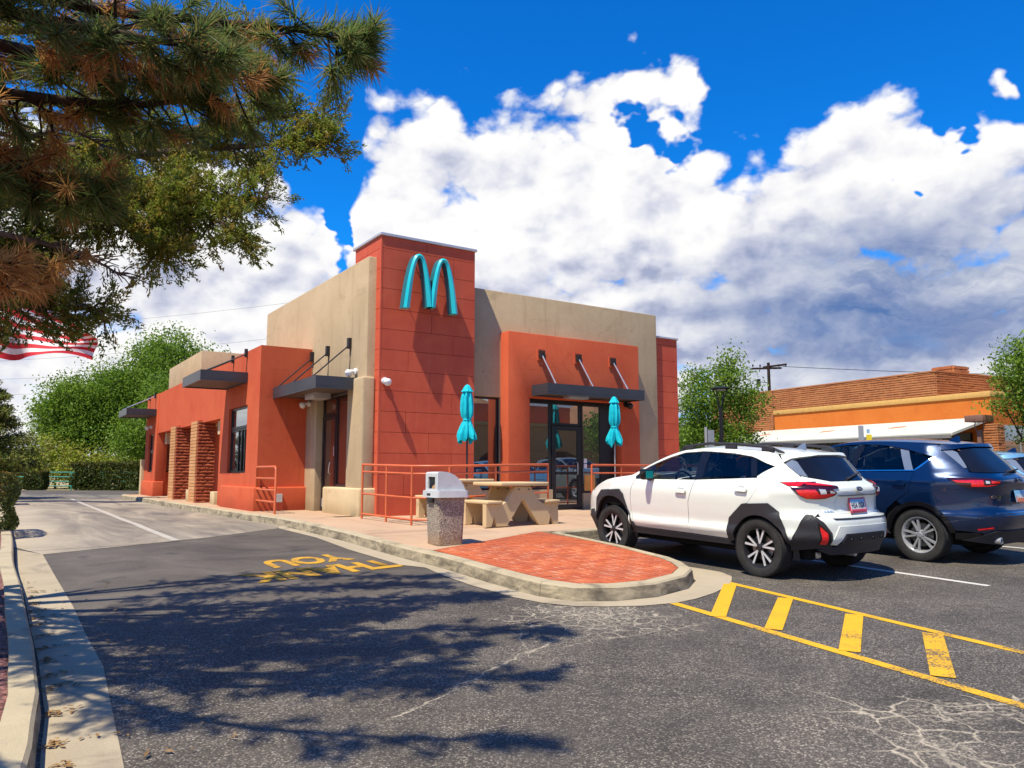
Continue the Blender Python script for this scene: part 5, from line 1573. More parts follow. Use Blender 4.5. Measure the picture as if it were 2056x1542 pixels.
# --- white crossover
wR, wW = 0.352, 2.67
archF_in = arc(2.675, .425, .425, 182, -2); archR_in = arc(0, .36, .385, 172, 8)
GW = dict(paint=M_wpaint, handle_m=M_wpaint, recess_m=plain('white_recess_shade', (0.45, 0.45, 0.44), 0.4), mirror=(1.83, 1.19), mirror_black=True, track=1.545, wheel='star', wm1=M_alloy, wm2=M_alloyd,  # recess_m: white paint greyed, the handle hollow's shade put into the colour
    rail=[(1.50, 0.0), (1.42, 0.05), (1.0, 0.062), (0.5, 0.062), (0.0, 0.055), (-0.16, 0.0)], rail_feet=(1.35, 0.62, 0.02), top=(-0.352, 1.33, 2.36, 3.36), fin=-0.02, fin_m=M_grtrim,
    handles=dict(front_door=(1.24, 0.985), rear_door=(0.225, 1.045)),
    side=[
     ('front_door', [(2.15, 1.115), (2.22, 1.0), (2.255, .85), (2.255, .65), (2.19, .435), (1.10, .425), (1.14, .55), (1.125, .84), (1.01, 1.14)], 'paint', 0, .014),
     ('rear_door', [(1.005, 1.14), (1.12, .84), (1.135, .55), (1.095, .425), (.50, .415), (.46, .53), (.43, .69), (.21, .87), (.14, .88), (-.01, 1.06), (.03, 1.195)], 'paint', 0, .014),
     ('front_wing', [(2.155, 1.115), (2.225, 1.0), (2.26, .85), (2.26, .65), (2.22, .50), (2.30, .45), (2.34, .70), (2.40, .86), (2.50, .93), (2.90, .92), (3.05, .80), (3.12, .50), (3.20, .70), (3.28, .84), (3.30, .93), (3.2, .98), (2.85, 1.082), (2.5, 1.137), (2.30, 1.163), (2.20, 1.21)], 'paint', 0, .014),
     ('bumper_side', [(3.13, .46), (3.20, .70), (3.28, .84), (3.31, .90), (3.40, .82), (3.40, .45)], 'paint', 0, .014),
     ('lower_lip', [(3.06, .30), (3.12, .48), (3.22, .62), (3.36, .60), (3.36, .30)], M_clad, 0.012, .02),
     ('rear_quarter', [(.03, 1.195), (-.01, 1.06), (.14, .88), (.21, .86), (-.17, .89), (-.29, .79), (-.33, .70), (-.40, .47), (-.42, .47), (-.56, .77), (-.645, .75), (-.655, .84), (-.648, .94), (-.645, 1.05), (-.58, 1.12), (-.505, 1.15), (-.44, 1.21), (-.23, 1.37), (-.12, 1.485), (0, 1.512), (.12, 1.525), (.12, 1.43), (-.155, 1.335), (.03, 1.215)], 'paint', 0, .014),
     ('roof_side', [(2.20, 1.13), (2.02, 1.26), (1.82, 1.35), (1.62, 1.425), (1.37, 1.495), (1.05, 1.515), (.9, 1.512), (.5, 1.49), (.2, 1.452), (.115, 1.428), (.115, 1.523), (.5, 1.543), (1.0, 1.558), (1.37, 1.533), (1.65, 1.458), (2.06, 1.278), (2.30, 1.163)], 'paint', 0, .014),
     ('window_front', [(1.84, 1.145), (1.79, 1.255), (1.62, 1.40), (1.37, 1.485), (1.06, 1.505), (1.03, 1.16)], M_cglass, -.006, .004),
     ('window_rear', [(.90, 1.175), (.905, 1.50), (.5, 1.478), (.21, 1.44), (.115, 1.205)], M_pglass, -.006, .004),
     ('quarter_glass', [(.025, 1.22), (.10, 1.415), (-.145, 1.335)], M_pglass, -.004, .004),
     ('mirror_sail', [(2.17, 1.13), (1.99, 1.26), (1.83, 1.325), (1.80, 1.25), (1.845, 1.135)], M_gloss, -.002, .006),
     ('b_pillar', [(1.03, 1.15), (1.06, 1.51), (.90, 1.508), (.895, 1.165)], M_gloss, -.002, .006),
     ('c_pillar', [(.115, 1.20), (.21, 1.445), (.10, 1.42), (.025, 1.215)], M_gloss, -.002, .006),
     ('sill_cladding', [(2.30, .34), (2.20, .445), (1.6, .425), (.50, .415), (.40, .345)], M_clad, .016, .03),
     ('wheel_arch', [(3.15, .40), (3.14, .55), (3.08, .80), (2.94, .925), (2.48, .96), (2.40, .89), (2.35, .70), (2.19, .435), (2.245, .385)] + [(2.25, .41)] + archF_in[1:-1] + [(3.10, .41)], M_clad, .022, .04),
     ('wheel_arch', [(.47, .38), (.465, .58), (.43, .69), (.21, .875), (-.17, .902), (-.29, .80), (-.33, .70), (-.41, .47), (-.40, .40)] + [(-.381, .41)] + archR_in[1:-1] + [(.38, .41)], M_clad, .022, .04),
     ('bumper_cladding', [(-.40, .475), (-.44, .50), (-.56, .775), (-.63, .765), (-.665, .745), (-.68, .58), (-.67, .40), (-.37, .35)], M_clad, .016, .03),
     ('mud_flap', [(-.40, .42), (-.36, .23), (-.44, .22), (-.45, .42)], M_clad, -.02, .02),
     ('mud_flap', [(2.28, .42), (2.31, .25), (2.23, .24), (2.22, .42)], M_clad, -.02, .02)],
    lamps_side=[('taillight', [(-.27, 1.145), (-.58, 1.155), (-.60, .965), (-.53, .978), (-.49, 1.01), (-.40, 1.10)], M_taild, .010, .03),
                ('tail_lens', [(-.29, 1.138), (-.52, 1.142), (-.50, 1.10), (-.38, 1.105)], M_tail, .017, .006),
                ('tail_lens', [(-.47, 1.06), (-.60, 1.07), (-.61, .975), (-.54, .985), (-.50, 1.01)], M_tail, .017, .006)],
    rear=[
     ('tailgate', [(.60, .755), (-.60, .755), (-.60, .84), (-.63, .94), (-.67, 1.10), (-.66, 1.16), (-.60, 1.225), (-.54, 1.205), (-.32, 1.162), (.32, 1.162), (.54, 1.205), (.60, 1.225), (.66, 1.16), (.67, 1.10), (.63, .94), (.60, .84)], 'paint', -.004, .014),
     ('rear_window', [(.52, 1.40), (.54, 1.212), (.32, 1.168), (-.32, 1.168), (-.54, 1.212), (-.52, 1.40), (-.47, 1.43), (-.2, 1.455), (.2, 1.455), (.47, 1.43)], M_gloss, -.004, .004),
     ('spoiler_trim', [(.64, 1.365), (.615, 1.23), (.545, 1.212), (.525, 1.395), (.56, 1.415)], M_grtrim, .004, .012),
     ('spoiler_trim', [(-.64, 1.365), (-.615, 1.23), (-.545, 1.212), (-.525, 1.395), (-.56, 1.415)], M_grtrim, .004, .012),
     ('spoiler', [(.645, 1.375), (.56, 1.42), (.47, 1.436), (.2, 1.462), (-.2, 1.462), (-.47, 1.436), (-.56, 1.42), (-.645, 1.375), (-.61, 1.465), (-.3, 1.495), (.3, 1.495), (.61, 1.465)], 'paint', .018, .04),
     ('rear_bumper', [(.575, .755), (-.575, .755), (-.66, .76), (-.60, .60), (-.545, .57), (-.54, .435), (-.45, .425), (-.37, .56), (.37, .56), (.45, .425), (.54, .435), (.545, .57), (.60, .60), (.66, .76)], 'paint', 0, .014),
     ('bumper_step', [(.53, .745), (-.53, .745), (-.50, .722), (.50, .722)], M_clad, .004, .01),
     ('bumper_insert', [(.47, .655), (-.47, .655), (-.54, .47), (-.46, .435), (-.385, .565), (.385, .565), (.46, .435), (.54, .47)], 'paint', .012, .02),
     ('lower_valance', [(.62, .38), (.45, .425), (.37, .56), (-.37, .56), (-.45, .425), (-.62, .38), (-.5, .32), (.5, .32)], M_clad, .018, .04),
     ('plate_recess', [(.37, .99), (-.37, .99), (-.41, .89), (-.36, .785), (.36, .785), (.41, .89)], 'paint', .003, .006),
     ('gate_lip', [(.38, 1.015), (-.38, 1.015), (-.38, .995), (.38, .995)], M_grtrim, .012, .012)],
    lamps_rear=[('taillight', [(.69, 1.155), (.55, 1.14), (.365, 1.105), (.365, 1.085), (.46, 1.07), (.40, 1.035), (.43, 1.005), (.53, .968), (.62, .96), (.70, .965)], M_taild, .010, .03),
                ('tail_lens', [(.66, 1.142), (.55, 1.13), (.42, 1.10), (.66, 1.115)], M_tail, .017, .006),
                ('tail_lens', [(.70, 1.06), (.63, 1.07), (.60, 1.02), (.43, 1.025), (.50, .985), (.62, .968), (.70, .972)], M_tail, .017, .006),
                ('reverse_lens', [(.60, 1.075), (.54, 1.07), (.53, 1.025), (.585, 1.02)], M_clear, .018, .006), ('reverse_lens', [(.49, 1.055), (.44, 1.045), (.43, 1.03), (.49, 1.03)], M_clear, .018, .006),
                ('fog_housing', [(.685, .765), (.62, .70), (.545, .575), (.535, .44), (.45, .395), (.62, .395), (.70, .42), (.69, .60)], M_clad, .017, .04),
                ('fog_surround', [(.665, .70), (.565, .57), (.555, .44), (.64, .45)], M_gloss, .020, .006),
                ('reflector', [(.648, .655), (.588, .575), (.575, .455), (.628, .46)], M_tail, .026, .008)])
wc, mr = build_car('white_car', 'white crossover with black wheel arch cladding parked beside the brick island', WHITE, GW, 1.95, -8.884)
rear_text('SUBARU', mr, wc, M_chrome, .535, .415, .800, .825, .006, 'badge')
rear_text('CROSSTREK', mr, wc, M_grtrim, -.40, -.55, .80, .82, .006, 'badge')
def on_rear(mr, yc, zc, off):
    """frame on the rear surface: point, right (towards -y), up"""
    p = Vector(mr(yc, zc, off)); q = Vector(mr(yc, zc + .03, off)); r_ = Vector(mr(yc - .03, zc, off))
    return p, (r_ - p).normalized(), (q - p).normalized()
def plate(car, mr, yc, zc, w_, h_, tilt=0.0, frame=None, face=None):
    p, rt, up = on_rear(mr, yc, zc, 0.03)
    up = Vector((0.18, 0, 1)).normalized(); rt = Vector((0, -1, 0)); n = up.cross(rt) * -1
    if n.x > 0: n = -n
    root = thing('licence_plate', None, None); root.parent = car
    def quad(nm, a0, a1, b0, b1, d, m):
        c = p + rt * ((a0 + a1) / 2 * w_) + up * ((b0 + b1) / 2 * h_) + n * d
        return MB().obox(c, rt * (a1 - a0) / 2 * w_, up * (b1 - b0) / 2 * h_, n * .002).build(nm, m, root)
    def letters(txt, a0, a1, b0, b1, d, m, bold=.03):
        me = text_mesh(txt, 1.0, bold, align='LEFT')
        xs = [v.co.x for v in me.vertices]; ys = [v.co.y for v in me.vertices]; a, b, c_, d_ = min(xs), max(xs), min(ys), max(ys)
        for v in me.vertices:
            s_ = a0 + (a1 - a0) * (v.co.x - a) / (b - a); t_ = b0 + (b1 - b0) * (v.co.y - c_) / (d_ - c_)
            v.co = p + rt * (s_ * w_) + up * (t_ * h_) + n * d
        me.materials.append(m); return link_mesh('lettering', me, root)
    return quad, letters
quad, letters = plate(wc, mr, 0.02, .885, .335, .185)
quad('frame', -.5, .5, -.5, .5, 0, M_plate_r); quad('face', -.43, .43, -.40, .36, .004, M_plate_w); quad('sky_band', -.43, .43, .14, .36, .0055, M_plate_s); quad('desert_band', -.43, .43, -.40, -.28, .0055, M_plate_r)
letters('H5A 0GX', -.40, .40, -.22, .16, .0085, M_plate_t)
p, rt, up = on_rear(mr, 0, 1.065, .016)
em = MB(); nn = 28
def disc(mb, p, rt, up, a, b, d):
    n = Vector((-1, 0, 0)); vs = [p + rt * math.cos(2 * math.pi * k / nn) * a + up * math.sin(2 * math.pi * k / nn) * b + n * d for k in range(nn)]
    vs2 = [v - n * .006 for v in vs]
    mb.raw(vs + vs2, [tuple(range(nn))] + [(k, (k + 1) % nn, nn + (k + 1) % nn, nn + k) for k in range(nn)])
disc(em, p, rt, up, .066, .037, .004); eo = em.build('emblem', M_chrome, wc)
em = MB(); disc(em, p, rt, up, .058, .030, .006); e2 = em.build('emblem_field', M_ember, eo)
st = MB()
for a_, b_, r_ in ((-.022, .008, .012), (.012, .012, .007), (.028, .004, .006), (.016, -.010, .007), (-.006, -.012, .006), (.034, -.008, .005)):
    c = p + rt * a_ + up * b_ + Vector((-.013, 0, 0))
    vs = []
    for k in range(8):
        rr = r_ if k % 2 == 0 else r_ * .35
        vs.append(c + rt * math.cos(k * math.pi / 4) * rr + up * math.sin(k * math.pi / 4) * rr)
    st.raw(vs, [tuple(range(8))])
tag(st.build('emblem_stars', M_chrome, eo), kind='stuff')
def wiper(car, mr, pts, m):
    MB().tube([Vector(mr(y_, z_, .022)) for y_, z_ in pts], [0.016] + [0.011] * (len(pts) - 1), 8).build('rear_wiper', m, car, smooth=True)
wiper(wc, mr, [(.02, 1.168), (-.06, 1.18), (-.16, 1.20), (-.30, 1.225), (-.40, 1.235)], M_clad)
for yy in (.30, .12, -.12, -.30):
    p, rt, up = on_rear(mr, yy, .50, .018)
    MB().lathe([(.001, 0), (.017, 0), (.017, -.02)], 12, axis='x').build('parking_sensor', M_clad, wc, loc=p)
MB().box(-.55, -.25, .42, .50, .25, .33).build('muffler', M_alloyg, wc, bevel=0.02)
MB().tube([(-.4, .0, .30), (-.72, .0, .30)], .035, 12).build('exhaust', M_alloyg, wc)

# --- blue SUV
bR, bW = 0.362, 2.70
bF_in = arc(bW, .37, .395, 172, 8); bR_in = arc(0, .37, .395, 172, 8)
GB = dict(paint=M_bpaint, handle_m=M_bpaint, recess_m=M_bpaint, mirror=(1.80, 1.27), mirror_black=False, track=1.60, wheel='ten', wm1=M_alloyg, wm2=M_alloyd, rail=None, rail_feet=(), top=(-0.415, 1.45, 2.42, 3.42), fin=-0.10, fin_m=M_bpaint,
    handles=dict(front_door=(1.35, 1.05), rear_door=(0.245, 1.065)),
    side=[
     ('front_door', [(2.15, 1.20), (2.24, 1.05), (2.27, .85), (2.26, .60), (2.19, .44), (1.08, .43), (1.12, .55), (1.12, .85), (1.03, 1.21)], 'paint', 0, .014),
     ('rear_door', [(1.025, 1.21), (1.115, .85), (1.115, .55), (1.075, .43), (.54, .43), (.49, .56), (.44, .70), (.30, .82), (.12, .93), (.05, 1.235)], 'paint', 0, .014),
     ('front_wing', [(2.16, 1.20), (2.245, 1.05), (2.275, .85), (2.265, .60), (2.24, .50), (2.30, .42)] + arc(bW, .37, .41, 172, 40, 9) + [(3.12, .50), (3.20, .70), (3.30, .86), (3.32, .97), (3.0, 1.096), (2.6, 1.166), (2.30, 1.215)], 'paint', 0, .014),
     ('bumper_side', [(3.13, .42), (3.20, .70), (3.30, .86), (3.34, .93), (3.44, .82), (3.44, .42)], 'paint', 0, .014),
     ('rear_quarter', [(.05, 1.235), (.12, .93), (.30, .82)] + arc(0, .37, .42, 62, 168, 12) + [(-.66, .44), (-.76, .55), (-.765, .74), (-.76, .84), (-.72, 1.02), (-.61, 1.17), (-.53, 1.29), (-.24, 1.52), (-.18, 1.605), (.0, 1.64), (.20, 1.648), (.20, 1.535), (-.20, 1.435), (.045, 1.25)], 'paint', 0, .014),
     ('roof_side', [(2.22, 1.22), (2.02, 1.34), (1.8, 1.44), (1.5, 1.55), (1.2, 1.60), (.9, 1.615), (.6, 1.60), (.32, 1.56), (.195, 1.535), (.195, 1.648), (.7, 1.663), (1.2, 1.643), (1.53, 1.578), (1.9, 1.418), (2.3, 1.218)], 'paint', 0, .014),
     ('window_front', [(1.90, 1.22), (1.78, 1.42), (1.5, 1.535), (1.2, 1.585), (1.0, 1.60), (1.04, 1.225)], M_cglass, -.006, .004),
     ('window_rear', [(.945, 1.225), (.88, 1.60), (.6, 1.585), (.32, 1.545), (.185, 1.245)], M_pglass, -.006, .004),
     ('quarter_glass', [(.065, 1.255), (.18, 1.515), (-.16, 1.428)], M_pglass, -.004, .004),
     ('bright_strip', [(2.1, 1.205), (1.0, 1.215), (.05, 1.24), (-.01, 1.275), (-.20, 1.435), (-.155, 1.435), (.055, 1.258), (1.0, 1.232), (2.05, 1.222)], M_chrome, .004, .008),
     ('b_pillar', [(1.04, 1.22), (1.0, 1.605), (.88, 1.605), (.945, 1.22)], M_gloss, -.002, .006),
     ('c_pillar', [(.185, 1.24), (.32, 1.55), (.18, 1.522), (.065, 1.252)], M_grtrim, -.001, .006),
     ('mirror_sail', [(2.15, 1.215), (2.0, 1.33), (1.80, 1.43), (1.92, 1.22)], M_gloss, -.002, .006),
     ('sill_cladding', [(2.30, .34), (2.20, .45), (1.6, .43), (.54, .43), (.42, .35)], M_clad, .014, .03),
     ('wheel_arch', arc(bW, .37, .46, 172, 8) + bF_in[::-1], M_gloss, .018, .03),
     ('wheel_arch', arc(0, .37, .46, 172, 8) + bR_in[::-1], M_gloss, .018, .03),
     ('lower_cladding', [(-.44, .425), (-.68, .435), (-.72, .40), (-.62, .32), (-.42, .34)], M_gloss, .012, .03),
     ('fuel_flap', [(-.24, 1.08), (-.43, 1.08), (-.44, 1.06), (-.44, .96), (-.42, .945), (-.24, .945), (-.225, .96), (-.225, 1.065)], 'paint', .003, .004)],
    lamps_side=[('taillight', [(-.38, 1.155), (-.68, 1.16), (-.70, 1.03), (-.60, 1.035), (-.48, 1.08)], M_taild, .010, .03),
                ('tail_lens', [(-.44, 1.125), (-.69, 1.13), (-.70, 1.09), (-.50, 1.095)], M_tail, .017, .006)],
    rear=[
     ('tailgate', [(.60, .69), (-.60, .69), (-.60, .82), (-.67, 1.02), (-.72, 1.16), (-.66, 1.28), (-.62, 1.285), (-.64, 1.235), (-.40, 1.222), (.40, 1.222), (.64, 1.235), (.62, 1.285), (.66, 1.28), (.72, 1.16), (.67, 1.02), (.60, .82)], 'paint', -.004, .014),
     ('rear_window', [(.53, 1.50), (.605, 1.32), (.63, 1.24), (.40, 1.228), (-.40, 1.228), (-.63, 1.24), (-.605, 1.32), (-.53, 1.50), (-.45, 1.545), (-.2, 1.565), (.2, 1.565), (.45, 1.545)], M_gloss, -.004, .004),
     ('spoiler_trim', [(.64, 1.52), (.655, 1.29), (.625, 1.285), (.61, 1.32), (.535, 1.50), (.56, 1.525)], M_grtrim, .004, .012),
     ('spoiler_trim', [(-.64, 1.52), (-.655, 1.29), (-.625, 1.285), (-.61, 1.32), (-.535, 1.50), (-.56, 1.525)], M_grtrim, .004, .012),
     ('spoiler', [(.65, 1.525), (.56, 1.53), (.45, 1.552), (.2, 1.572), (-.2, 1.572), (-.45, 1.552), (-.56, 1.53), (-.65, 1.525), (-.61, 1.60), (-.3, 1.618), (.3, 1.618), (.61, 1.60)], 'paint', .016, .04),
     ('rear_bumper', [(.57, .69), (-.57, .69), (-.70, .84), (-.74, .60), (-.72, .44), (-.60, .42), (.60, .42), (.72, .44), (.74, .60), (.70, .84)], 'paint', 0, .014),
     ('gate_edge', [(.54, .700), (-.54, .700), (-.53, .686), (.53, .686)], M_chrome, .006, .006),
     ('lower_valance', [(.74, .33), (.60, .42), (.53, .465), (.4, .47), (-.4, .47), (-.53, .465), (-.60, .42), (-.74, .33), (-.5, .28), (.5, .28)], M_clad, .016, .04)],
    lamps_rear=[('taillight', [(.74, 1.16), (.55, 1.15), (.39, 1.125), (.41, 1.09), (.56, 1.045), (.74, 1.03)], M_taild, .010, .03),
                ('tail_lens', [(.72, 1.13), (.62, 1.13), (.62, 1.06), (.46, 1.075), (.56, 1.05), (.72, 1.045)], M_tail, .017, .006),
                ('tail_lens', [(.54, 1.12), (.42, 1.105), (.43, 1.09), (.54, 1.085)], M_tail, .018, .006),
                ('reverse_lens', [(.60, 1.12), (.56, 1.115), (.56, 1.085), (.60, 1.085)], M_clear, .019, .006),
                ('reflector', [(.70, .485), (.58, .515), (.57, .50), (.69, .468)], M_tail, .014, .008)])
bc, mr = build_car('blue_car', 'dark blue sport utility car with silver ten spoke wheels right of the white car', BLUE, GB, 4.90, -9.26)
rear_text('CX-5', mr, bc, M_chrome, .53, .37, .89, .925, .008, 'badge', 0.04)
rear_text('AWD', mr, bc, M_chrome, .45, .385, .862, .878, .008, 'badge', 0.03)
quad, letters = plate(bc, mr, -.10, .905, .31, .16)
quad('face', -.5, .5, -.5, .5, 0, M_plate_s); quad('desert_band', -.47, .47, -.47, -.05, .003, M_plate_o)
letters('2NA3BF', -.40, .42, -.20, .18, .007, M_plate_w)
p, rt, up = on_rear(mr, -.08, 1.13, .02)
em = MB(); disc(em, p, rt, up, .062, .050, .004); eo = em.build('emblem', M_chrome, bc)
em = MB(); disc(em, p, rt, up, .052, .041, .006); em.build('emblem_field', M_ember, eo)
wg = MB()
wg.tube([p + rt * a_ + up * b_ + Vector((-.013, 0, 0)) for a_, b_ in ((-.052, .012), (-.022, .010), (0, -.020), (.022, .010), (.052, .012))], .006, 6)
wg.build('emblem_wings', M_chrome, eo)
wiper(bc, mr, [(.06, 1.215), (-.02, 1.225), (-.2, 1.24), (-.42, 1.25)], M_clad)
for s in (1, -1):
    MB().lathe([(.036, -.06), (.045, -.055), (.045, .12), (.036, .12), (.036, -.03), (.001, -.03)], 20, axis='x').build('exhaust_tip', M_alloyg, bc, loc=(-.80, s * .45, .33), smooth=True)

# ------------------------------------------------------------------ plants
M_bark = plain('bark', (0.13, 0.09, 0.065), 0.95, 0, 0.1, var=0.25, vscale=12, bump=0.8, bscale=25)
M_barkd = plain('dark_bark', (0.045, 0.032, 0.026), 0.95, 0, 0.1, var=0.3, vscale=12, bump=0.8, bscale=25)
M_leaf = leaf_mat('green_leaves', (0.19, 0.32, 0.024), (0.29, 0.44, 0.045), (0.075, 0.15, 0.018), 0.48, 0.5)
M_leafy = leaf_mat('yellow_green_leaves', (0.27, 0.38, 0.03), (0.38, 0.48, 0.05), (0.34, 0.28, 0.07), 0.5, 0.6)
M_leafh = leaf_mat('hedge_leaves', (0.045, 0.075, 0.014), (0.08, 0.115, 0.02), (0.15, 0.11, 0.02), 0.35, 1.4)
M_leafo = leaf_mat('bronze_tipped_leaves', (0.05, 0.085, 0.012), (0.22, 0.14, 0.02), (0.30, 0.15, 0.02), 0.35, 1.0)
M_jun = leaf_mat('juniper_sprays', (0.085, 0.16, 0.035), (0.22, 0.30, 0.035), (0.34, 0.24, 0.05), 0.6, 0.9)
M_pine = leaf_mat('pine_needles', (0.075, 0.15, 0.042), (0.13, 0.22, 0.055), (0.30, 0.22, 0.075), 0.58, 1.2)
M_pineb = leaf_mat('dead_needles', (0.50, 0.24, 0.08), (0.74, 0.44, 0.14), (0.40, 0.18, 0.07), 0.6, 1.2)
M_con = leaf_mat('conifer_sprays', (0.08, 0.13, 0.03), (0.17, 0.23, 0.04), (0.26, 0.23, 0.05), 0.42, 0.7)

def fast_mesh(name, co, fs_flat, nv, tint=None, mats=None):
    """co (N,3); faces all with nv corners, given flat"""
    me = bpy.data.meshes.new(name)
    nf = len(fs_flat) // nv
    me.vertices.add(len(co)); me.vertices.foreach_set('co', np.asarray(co, np.float32).ravel())
    me.loops.add(nf * nv); me.loops.foreach_set('vertex_index', np.asarray(fs_flat, np.int32))
    me.polygons.add(nf); me.polygons.foreach_set('loop_start', np.arange(0, nf * nv, nv, dtype=np.int32))
    if tint is not None:
        a = me.attributes.new('tint', 'FLOAT', 'POINT'); a.data.foreach_set('value', np.asarray(tint, np.float32))
    me.update(calc_edges=True)
    for m in (mats or []): me.materials.append(m)
    return me

def leaves(rs, cen, size, drop=0.3, tint=None, narrow=0.5, along=None, jit=0.5):
    """pointed leaf blades, folded along the midrib: two triangles each"""
    n = len(cen)
    d = rs.normal(size=(n, 3)) if along is None else along + rs.normal(size=(n, 3)) * jit
    d[:, 2] -= drop; d /= np.linalg.norm(d, axis=1)[:, None]
    r = rs.normal(size=(n, 3)); s = np.cross(d, r); s /= np.linalg.norm(s, axis=1)[:, None] + 1e-9
    nn = np.cross(d, s)
    L = (size * rs.uniform(0.7, 1.3, n))[:, None]
    a = cen - d * L * .5; b = cen + d * L * .5
    m1 = cen + s * L * narrow * .5 + nn * L * .10; m2 = cen - s * L * narrow * .5 + nn * L * .10
    co = np.stack([a, m1, b, m2], 1).reshape(-1, 3)
    base = np.arange(n)[:, None] * 4
    fs = (base + np.array([0, 1, 2, 0, 2, 3])[None]).ravel()
    t = rs.uniform(0, 1, n) ** 2.2 if tint is None else tint
    return co, fs, np.repeat(t, 4)

def tree(name, label, cat, x, y, z0, blobs, nleaf, lsize, ml, mb, seed, trunk_r=0.15, trunk_top=None, clump=(26, 0.34), group=None, bare=0.0, lean=(0, 0), flat=1.0):
    """trunk forking to every crown lobe; each lobe filled with twiggy clumps of separate leaves"""
    rs = np.random.RandomState(seed); r_ = random.Random(seed)
    t = thing(name, label, cat, (x, y, z0), 0, group)
    B_ = np.array(blobs, float)                      # x, y, z, rx, ry, rz relative to the foot
    tt = trunk_top or (B_[:, 2].min() * 0.6)
    tk = MB()
    fork = Vector((lean[0], lean[1], tt))
    tk.tube([(0, 0, -0.1), (lean[0] * .3, lean[1] * .3, tt * .35), (lean[0] * .7, lean[1] * .7, tt * .7), fork], [trunk_r * 1.25, trunk_r, trunk_r * .85, trunk_r * .75], 9)
    vol = (B_[:, 3] * B_[:, 4] * B_[:, 5]); vol /= vol.sum()
    cl = []
    for b, vv in zip(B_, vol):
        c = Vector(b[:3]); mid = (fork + c) / 2 + Vector((r_.uniform(-.2, .2), r_.uniform(-.2, .2), -.1)) * b[3]
        tk.tube([fork, mid, c, c + Vector((0, 0, b[5] * .6))], [trunk_r * .55, trunk_r * .38, trunk_r * .2, trunk_r * .05], 6)
        for _ in range(5):
            e = c + Vector((r_.uniform(-1, 1) * b[3], r_.uniform(-1, 1) * b[4], r_.uniform(-.6, 1) * b[5])) * .75
            st_ = mid.lerp(c, r_.random()); tk.tube([st_, (st_ + e) / 2 + Vector((0, 0, .1 * b[5])), e], [trunk_r * .16, trunk_r * .1, trunk_r * .03], 5)
        k = max(6, int(nleaf * vv / clump[0]))
        p = rs.normal(size=(k, 3)); p /= np.linalg.norm(p, axis=1)[:, None]
        rad = rs.uniform(0.25, 1.0, k) ** 0.45
        rad *= 1 + 0.27 * rs.normal(size=k)
        p = p * rad[:, None] * b[3:6] + b[:3]
        cl.append(p)
    cl = np.concatenate(cl)
    tk.build('trunk', mb, t, smooth=True, angle=60)
    cr = clump[1]
    pts = np.repeat(cl, clump[0], 0)
    off = rs.normal(size=pts.shape) * cr * np.array([1, 1, .7 * flat]) * np.repeat(rs.uniform(.6, 1.25, len(cl)), clump[0])[:, None]
    co, fs, ti = leaves(rs, pts + off, lsize)
    ct = np.repeat(np.repeat(rs.uniform(0, .5, len(cl)), clump[0]), 4)
    me = fast_mesh('crown', co, fs, 3, np.clip(ti * .6 + ct, 0, 1), [ml])
    o = link_mesh('crown', me, t)
    return t

def bush(name, label, cat, x, y, z0, L, Wd, H, rz, n, ls, m, seed, group=None, round_=0.0, tipm=None):
    """clipped shrub or hedge: leaves packed towards the clipped faces, twigs inside"""
    rs = np.random.RandomState(seed)
    t = thing(name, label, cat, (x, y, z0), rz, group)
    p = rs.uniform(-1, 1, (n, 3))
    ax = rs.randint(0, 3, n); sg_ = rs.choice([-1, 1], n)
    depth = 1 - np.abs(rs.normal(0, .09, n))
    for i in range(3):
        k = ax == i; p[k, i] = sg_[k] * depth[k]
    if round_:
        q = np.linalg.norm(p, axis=1); f = 1 / np.maximum(1, (q / 1.25)); p *= (1 - round_) + round_ * f[:, None]
    wob = 1 + .06 * np.sin(p[:, 0] * L * 2.1 + seed) * np.cos(p[:, 1] * 3) + .05 * np.sin(p[:, 2] * 5 + p[:, 0] * 3 * L)
    p = p * wob[:, None] * np.array([L / 2, Wd / 2, H / 2]); p[:, 2] += H / 2
    p[:, 2] = np.maximum(p[:, 2], 0.03)
    top = np.clip((p[:, 2] / H - .8) * 3, 0, 1) * rs.uniform(0, 1, n)
    co, fs, ti = leaves(rs, p, ls, 0.0)
    link_mesh('foliage', fast_mesh('foliage', co, fs, 3, np.clip(ti * .5 + np.repeat(top, 4), 0, 1), [m]), t)
    r_ = random.Random(seed); tw = MB()
    for _ in range(14):
        a = (r_.uniform(-.3, .3) * L, r_.uniform(-.25, .25) * Wd, 0)
        e = (a[0] + r_.uniform(-.25, .25) * min(L, 1), a[1] + r_.uniform(-.3, .3) * Wd, H * r_.uniform(.6, .92))
        tw.tube([a, ((a[0] + e[0]) / 2 + .04, (a[1] + e[1]) / 2, H * .4), e], [.02, .014, .006], 5)
    tw.build('stems', M_barkd, t)
    return t

zf = 0.48
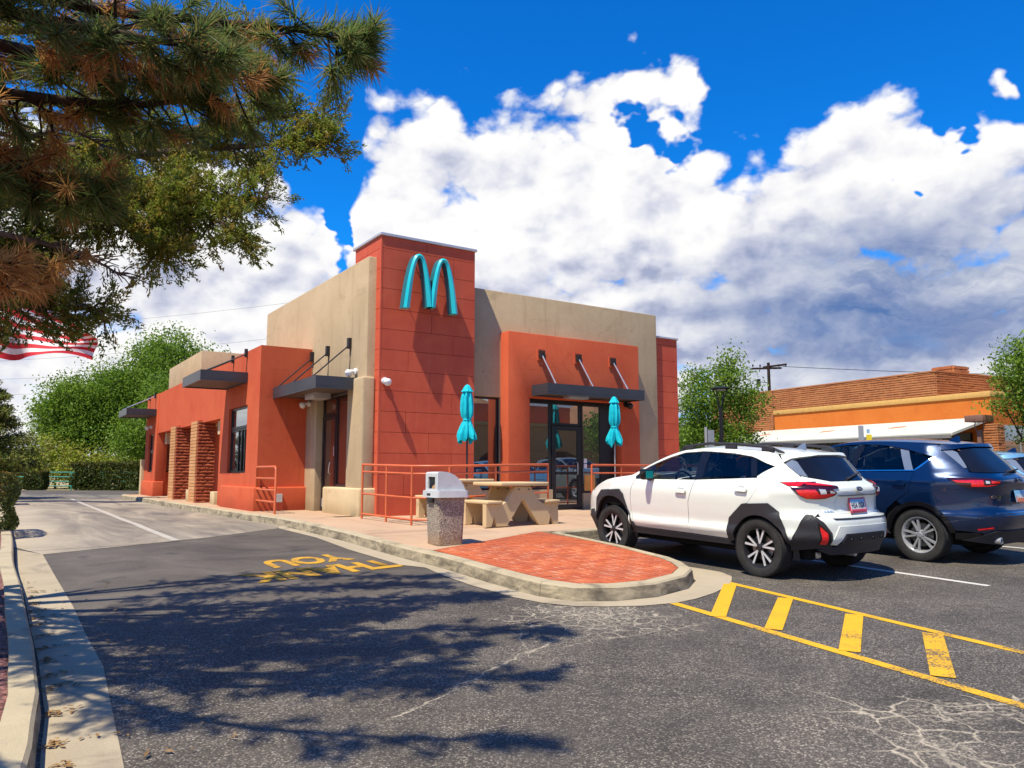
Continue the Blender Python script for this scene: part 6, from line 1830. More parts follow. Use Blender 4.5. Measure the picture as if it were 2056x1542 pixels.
# tall bright trees beyond the lane's end
tree('broadleaf_tree', 'tall bright green tree rising above the far end of the restaurant', 'tree', -27.0, 56, zf,
     [(2.0, 0, 8.6, 2.6, 2.6, 2.6), (0.0, 0, 6.6, 3.2, 3, 2.6), (4.2, .5, 6.4, 2.6, 2.6, 2.4), (2.0, -.5, 4.4, 3.6, 3, 1.9), (5.2, 0, 8.0, 1.6, 2, 1.7), (.6, 0, 9.6, 1.4, 1.4, 1.3), (-1.6, -.5, 4.2, 2.0, 2, 1.6)], 64000, 0.20, M_leaf, M_bark, 1, 0.3, 2.6, (34, .45), 'tall trees beyond the lane')
tree('broadleaf_tree', 'wide bright green tree left of the tallest tree beyond the lane', 'tree', -30.4, 54, zf,
     [(0, 0, 5.9, 2.2, 2.2, 1.7), (-1.5, 0, 4.9, 1.3, 1.7, 1.4), (1.8, 0, 5.2, 2.2, 2.2, 1.9), (.4, -.3, 3.7, 2.3, 2.2, 1.4), (2.4, .2, 6.9, 1.5, 1.5, 1.3)], 40000, 0.20, M_leaf, M_bark, 2, 0.26, 2.2, (34, .44), 'tall trees beyond the lane')
tree('broadleaf_tree', 'darker green tree filling in behind the far canopy', 'tree', -21.5, 50, zf,
     [(0, 0, 4.6, 2.4, 2.2, 1.8), (-2.0, 0, 3.2, 2.0, 2, 1.5), (1.8, 0, 3.0, 1.8, 2, 1.5), (-.4, 0, 6.2, 1.6, 1.6, 1.3)], 30000, 0.20, M_leaf, M_bark, 3, 0.22, 1.8, (34, .40), 'tall trees beyond the lane')
for i, (px_, py_, h, lab) in enumerate([(-34.5, 52, 2.0, 'low yellow green shrub beyond the teal fence under the left tree'), (-30.2, 51.5, 2.6, 'loose yellow green shrub between the fence and the tall trees'), (-26.2, 52.5, 2.1, 'yellow green shrub behind the long dark hedge'), (-38.5, 53, 2.4, 'yellow green shrub behind the far left conifer')]):
    tree('wild_shrub', lab, 'shrub', px_, py_, zf, [(0, 0, h * .75, 2.2, 1.6, h * .55), (1.6, 0, h * .5, 1.6, 1.4, h * .45), (-1.6, .1, h * .55, 1.6, 1.4, h * .5)], 7500, 0.22, M_leafy, M_bark, 10 + i, 0.07, .5, (18, .34), 'wild shrubs beyond the fence')
tree('bare_shrub', 'bare brown twiggy shrub behind the teal fence', 'shrub', -29.6, 49.5, zf, [(0, 0, 1.5, 1.1, .9, .8)], 260, 0.12, M_leafy, M_bark, 31, 0.06, .5, (6, .3))
bush('clipped_hedge', 'long clipped dark hedge with bronze tips at the end of the lane', 'hedge', -23.4, 46.6, zf, 5.4, 1.5, 1.62, R(-6), 15000, 0.17, M_leafh, 5)
bush('clipped_hedge', 'dark clipped hedge in the shade beside the far end of the restaurant', 'hedge', -18.6, 46.4, zf, 3.6, 1.5, 1.45, R(-6), 9000, 0.17, M_leafh, 6)
bush('clipped_shrub', 'small boxy clipped shrub in front of the teal fence', 'shrub', -28.7, 47.0, zf, 1.1, 1.0, 1.12, R(10), 3600, 0.15, M_leafh, 7, None, .4)
# left conifer and near clipped bushes
def conifer(label, x, y, z0, H, Rr, n, seed):
    rs = np.random.RandomState(seed); t = thing('conifer', label, 'tree', (x, y, z0))
    tk = MB().tube([(0, 0, -.1), (0, 0, H * .6), (0.05, 0, H)], [.16, .1, .02], 8); pts = []
    r_ = random.Random(seed)
    for k in range(46):
        h = H * (0.16 + .82 * k / 46); L = Rr * (1 - (h / H) ** 1.5) * r_.uniform(.75, 1.15) + .15; a = k * 2.4 + r_.uniform(-.4, .4)
        e = Vector((math.cos(a) * L, math.sin(a) * L, h + L * .12)); tk.tube([(0, 0, h), e * .55 + Vector((0, 0, (h) * .45)), e], [.04, .025, .008], 5)
        m = int(n / 46); s_ = rs.uniform(.25, 1, m)
        q = np.array([0, 0, h])[None] * (1 - s_[:, None]) + np.array(e)[None] * s_[:, None]
        pts.append(q + rs.normal(size=(m, 3)) * np.array([.2, .2, .12]) * (L / Rr + .25))
    tk.build('trunk', M_barkd, t, smooth=True)
    co, fs, ti = leaves(rs, np.concatenate(pts), .17, -.1, None, .26)
    link_mesh('crown', fast_mesh('crown', co, fs, 3, ti, [M_con]), t)
    return t
conifer('olive green conifer left of the lane behind the clipped bushes', -21.4, 31.0, 0.55, 5.1, 2.5, 36000, 41)
bush('clipped_bush', 'clipped bush with orange new tips at the left edge beyond the nearest bush', 'shrub', -17.35, 25.4, 0.60, 1.9, 1.5, 0.95, ROT, 7000, 0.09, M_leafo, 8, 'clipped bushes in the gravel bed', .5)
bush('clipped_bush', 'dark clipped bush overhanging the kerb at the left edge of the lane', 'shrub', -9.75, 13.6, 0.52, 1.9, 1.7, 1.02, ROT, 12000, 0.06, M_leafh, 9, 'clipped bushes in the gravel bed', .5)
bush('clipped_bush', 'small bronze tipped bush just behind the dark kerbside bush', 'shrub', -13.5, 18.7, 0.60, 1.5, 1.4, 0.72, ROT, 6000, 0.07, M_leafo, 12, 'clipped bushes in the gravel bed', .5)
# trees right of the restaurant
tree('parking_lot_tree', 'airy green tree standing right of the restaurant behind the black lamp post', 'tree', 8.6, 32.5, zf + .1,
     [(-.7, 0, 3.9, 1.0, .9, 1.25), (.55, 0, 4.6, .85, .8, 1.25), (1.35, .2, 3.8, .75, .8, .9), (-.3, .1, 2.5, 1.2, 1, .95), (1.0, 0, 2.3, .8, .8, .7), (.75, 0, 5.6, .45, .45, .6), (-.75, 0, 5.0, .42, .4, .5)], 15000, 0.13, M_leaf, M_barkd, 51, 0.085, 1.3, (15, .22), 'small lot trees')
tree('parking_lot_tree', 'leafy green tree at the right edge in front of the orange building', 'tree', 18.6, 27.6, zf + .1,
     [(-.35, 0, 4.7, .75, .8, .95), (.6, 0, 4.9, .9, .9, 1.2), (.5, 0, 3.5, 1.15, 1, .95), (-.95, .1, 3.5, .55, .6, .45), (-.75, 0, 4.4, .5, .5, .5), (1.5, 0, 4.0, .9, .9, 1.1), (.2, 0, 2.45, .7, .7, .45), (-.2, 0, 5.5, .35, .35, .4)], 15000, 0.12, M_leaf, M_barkd, 52, 0.08, 1.4, (15, .19), 'small lot trees')
tree('parking_lot_tree', 'green tree behind the orange building seen over the first lot tree', 'tree', 10.8, 47, zf, [(0, 0, 3.0, 1.5, 1.2, 1.4), (-1.6, 0, 2.6, 1.4, 1.2, 1.2)], 5000, 0.2, M_leaf, M_barkd, 53, 0.1, 1.2, (15, .3), 'small lot trees')

# --- overhanging pine and juniper, rooted in the gravel bed left of the camera
def spline(pts, n=8):
    P = [Vector(p) for p in pts]; out = []
    for i in range(len(P) - 1):
        p0, p1, p2, p3 = P[max(i - 1, 0)], P[i], P[i + 1], P[min(i + 2, len(P) - 1)]
        for k in range(n):
            t = k / n
            out.append(0.5 * ((2 * p1) + (p2 - p0) * t + (2 * p0 - 5 * p1 + 4 * p2 - p3) * t * t + (3 * p1 - p0 - 3 * p2 + p3) * t ** 3))
    out.append(P[-1]); return out

def needles(rs, tips, dirs, per, L, spread, wd=0.0022):
    """long needles fanning from the last part of each shoot"""
    n = len(tips) * per
    T = np.repeat(tips, per, 0); Dv = np.repeat(dirs, per, 0)
    back = rs.uniform(0, .16, n)[:, None]
    base = T - Dv * back
    r = rs.normal(size=(n, 3)); r -= Dv * (r * Dv).sum(1)[:, None]; r /= np.linalg.norm(r, axis=1)[:, None] + 1e-9
    a = rs.uniform(.25, 1.0, n)[:, None] * spread
    d = Dv * np.cos(a) + r * np.sin(a); d[:, 2] -= .12; d /= np.linalg.norm(d, axis=1)[:, None]
    ln = (L * rs.uniform(.65, 1.15, n))[:, None]
    s = np.cross(d, rs.normal(size=(n, 3))); s /= np.linalg.norm(s, axis=1)[:, None] + 1e-9
    mid = base + d * ln * .55; tip = base + d * ln; tip[:, 2] -= .02 * rs.uniform(0, 1, n)
    w = wd
    co = np.stack([base - s * w, base + s * w, mid + s * w, mid - s * w, tip], 1).reshape(-1, 3)
    b = np.arange(n)[:, None] * 5
    fs = (b + np.array([0, 1, 2, 0, 2, 3, 3, 2, 4])[None]).ravel()
    return co, fs, np.repeat(rs.uniform(0, 1, n) ** 1.6, 5)

pine = thing('pine_tree', 'long needled pine overhanging the lane at upper left with brown dying needles', 'tree', (-5.6, 4.0, 0.2))
po = Vector((-5.6, 4.0, 0.2))
pbr = [[(-5.6, 4.2, 5.0), (-3.91, 4.8, 4.94), (-2.96, 4.9, 4.69), (-2.15, 5.0, 4.64), (-1.47, 5.0, 4.57), (-1.02, 5.0, 4.46)],
       [(-5.6, 4.1, 4.5), (-3.47, 4.3, 4.15), (-2.69, 4.5, 4.07), (-2.12, 4.6, 4.06), (-1.56, 4.7, 4.08)],
       [(-5.6, 4.1, 4.2), (-3.52, 4.4, 3.89), (-2.89, 4.6, 3.87), (-2.38, 4.7, 3.88), (-1.98, 4.8, 4.0)],
       [(-5.6, 4.0, 4.4), (-3.16, 3.9, 4.08), (-2.55, 4.0, 4.02), (-2.04, 4.1, 3.97), (-1.74, 4.2, 3.97)],
       [(-5.6, 4.1, 3.6), (-3.64, 4.6, 3.54), (-3.24, 4.7, 3.49), (-2.91, 4.8, 3.39), (-2.69, 4.8, 3.36)],
       [(-5.6, 4.0, 4.8), (-3.6, 3.4, 4.7), (-2.6, 3.4, 4.75), (-1.7, 3.6, 4.6), (-1.2, 3.7, 4.5)],
       [(-5.6, 3.9, 5.2), (-3.6, 2.6, 5.2), (-2.4, 2.3, 5.1), (-1.5, 2.3, 4.95)],
       [(-5.6, 3.9, 4.9), (-3.9, 2.0, 4.6), (-3.0, 1.4, 4.5), (-2.3, 1.2, 4.4)]]
dead = [[(-5.6, 4.0, 2.9), (-3.5, 4.2, 2.86), (-3.15, 4.3, 2.80), (-2.90, 4.3, 2.72)],
        [(-5.6, 4.0, 3.0), (-3.73, 4.6, 2.94), (-3.25, 4.7, 2.88), (-3.0, 4.8, 2.80)]]
rs = np.random.RandomState(77); r_ = random.Random(77)
tk = MB(); tk.tube([(0, 0, -.2), (.05, .05, 2.0), (0, .1, 4.0), (.05, .15, 6.5), (0, .1, 8.2)], [.26, .22, .18, .11, .03], 12)
tips, dirs, dtips, ddirs = [], [], [], []
for bi, br in enumerate(pbr + dead):
    isd = bi >= len(pbr)
    sp_ = spline(br); n = len(sp_)
    tk.tube([p - po for p in sp_], [0.045 * (1 - i / n) + .008 for i in range(n)], 6)
    start = int(n * (.30 if not isd else .62))
    for i in range(start, n):
        t_ = (sp_[min(i + 1, n - 1)] - sp_[max(i - 1, 0)]).normalized()
        for _ in range(2):
            d = (t_ * r_.uniform(.2, 1.0) + Vector((r_.uniform(-1, 1), r_.uniform(-1, 1), r_.uniform(-.8, .55)))).normalized()
            L = r_.uniform(.10, .42) * (1.0 if i < n - 3 else .5)
            e = sp_[i] + d * L
            dd = (d + Vector((0, 0, .35))).normalized()
            tk.tube([sp_[i] - po, (sp_[i] + e) / 2 - po - Vector((0, 0, .02)), e - po], [.009, .007, .005], 4)
            br_ = isd or r_.random() < (.38 if i < n * .75 else .13)
            (dtips if br_ else tips).append(tuple(e - po)); (ddirs if br_ else dirs).append(tuple(dd))
    (dtips if isd else tips).append(tuple(sp_[-1] - po)); d_ = (sp_[-1] - sp_[-2]).normalized(); (ddirs if isd else dirs).append(tuple((d_ + Vector((0, 0, .3))).normalized()))
tk.build('trunk', M_barkd, pine, smooth=True, angle=60)
co, fs, ti = needles(rs, np.array(tips), np.array(dirs), 92, .19, 1.25, .0030)
link_mesh('needles', fast_mesh('needles', co, fs, 3, ti * .75, [M_pine]), pine)
co, fs, ti = needles(rs, np.array(dtips), np.array(ddirs), 72, .14, 1.5, .0030)
link_mesh('dead_needles', fast_mesh('dead_needles', co, fs, 3, ti, [M_pineb]), pine)
# the heavy tuft at the end of the top branch
E_ = np.array([(-1.02, 5.0, 4.46), (-1.10, 5.02, 4.50), (-0.98, 4.95, 4.50), (-1.06, 5.05, 4.40), (-1.0, 5.0, 4.54)]) - np.array(po)
Dd = np.array([(.9, 0, .45), (.3, 0, .95), (.8, -.3, -.3), (.6, .1, -.7), (.5, .2, .9)]); Dd /= np.linalg.norm(Dd, axis=1)[:, None]
co, fs, ti = needles(rs, E_, Dd, 210, .22, 1.25, .0028)
link_mesh('end_tuft', fast_mesh('end_tuft', co, fs, 3, ti * .3, [M_pine]), pine)

jun = thing('juniper_tree', 'dark juniper with fine sprays overhanging the lane below the pine boughs', 'tree', (-6.6, 6.2, 0.2))
jo = Vector((-6.6, 6.2, 0.2))
jbr = [[(-6.6, 6.2, 3.4), (-5.36, 6.0, 4.15), (-4.28, 6.2, 4.19), (-3.14, 6.4, 4.45), (-2.23, 6.5, 4.64), (-1.69, 6.6, 4.73)],
       [(-6.6, 6.2, 3.3), (-5.36, 6.0, 4.0), (-3.65, 6.2, 4.15), (-2.7, 6.4, 4.32), (-2.05, 6.5, 4.41), (-1.59, 6.6, 4.48)],
       [(-6.6, 6.2, 3.2), (-5.17, 5.8, 3.94), (-3.73, 6.0, 3.94), (-2.97, 6.1, 3.89), (-2.52, 6.2, 3.84), (-2.07, 6.3, 3.83)],
       [(-6.6, 6.2, 3.1), (-5.16, 5.8, 3.85), (-3.6, 5.8, 3.74), (-2.94, 5.9, 3.65), (-2.59, 6.0, 3.61), (-2.22, 6.0, 3.5)],
       [(-6.6, 6.1, 2.9), (-4.97, 5.6, 3.66), (-3.65, 5.6, 3.55), (-3.14, 5.7, 3.46), (-2.8, 5.8, 3.38), (-2.66, 5.8, 3.24)],
       [(-6.6, 6.1, 2.8), (-4.87, 5.5, 3.47), (-3.93, 5.5, 3.28), (-3.63, 5.6, 3.28), (-3.4, 5.6, 3.2)],
       [(-6.6, 6.1, 2.4), (-4.55, 5.2, 2.87), (-3.75, 5.3, 2.75), (-3.36, 5.4, 2.72), (-2.97, 5.5, 2.72)],
       [(-6.6, 6.2, 4.2), (-5.4, 6.4, 4.6), (-4.28, 6.8, 4.95), (-3.22, 7.0, 5.05), (-2.22, 7.0, 5.0)],
       [(-6.6, 6.2, 3.6), (-5.2, 6.6, 4.2), (-4.2, 6.9, 4.5), (-3.3, 7.1, 4.55), (-2.5, 7.2, 4.6)],
       [(-6.6, 6.0, 3.2), (-5.4, 5.0, 3.6), (-4.7, 4.6, 3.6), (-4.2, 4.4, 3.5)],
       [(-6.6, 6.0, 4.0), (-5.6, 4.6, 4.6), (-4.8, 3.6, 4.8), (-4.0, 3.0, 4.7), (-3.4, 2.7, 4.6)],
       [(-6.6, 6.0, 4.4), (-5.4, 5.2, 5.1), (-4.4, 4.6, 5.4), (-3.5, 4.4, 5.5), (-2.8, 4.2, 5.4)],
       [(-6.6, 6.0, 3.6), (-5.8, 4.4, 3.9), (-5.2, 3.4, 4.1), (-4.6, 2.6, 4.1)],
       [(-6.6, 6.2, 4.8), (-5.4, 6.8, 5.6), (-4.4, 7.2, 5.9), (-3.4, 7.3, 6.0), (-2.6, 7.3, 5.9)],
       [(-6.6, 6.2, 4.8), (-5.6, 7.0, 5.4), (-4.9, 7.6, 5.6), (-4.2, 7.9, 5.6)],
       [(-6.6, 6.2, 3.4), (-5.6, 6.0, 3.5), (-4.8, 5.6, 3.4), (-4.2, 5.4, 3.35)],
       [(-6.6, 6.0, 4.8), (-5.2, 4.4, 5.0), (-4.0, 3.6, 5.1), (-2.9, 3.3, 5.1), (-2.1, 3.2, 5.0)],
       [(-6.6, 6.0, 5.0), (-5.4, 4.8, 5.6), (-4.4, 4.0, 5.8), (-3.4, 3.7, 5.9), (-2.6, 3.6, 5.8)],
       [(-6.6, 6.0, 4.2), (-6.0, 4.4, 4.4), (-5.4, 3.4, 4.5), (-4.9, 2.6, 4.4)],
       [(-6.6, 6.0, 4.4), (-5.8, 5.2, 4.5), (-5.2, 4.4, 4.6), (-4.4, 3.8, 4.5), (-3.7, 3.6, 4.4)]]
rs = np.random.RandomState(5); r_ = random.Random(5)
tk = MB(); tk.tube([(0, 0, -.2), (.1, 0, 1.2), (-.05, 0, 2.6), (.1, 0, 4.4), (0, .1, 6.0)], [.24, .2, .17, .1, .03], 10)
cen, cdir = [], []
for br in jbr:
    sp_ = spline(br); n = len(sp_)
    tk.tube([p - jo for p in sp_], [0.05 * (1 - i / n) + .008 for i in range(n)], 6)
    for i in range(int(n * .28), n):
        fr_ = i / n
        for _ in range(3):
            d = Vector((r_.uniform(-.7, 1), r_.uniform(-1, 1), r_.uniform(-1.0, .75))).normalized()
            L = r_.uniform(.12, .50) * (1.05 - .55 * fr_)
            e = sp_[i] + d * L - Vector((0, 0, .06 * L))
            tk.tube([sp_[i] - jo, (sp_[i] + e) / 2 - jo + Vector((0, 0, .02)), e - jo], [.010, .007, .003], 4)
            for q in range(5):
                s_ = r_.uniform(.25, 1.0); d2 = (d + Vector((r_.uniform(-.8, .8), r_.uniform(-.8, .8), r_.uniform(-.5, .7)))).normalized()
                b0 = sp_[i].lerp(e, s_); cen.append(tuple(b0 - jo)); cdir.append(tuple(d2))
cen = np.array(cen); cdir = np.array(cdir)
per = 40
Dj = np.repeat(cdir, per, 0); sl = rs.uniform(0, 1, len(cen) * per)[:, None]
P_ = np.repeat(cen, per, 0) + Dj * sl * .20 + rs.normal(size=(len(cen) * per, 3)) * .030 * (1.15 - sl)
def scales(rs, cen, size, along, jit):
    n = len(cen); d = along + rs.normal(size=(n, 3)) * jit; d /= np.linalg.norm(d, axis=1)[:, None]
    s = np.cross(d, rs.normal(size=(n, 3))); s /= np.linalg.norm(s, axis=1)[:, None] + 1e-9
    L = (size * rs.uniform(.6, 1.3, n))[:, None]
    co = np.stack([cen - d * L * .4 + s * L * .17, cen - d * L * .4 - s * L * .17, cen + d * L * .6], 1).reshape(-1, 3)
    return co, np.arange(n * 3), np.repeat(rs.uniform(0, 1, n) ** 2.2, 3)
co, fs, ti = scales(rs, P_, .038, Dj, .6)
ct = np.repeat(np.repeat(rs.uniform(0, 1, len(cen)) ** 3, per), 3)
link_mesh('sprays', fast_mesh('sprays', co, fs, 3, np.clip(ti * .45 + ct * .8, 0, 1), [M_jun]), jun)
# bare grey twigs hanging out of the foliage
for pts in ([(-4.6, 5.2, 3.4), (-3.41, 5.0, 3.13), (-3.03, 5.1, 3.05), (-2.84, 5.2, 2.98), (-2.70, 5.2, 2.90)], [(-4.5, 5.2, 3.9), (-3.6, 4.9, 3.75), (-3.3, 4.95, 3.6), (-3.1, 5.0, 3.62)], [(-4.6, 5.4, 4.2), (-3.5, 5.2, 3.9), (-3.15, 5.2, 3.95), (-2.9, 5.25, 3.85)]):
    sp_ = spline(pts); n = len(sp_)
    tk.tube([p - jo for p in sp_], [.022 * (1 - i / n) + .004 for i in range(n)], 6)
    for i in range(n // 3, n, 1):
        for _ in range(2):
            e = sp_[i] + Vector((r_.uniform(-.02, .2), r_.uniform(-.1, .1), r_.uniform(-.09, .07)))
            tk.tube([sp_[i] - jo, (sp_[i] + e) / 2 - jo + Vector((0, 0, .012)), e - jo], [.006, .0045, .003], 4)
tk.build('trunk', plain('grey_bark', (0.14, 0.105, 0.095), 0.95, 0, 0.1, var=0.25, vscale=14, bump=0.6, bscale=30), jun, smooth=True, angle=60)

# ------------------------------------------------------------------ neighbouring building on the right
M_orange = stucco('orange_stucco', (0.58, 0.155, 0.026), (0.66, 0.195, 0.036), (0.42, 0.10, 0.022), 0.25)
M_slump = piece('slump_block', (0.48, 0.185, 0.075), (0.58, 0.25, 0.10), (0.40, 0.14, 0.06), 0.9, 0.8, 8)
M_mort = plain('block_mortar', (0.30, 0.13, 0.06), 0.95)
M_band = plain('ochre_band', (0.62, 0.36, 0.10), 0.7)
M_awn = concrete('white_awning', (0.52, 0.52, 0.45), (0.58, 0.58, 0.51), (0.43, 0.42, 0.35), 0.1, 0.3)
M_awe = plain('awning_edge', (0.20, 0.19, 0.17), 0.7)
M_brownp = plain('brown_post_paint', (0.22, 0.11, 0.075), 0.5)
NX, NY = 19.57, 31.5
na = R(27.5)
NE = (-math.sin(na), math.cos(na))            # along its front, left and away
NF = (math.cos(na), math.sin(na))             # into the building, right and away
NROT = math.atan2(NF[1], NF[0])               # local x = depth, local y = along the front
NB = thing('brick_shop_building', 'orange stucco and slump block shop building with a white awning behind the cars', 'building', (NX, NY, zf), NROT)
B2 = lambda nm, mb, m, par=NB, **k: mb.build(nm, m, par, **k)
B2('wall', MB().box(0, 9, 0, 11.6, -.1, 4.15), M_orange)
B2('band', MB().box(-.06, 9, -.05, 11.62, 4.15, 4.38), M_band, bevel=0.01)
par = B2('parapet', MB().box(0.03, 8, 2.30, 16.5, 4.38, 5.46), M_mort)
def courses(nm, x, y0, y1, z0, z1, par_, ax='y', cl=0.40, ch=0.105, seed=1, dx=0.04):
    """every block drawn as a rounded-off piece, joined as one face of masonry"""
    mb = MB(); r_ = random.Random(seed); k = 0; z = z0
    while z < z1 - 0.02:
        h = min(ch, z1 - z); a = y0 - (cl / 2 if k % 2 else 0)
        while a < y1:
            p, q = max(a, y0) + .005, min(a + cl, y1) - .005
            if q - p > .02:
                d = dx + r_.uniform(-.012, .012)
                b, t = z + .006, z + h - .008
                if ax == 'y': mb.raw([(x, p, b), (x, q, b), (x - d, q, b + .012), (x - d, p, b + .012), (x - d * 1.1, p, t - .02), (x - d * 1.1, q, t - .02), (x, q, t), (x, p, t)],
                       [(0, 1, 2, 3), (3, 2, 5, 4), (4, 5, 6, 7), (0, 3, 4, 7), (1, 6, 5, 2)])
                else: mb.raw([(p, x, b), (q, x, b), (q, x - d, b + .012), (p, x - d, b + .012), (p, x - d * 1.1, t - .02), (q, x - d * 1.1, t - .02), (q, x, t), (p, x, t)],
                       [(0, 1, 2, 3), (3, 2, 5, 4), (4, 5, 6, 7), (0, 3, 4, 7), (1, 6, 5, 2)])
            a += cl
        z += h; k += 1
    return tag(mb.build(nm, M_slump, par_, clean=False), kind='stuff')
courses('blocks', 0.03, 2.30, 11.6, 4.40, 5.44, par, seed=2)
courses('blocks', 2.30, 0.03, 6.0, 4.40, 5.44, par, 'x', seed=3)
B2('parapet_cap', MB().box(-.03, 8, 2.24, 16.5, 5.44, 5.50), M_slump, par)
bw = B2('block_wall', MB().box(0.0, 6, 11.65, 16.5, -.1, 5.44), M_mort)
courses('blocks', 0.0, 11.65, 16.5, 0.0, 5.42, bw, seed=4)
ch_ = B2('chimney', MB().box(3.0, 4.1, 3.4, 4.4, 5.3, 6.05), M_mort)
courses('blocks', 3.0, 3.4, 4.4, 5.4, 6.05, ch_, seed=5, ch=.16, cl=.36, dx=.09); courses('blocks', 3.4, 2.96, 4.1, 5.4, 6.05, ch_, 'x', seed=6, ch=.16, cl=.36, dx=.09)
# pitched awning with hipped right end
A_ = [(-0.02, -0.10, 3.32), (-0.02, 12.6, 3.32), (-2.7, 13.6, 2.60), (-2.7, -0.05, 2.60)]
aw = MB(); th_ = .10
aw.raw(A_ + [(x, y, z - th_) for x, y, z in A_], [(0, 3, 2, 1), (4, 5, 6, 7), (0, 1, 5, 4), (1, 2, 6, 5), (2, 3, 7, 6), (3, 0, 4, 7)])
awo = B2('awning', aw, M_awn)
def on_awn(x, y): return (x, y, 3.32 + (x + .02) / 2.68 * .72 + .012)
for yy in (3.4, 7.2, 11.2):
    MB().raw([on_awn(-.95, yy - .32), on_awn(-1.1, yy + .30), on_awn(-1.30, yy + .38), on_awn(-1.15, yy - .24)], [(0, 1, 2, 3)]).build('patch', M_orange, awo)
B2('awning_fascia', MB().box(-2.72, -2.66, 0.0, 13.6, 2.40, 2.55), M_awe, awo)
for yy in (2.0, 5.0, 8.0, 11.0):
    B2('awning_post', MB().box(-2.6, -2.45, yy - .07, yy + .07, -.1, 2.45), M_brownp, awo)
B2('shopfront', MB().box(-0.06, -0.005, 0.8, 11.4, 0.0, 2.7), M_glassF)
for k in range(9): B2('mullion', MB().box(-0.10, -0.06, .8 + k * 1.3, .86 + k * 1.3, 0, 2.7), M_steel if k % 3 else M_frame)
pil = B2('block_pillar', MB().box(-0.55, -0.05, -0.50, 0.0, -.1, 3.0), M_mort)
courses('blocks', -0.55, -0.50, 0.0, 0.0, 3.0, pil, seed=8); courses('blocks', -0.50, -0.55, -0.05, 0.0, 3.0, pil, 'x', seed=9)
B2('side_shopfront', MB().box(0.1, 7, -0.05, -0.01, 0, 3.0), M_glassF)
for k in range(6): B2('mullion', MB().box(.5 + k * 1.25, .56 + k * 1.25, -.09, -.05, 0, 3.0), M_steel)
B2('recess', MB().box(-0.02, 9, -0.04, 0, 3.0, 4.15), M_orange)

# ------------------------------------------------------------------ street furniture
M_lamp = plain('black_lamp_paint', (0.012, 0.012, 0.014), 0.4, 0.2)
def W0(x, y): return (x, y, gz(y))
t = thing('lamp_post', 'slim black lamp post with a flat round top right of the restaurant', 'lamp post', (8.1, 29.9, zf))
MB().tube([(0, 0, 0), (0, 0, 3.55)], .075, 12).build('pole', M_lamp, t, smooth=True)
for k in range(4):
    a = math.pi / 4 + k * math.pi / 2
    MB().tube([(.05 * math.cos(a), .05 * math.sin(a), 3.5), (.17 * math.cos(a), .17 * math.sin(a), 3.95), (.33 * math.cos(a), .33 * math.sin(a), 4.28)], .02, 6).build('arm', M_lamp, t, smooth=True)
MB().lathe([(.001, 4.38), (.25, 4.36), (.40, 4.31), (.40, 4.28), (.28, 4.26), (.001, 4.26)], 28).build('lamp_top', M_lamp, t, smooth=True)
MB().lathe([(.001, 4.257), (.22, 4.257), (.2, 4.22), (.001, 4.21)], 20).build('diffuser', plain('frosted_lens', (.55, .55, .52), .4), t, smooth=True)
t = thing('box_lamp_post', 'brown post with a square box lamp in front of the white awning', 'lamp post', (17.25, 28.5, zf + .45), NROT)
MB().box(-.07, .07, -.07, .07, -.45, 2.15).build('post', M_brownp, t)
for s in (-1, 1): MB().tube([(0, 0, 2.12), (0, s * .14, 2.18), (0, s * .17, 2.34), (0, s * .15, 2.46)], .018, 6).build('bracket', M_brownp, t, smooth=True)
MB().box(-.34, .34, -.34, .34, 2.46, 2.70).build('lamp_box', M_brownp, t, bevel=.01)
M_sgrey = plain('grey_sign_back', (.42, .43, .44), .45, .4)
M_syel = plain('yellow_sign', (.80, .62, .02), .45)
M_sblue = plain('pale_blue_sign', (.30, .48, .66), .45)
t = thing('parking_sign', 'grey sign post with small yellow and blue plates behind the blue car', 'sign', (11.75, 25.9, zf), 0)
MB().tube([(0, 0, 0), (0, 0, 2.55)], .03, 8).build('post', M_sgrey, t, smooth=True)
MB().box(-.16, .02, -.035, -.03, 1.95, 2.62).build('back_plate', M_sgrey, t)
MB().box(.10, .28, -.035, -.03, 2.06, 2.32).build('yellow_plate', M_syel, t); MB().box(.12, .22, -.035, -.03, 2.36, 2.50).build('blue_plate', M_sblue, t)
MB().box(.0, .2, -.03, -.02, 2.2, 2.24).build('arm', M_sgrey, t)
t = thing('parking_sign', 'plain grey sign seen from behind over the white car roof', 'sign', (6.95, 27.3, zf), R(20))
MB().tube([(-.12, 0, 0), (-.12, 0, 2.65)], .05, 8).build('post', M_sgrey, t, smooth=True); MB().box(-.05, .2, -.03, -.01, 1.9, 2.55).build('back_plate', M_sgrey, t)
# timber power pole with wires
t = thing('power_pole', 'dark timber power pole with crossarm behind the orange building', 'power pole', (20.1, 60.0, zf))
ph = 9.6
MB().tube([(0, 0, 0), (0, 0, ph)], [.17, .11], 10).build('pole', M_barkd, t, smooth=True)
arm = MB(); arm.obox((-.15, 0, ph - .45), (1.25, .25, .06), (0, .06, 0), (0, 0, .07)); arm.obox((.5, 0, ph - .25), (.75, -.5, .05), (0.04, .06, 0), (0, 0, .07)); arm.build('crossarm', M_barkd, t)
for xx in (-1.3, -.7, .7, 1.15): MB().lathe([(.001, .22), (.05, .2), (.07, .1), (.03, 0), (.001, 0)], 8, (xx, xx * .2 if xx < 0 else -xx * .5, ph - .38)).build('insulator', M_lamp, t, smooth=True)
MB().tube([(.05, 0, ph - 1.6), (-.9, 0, ph - 1.5), (-1.05, 0, ph - 2.2), (-.2, 0, ph - 3.6)], .03, 6).build('jumper_cable', M_lamp, t, smooth=True)
MB().box(-.95, -.7, -.12, .12, ph - 1.9, ph - 1.3).build('switch_box', M_lamp, t)
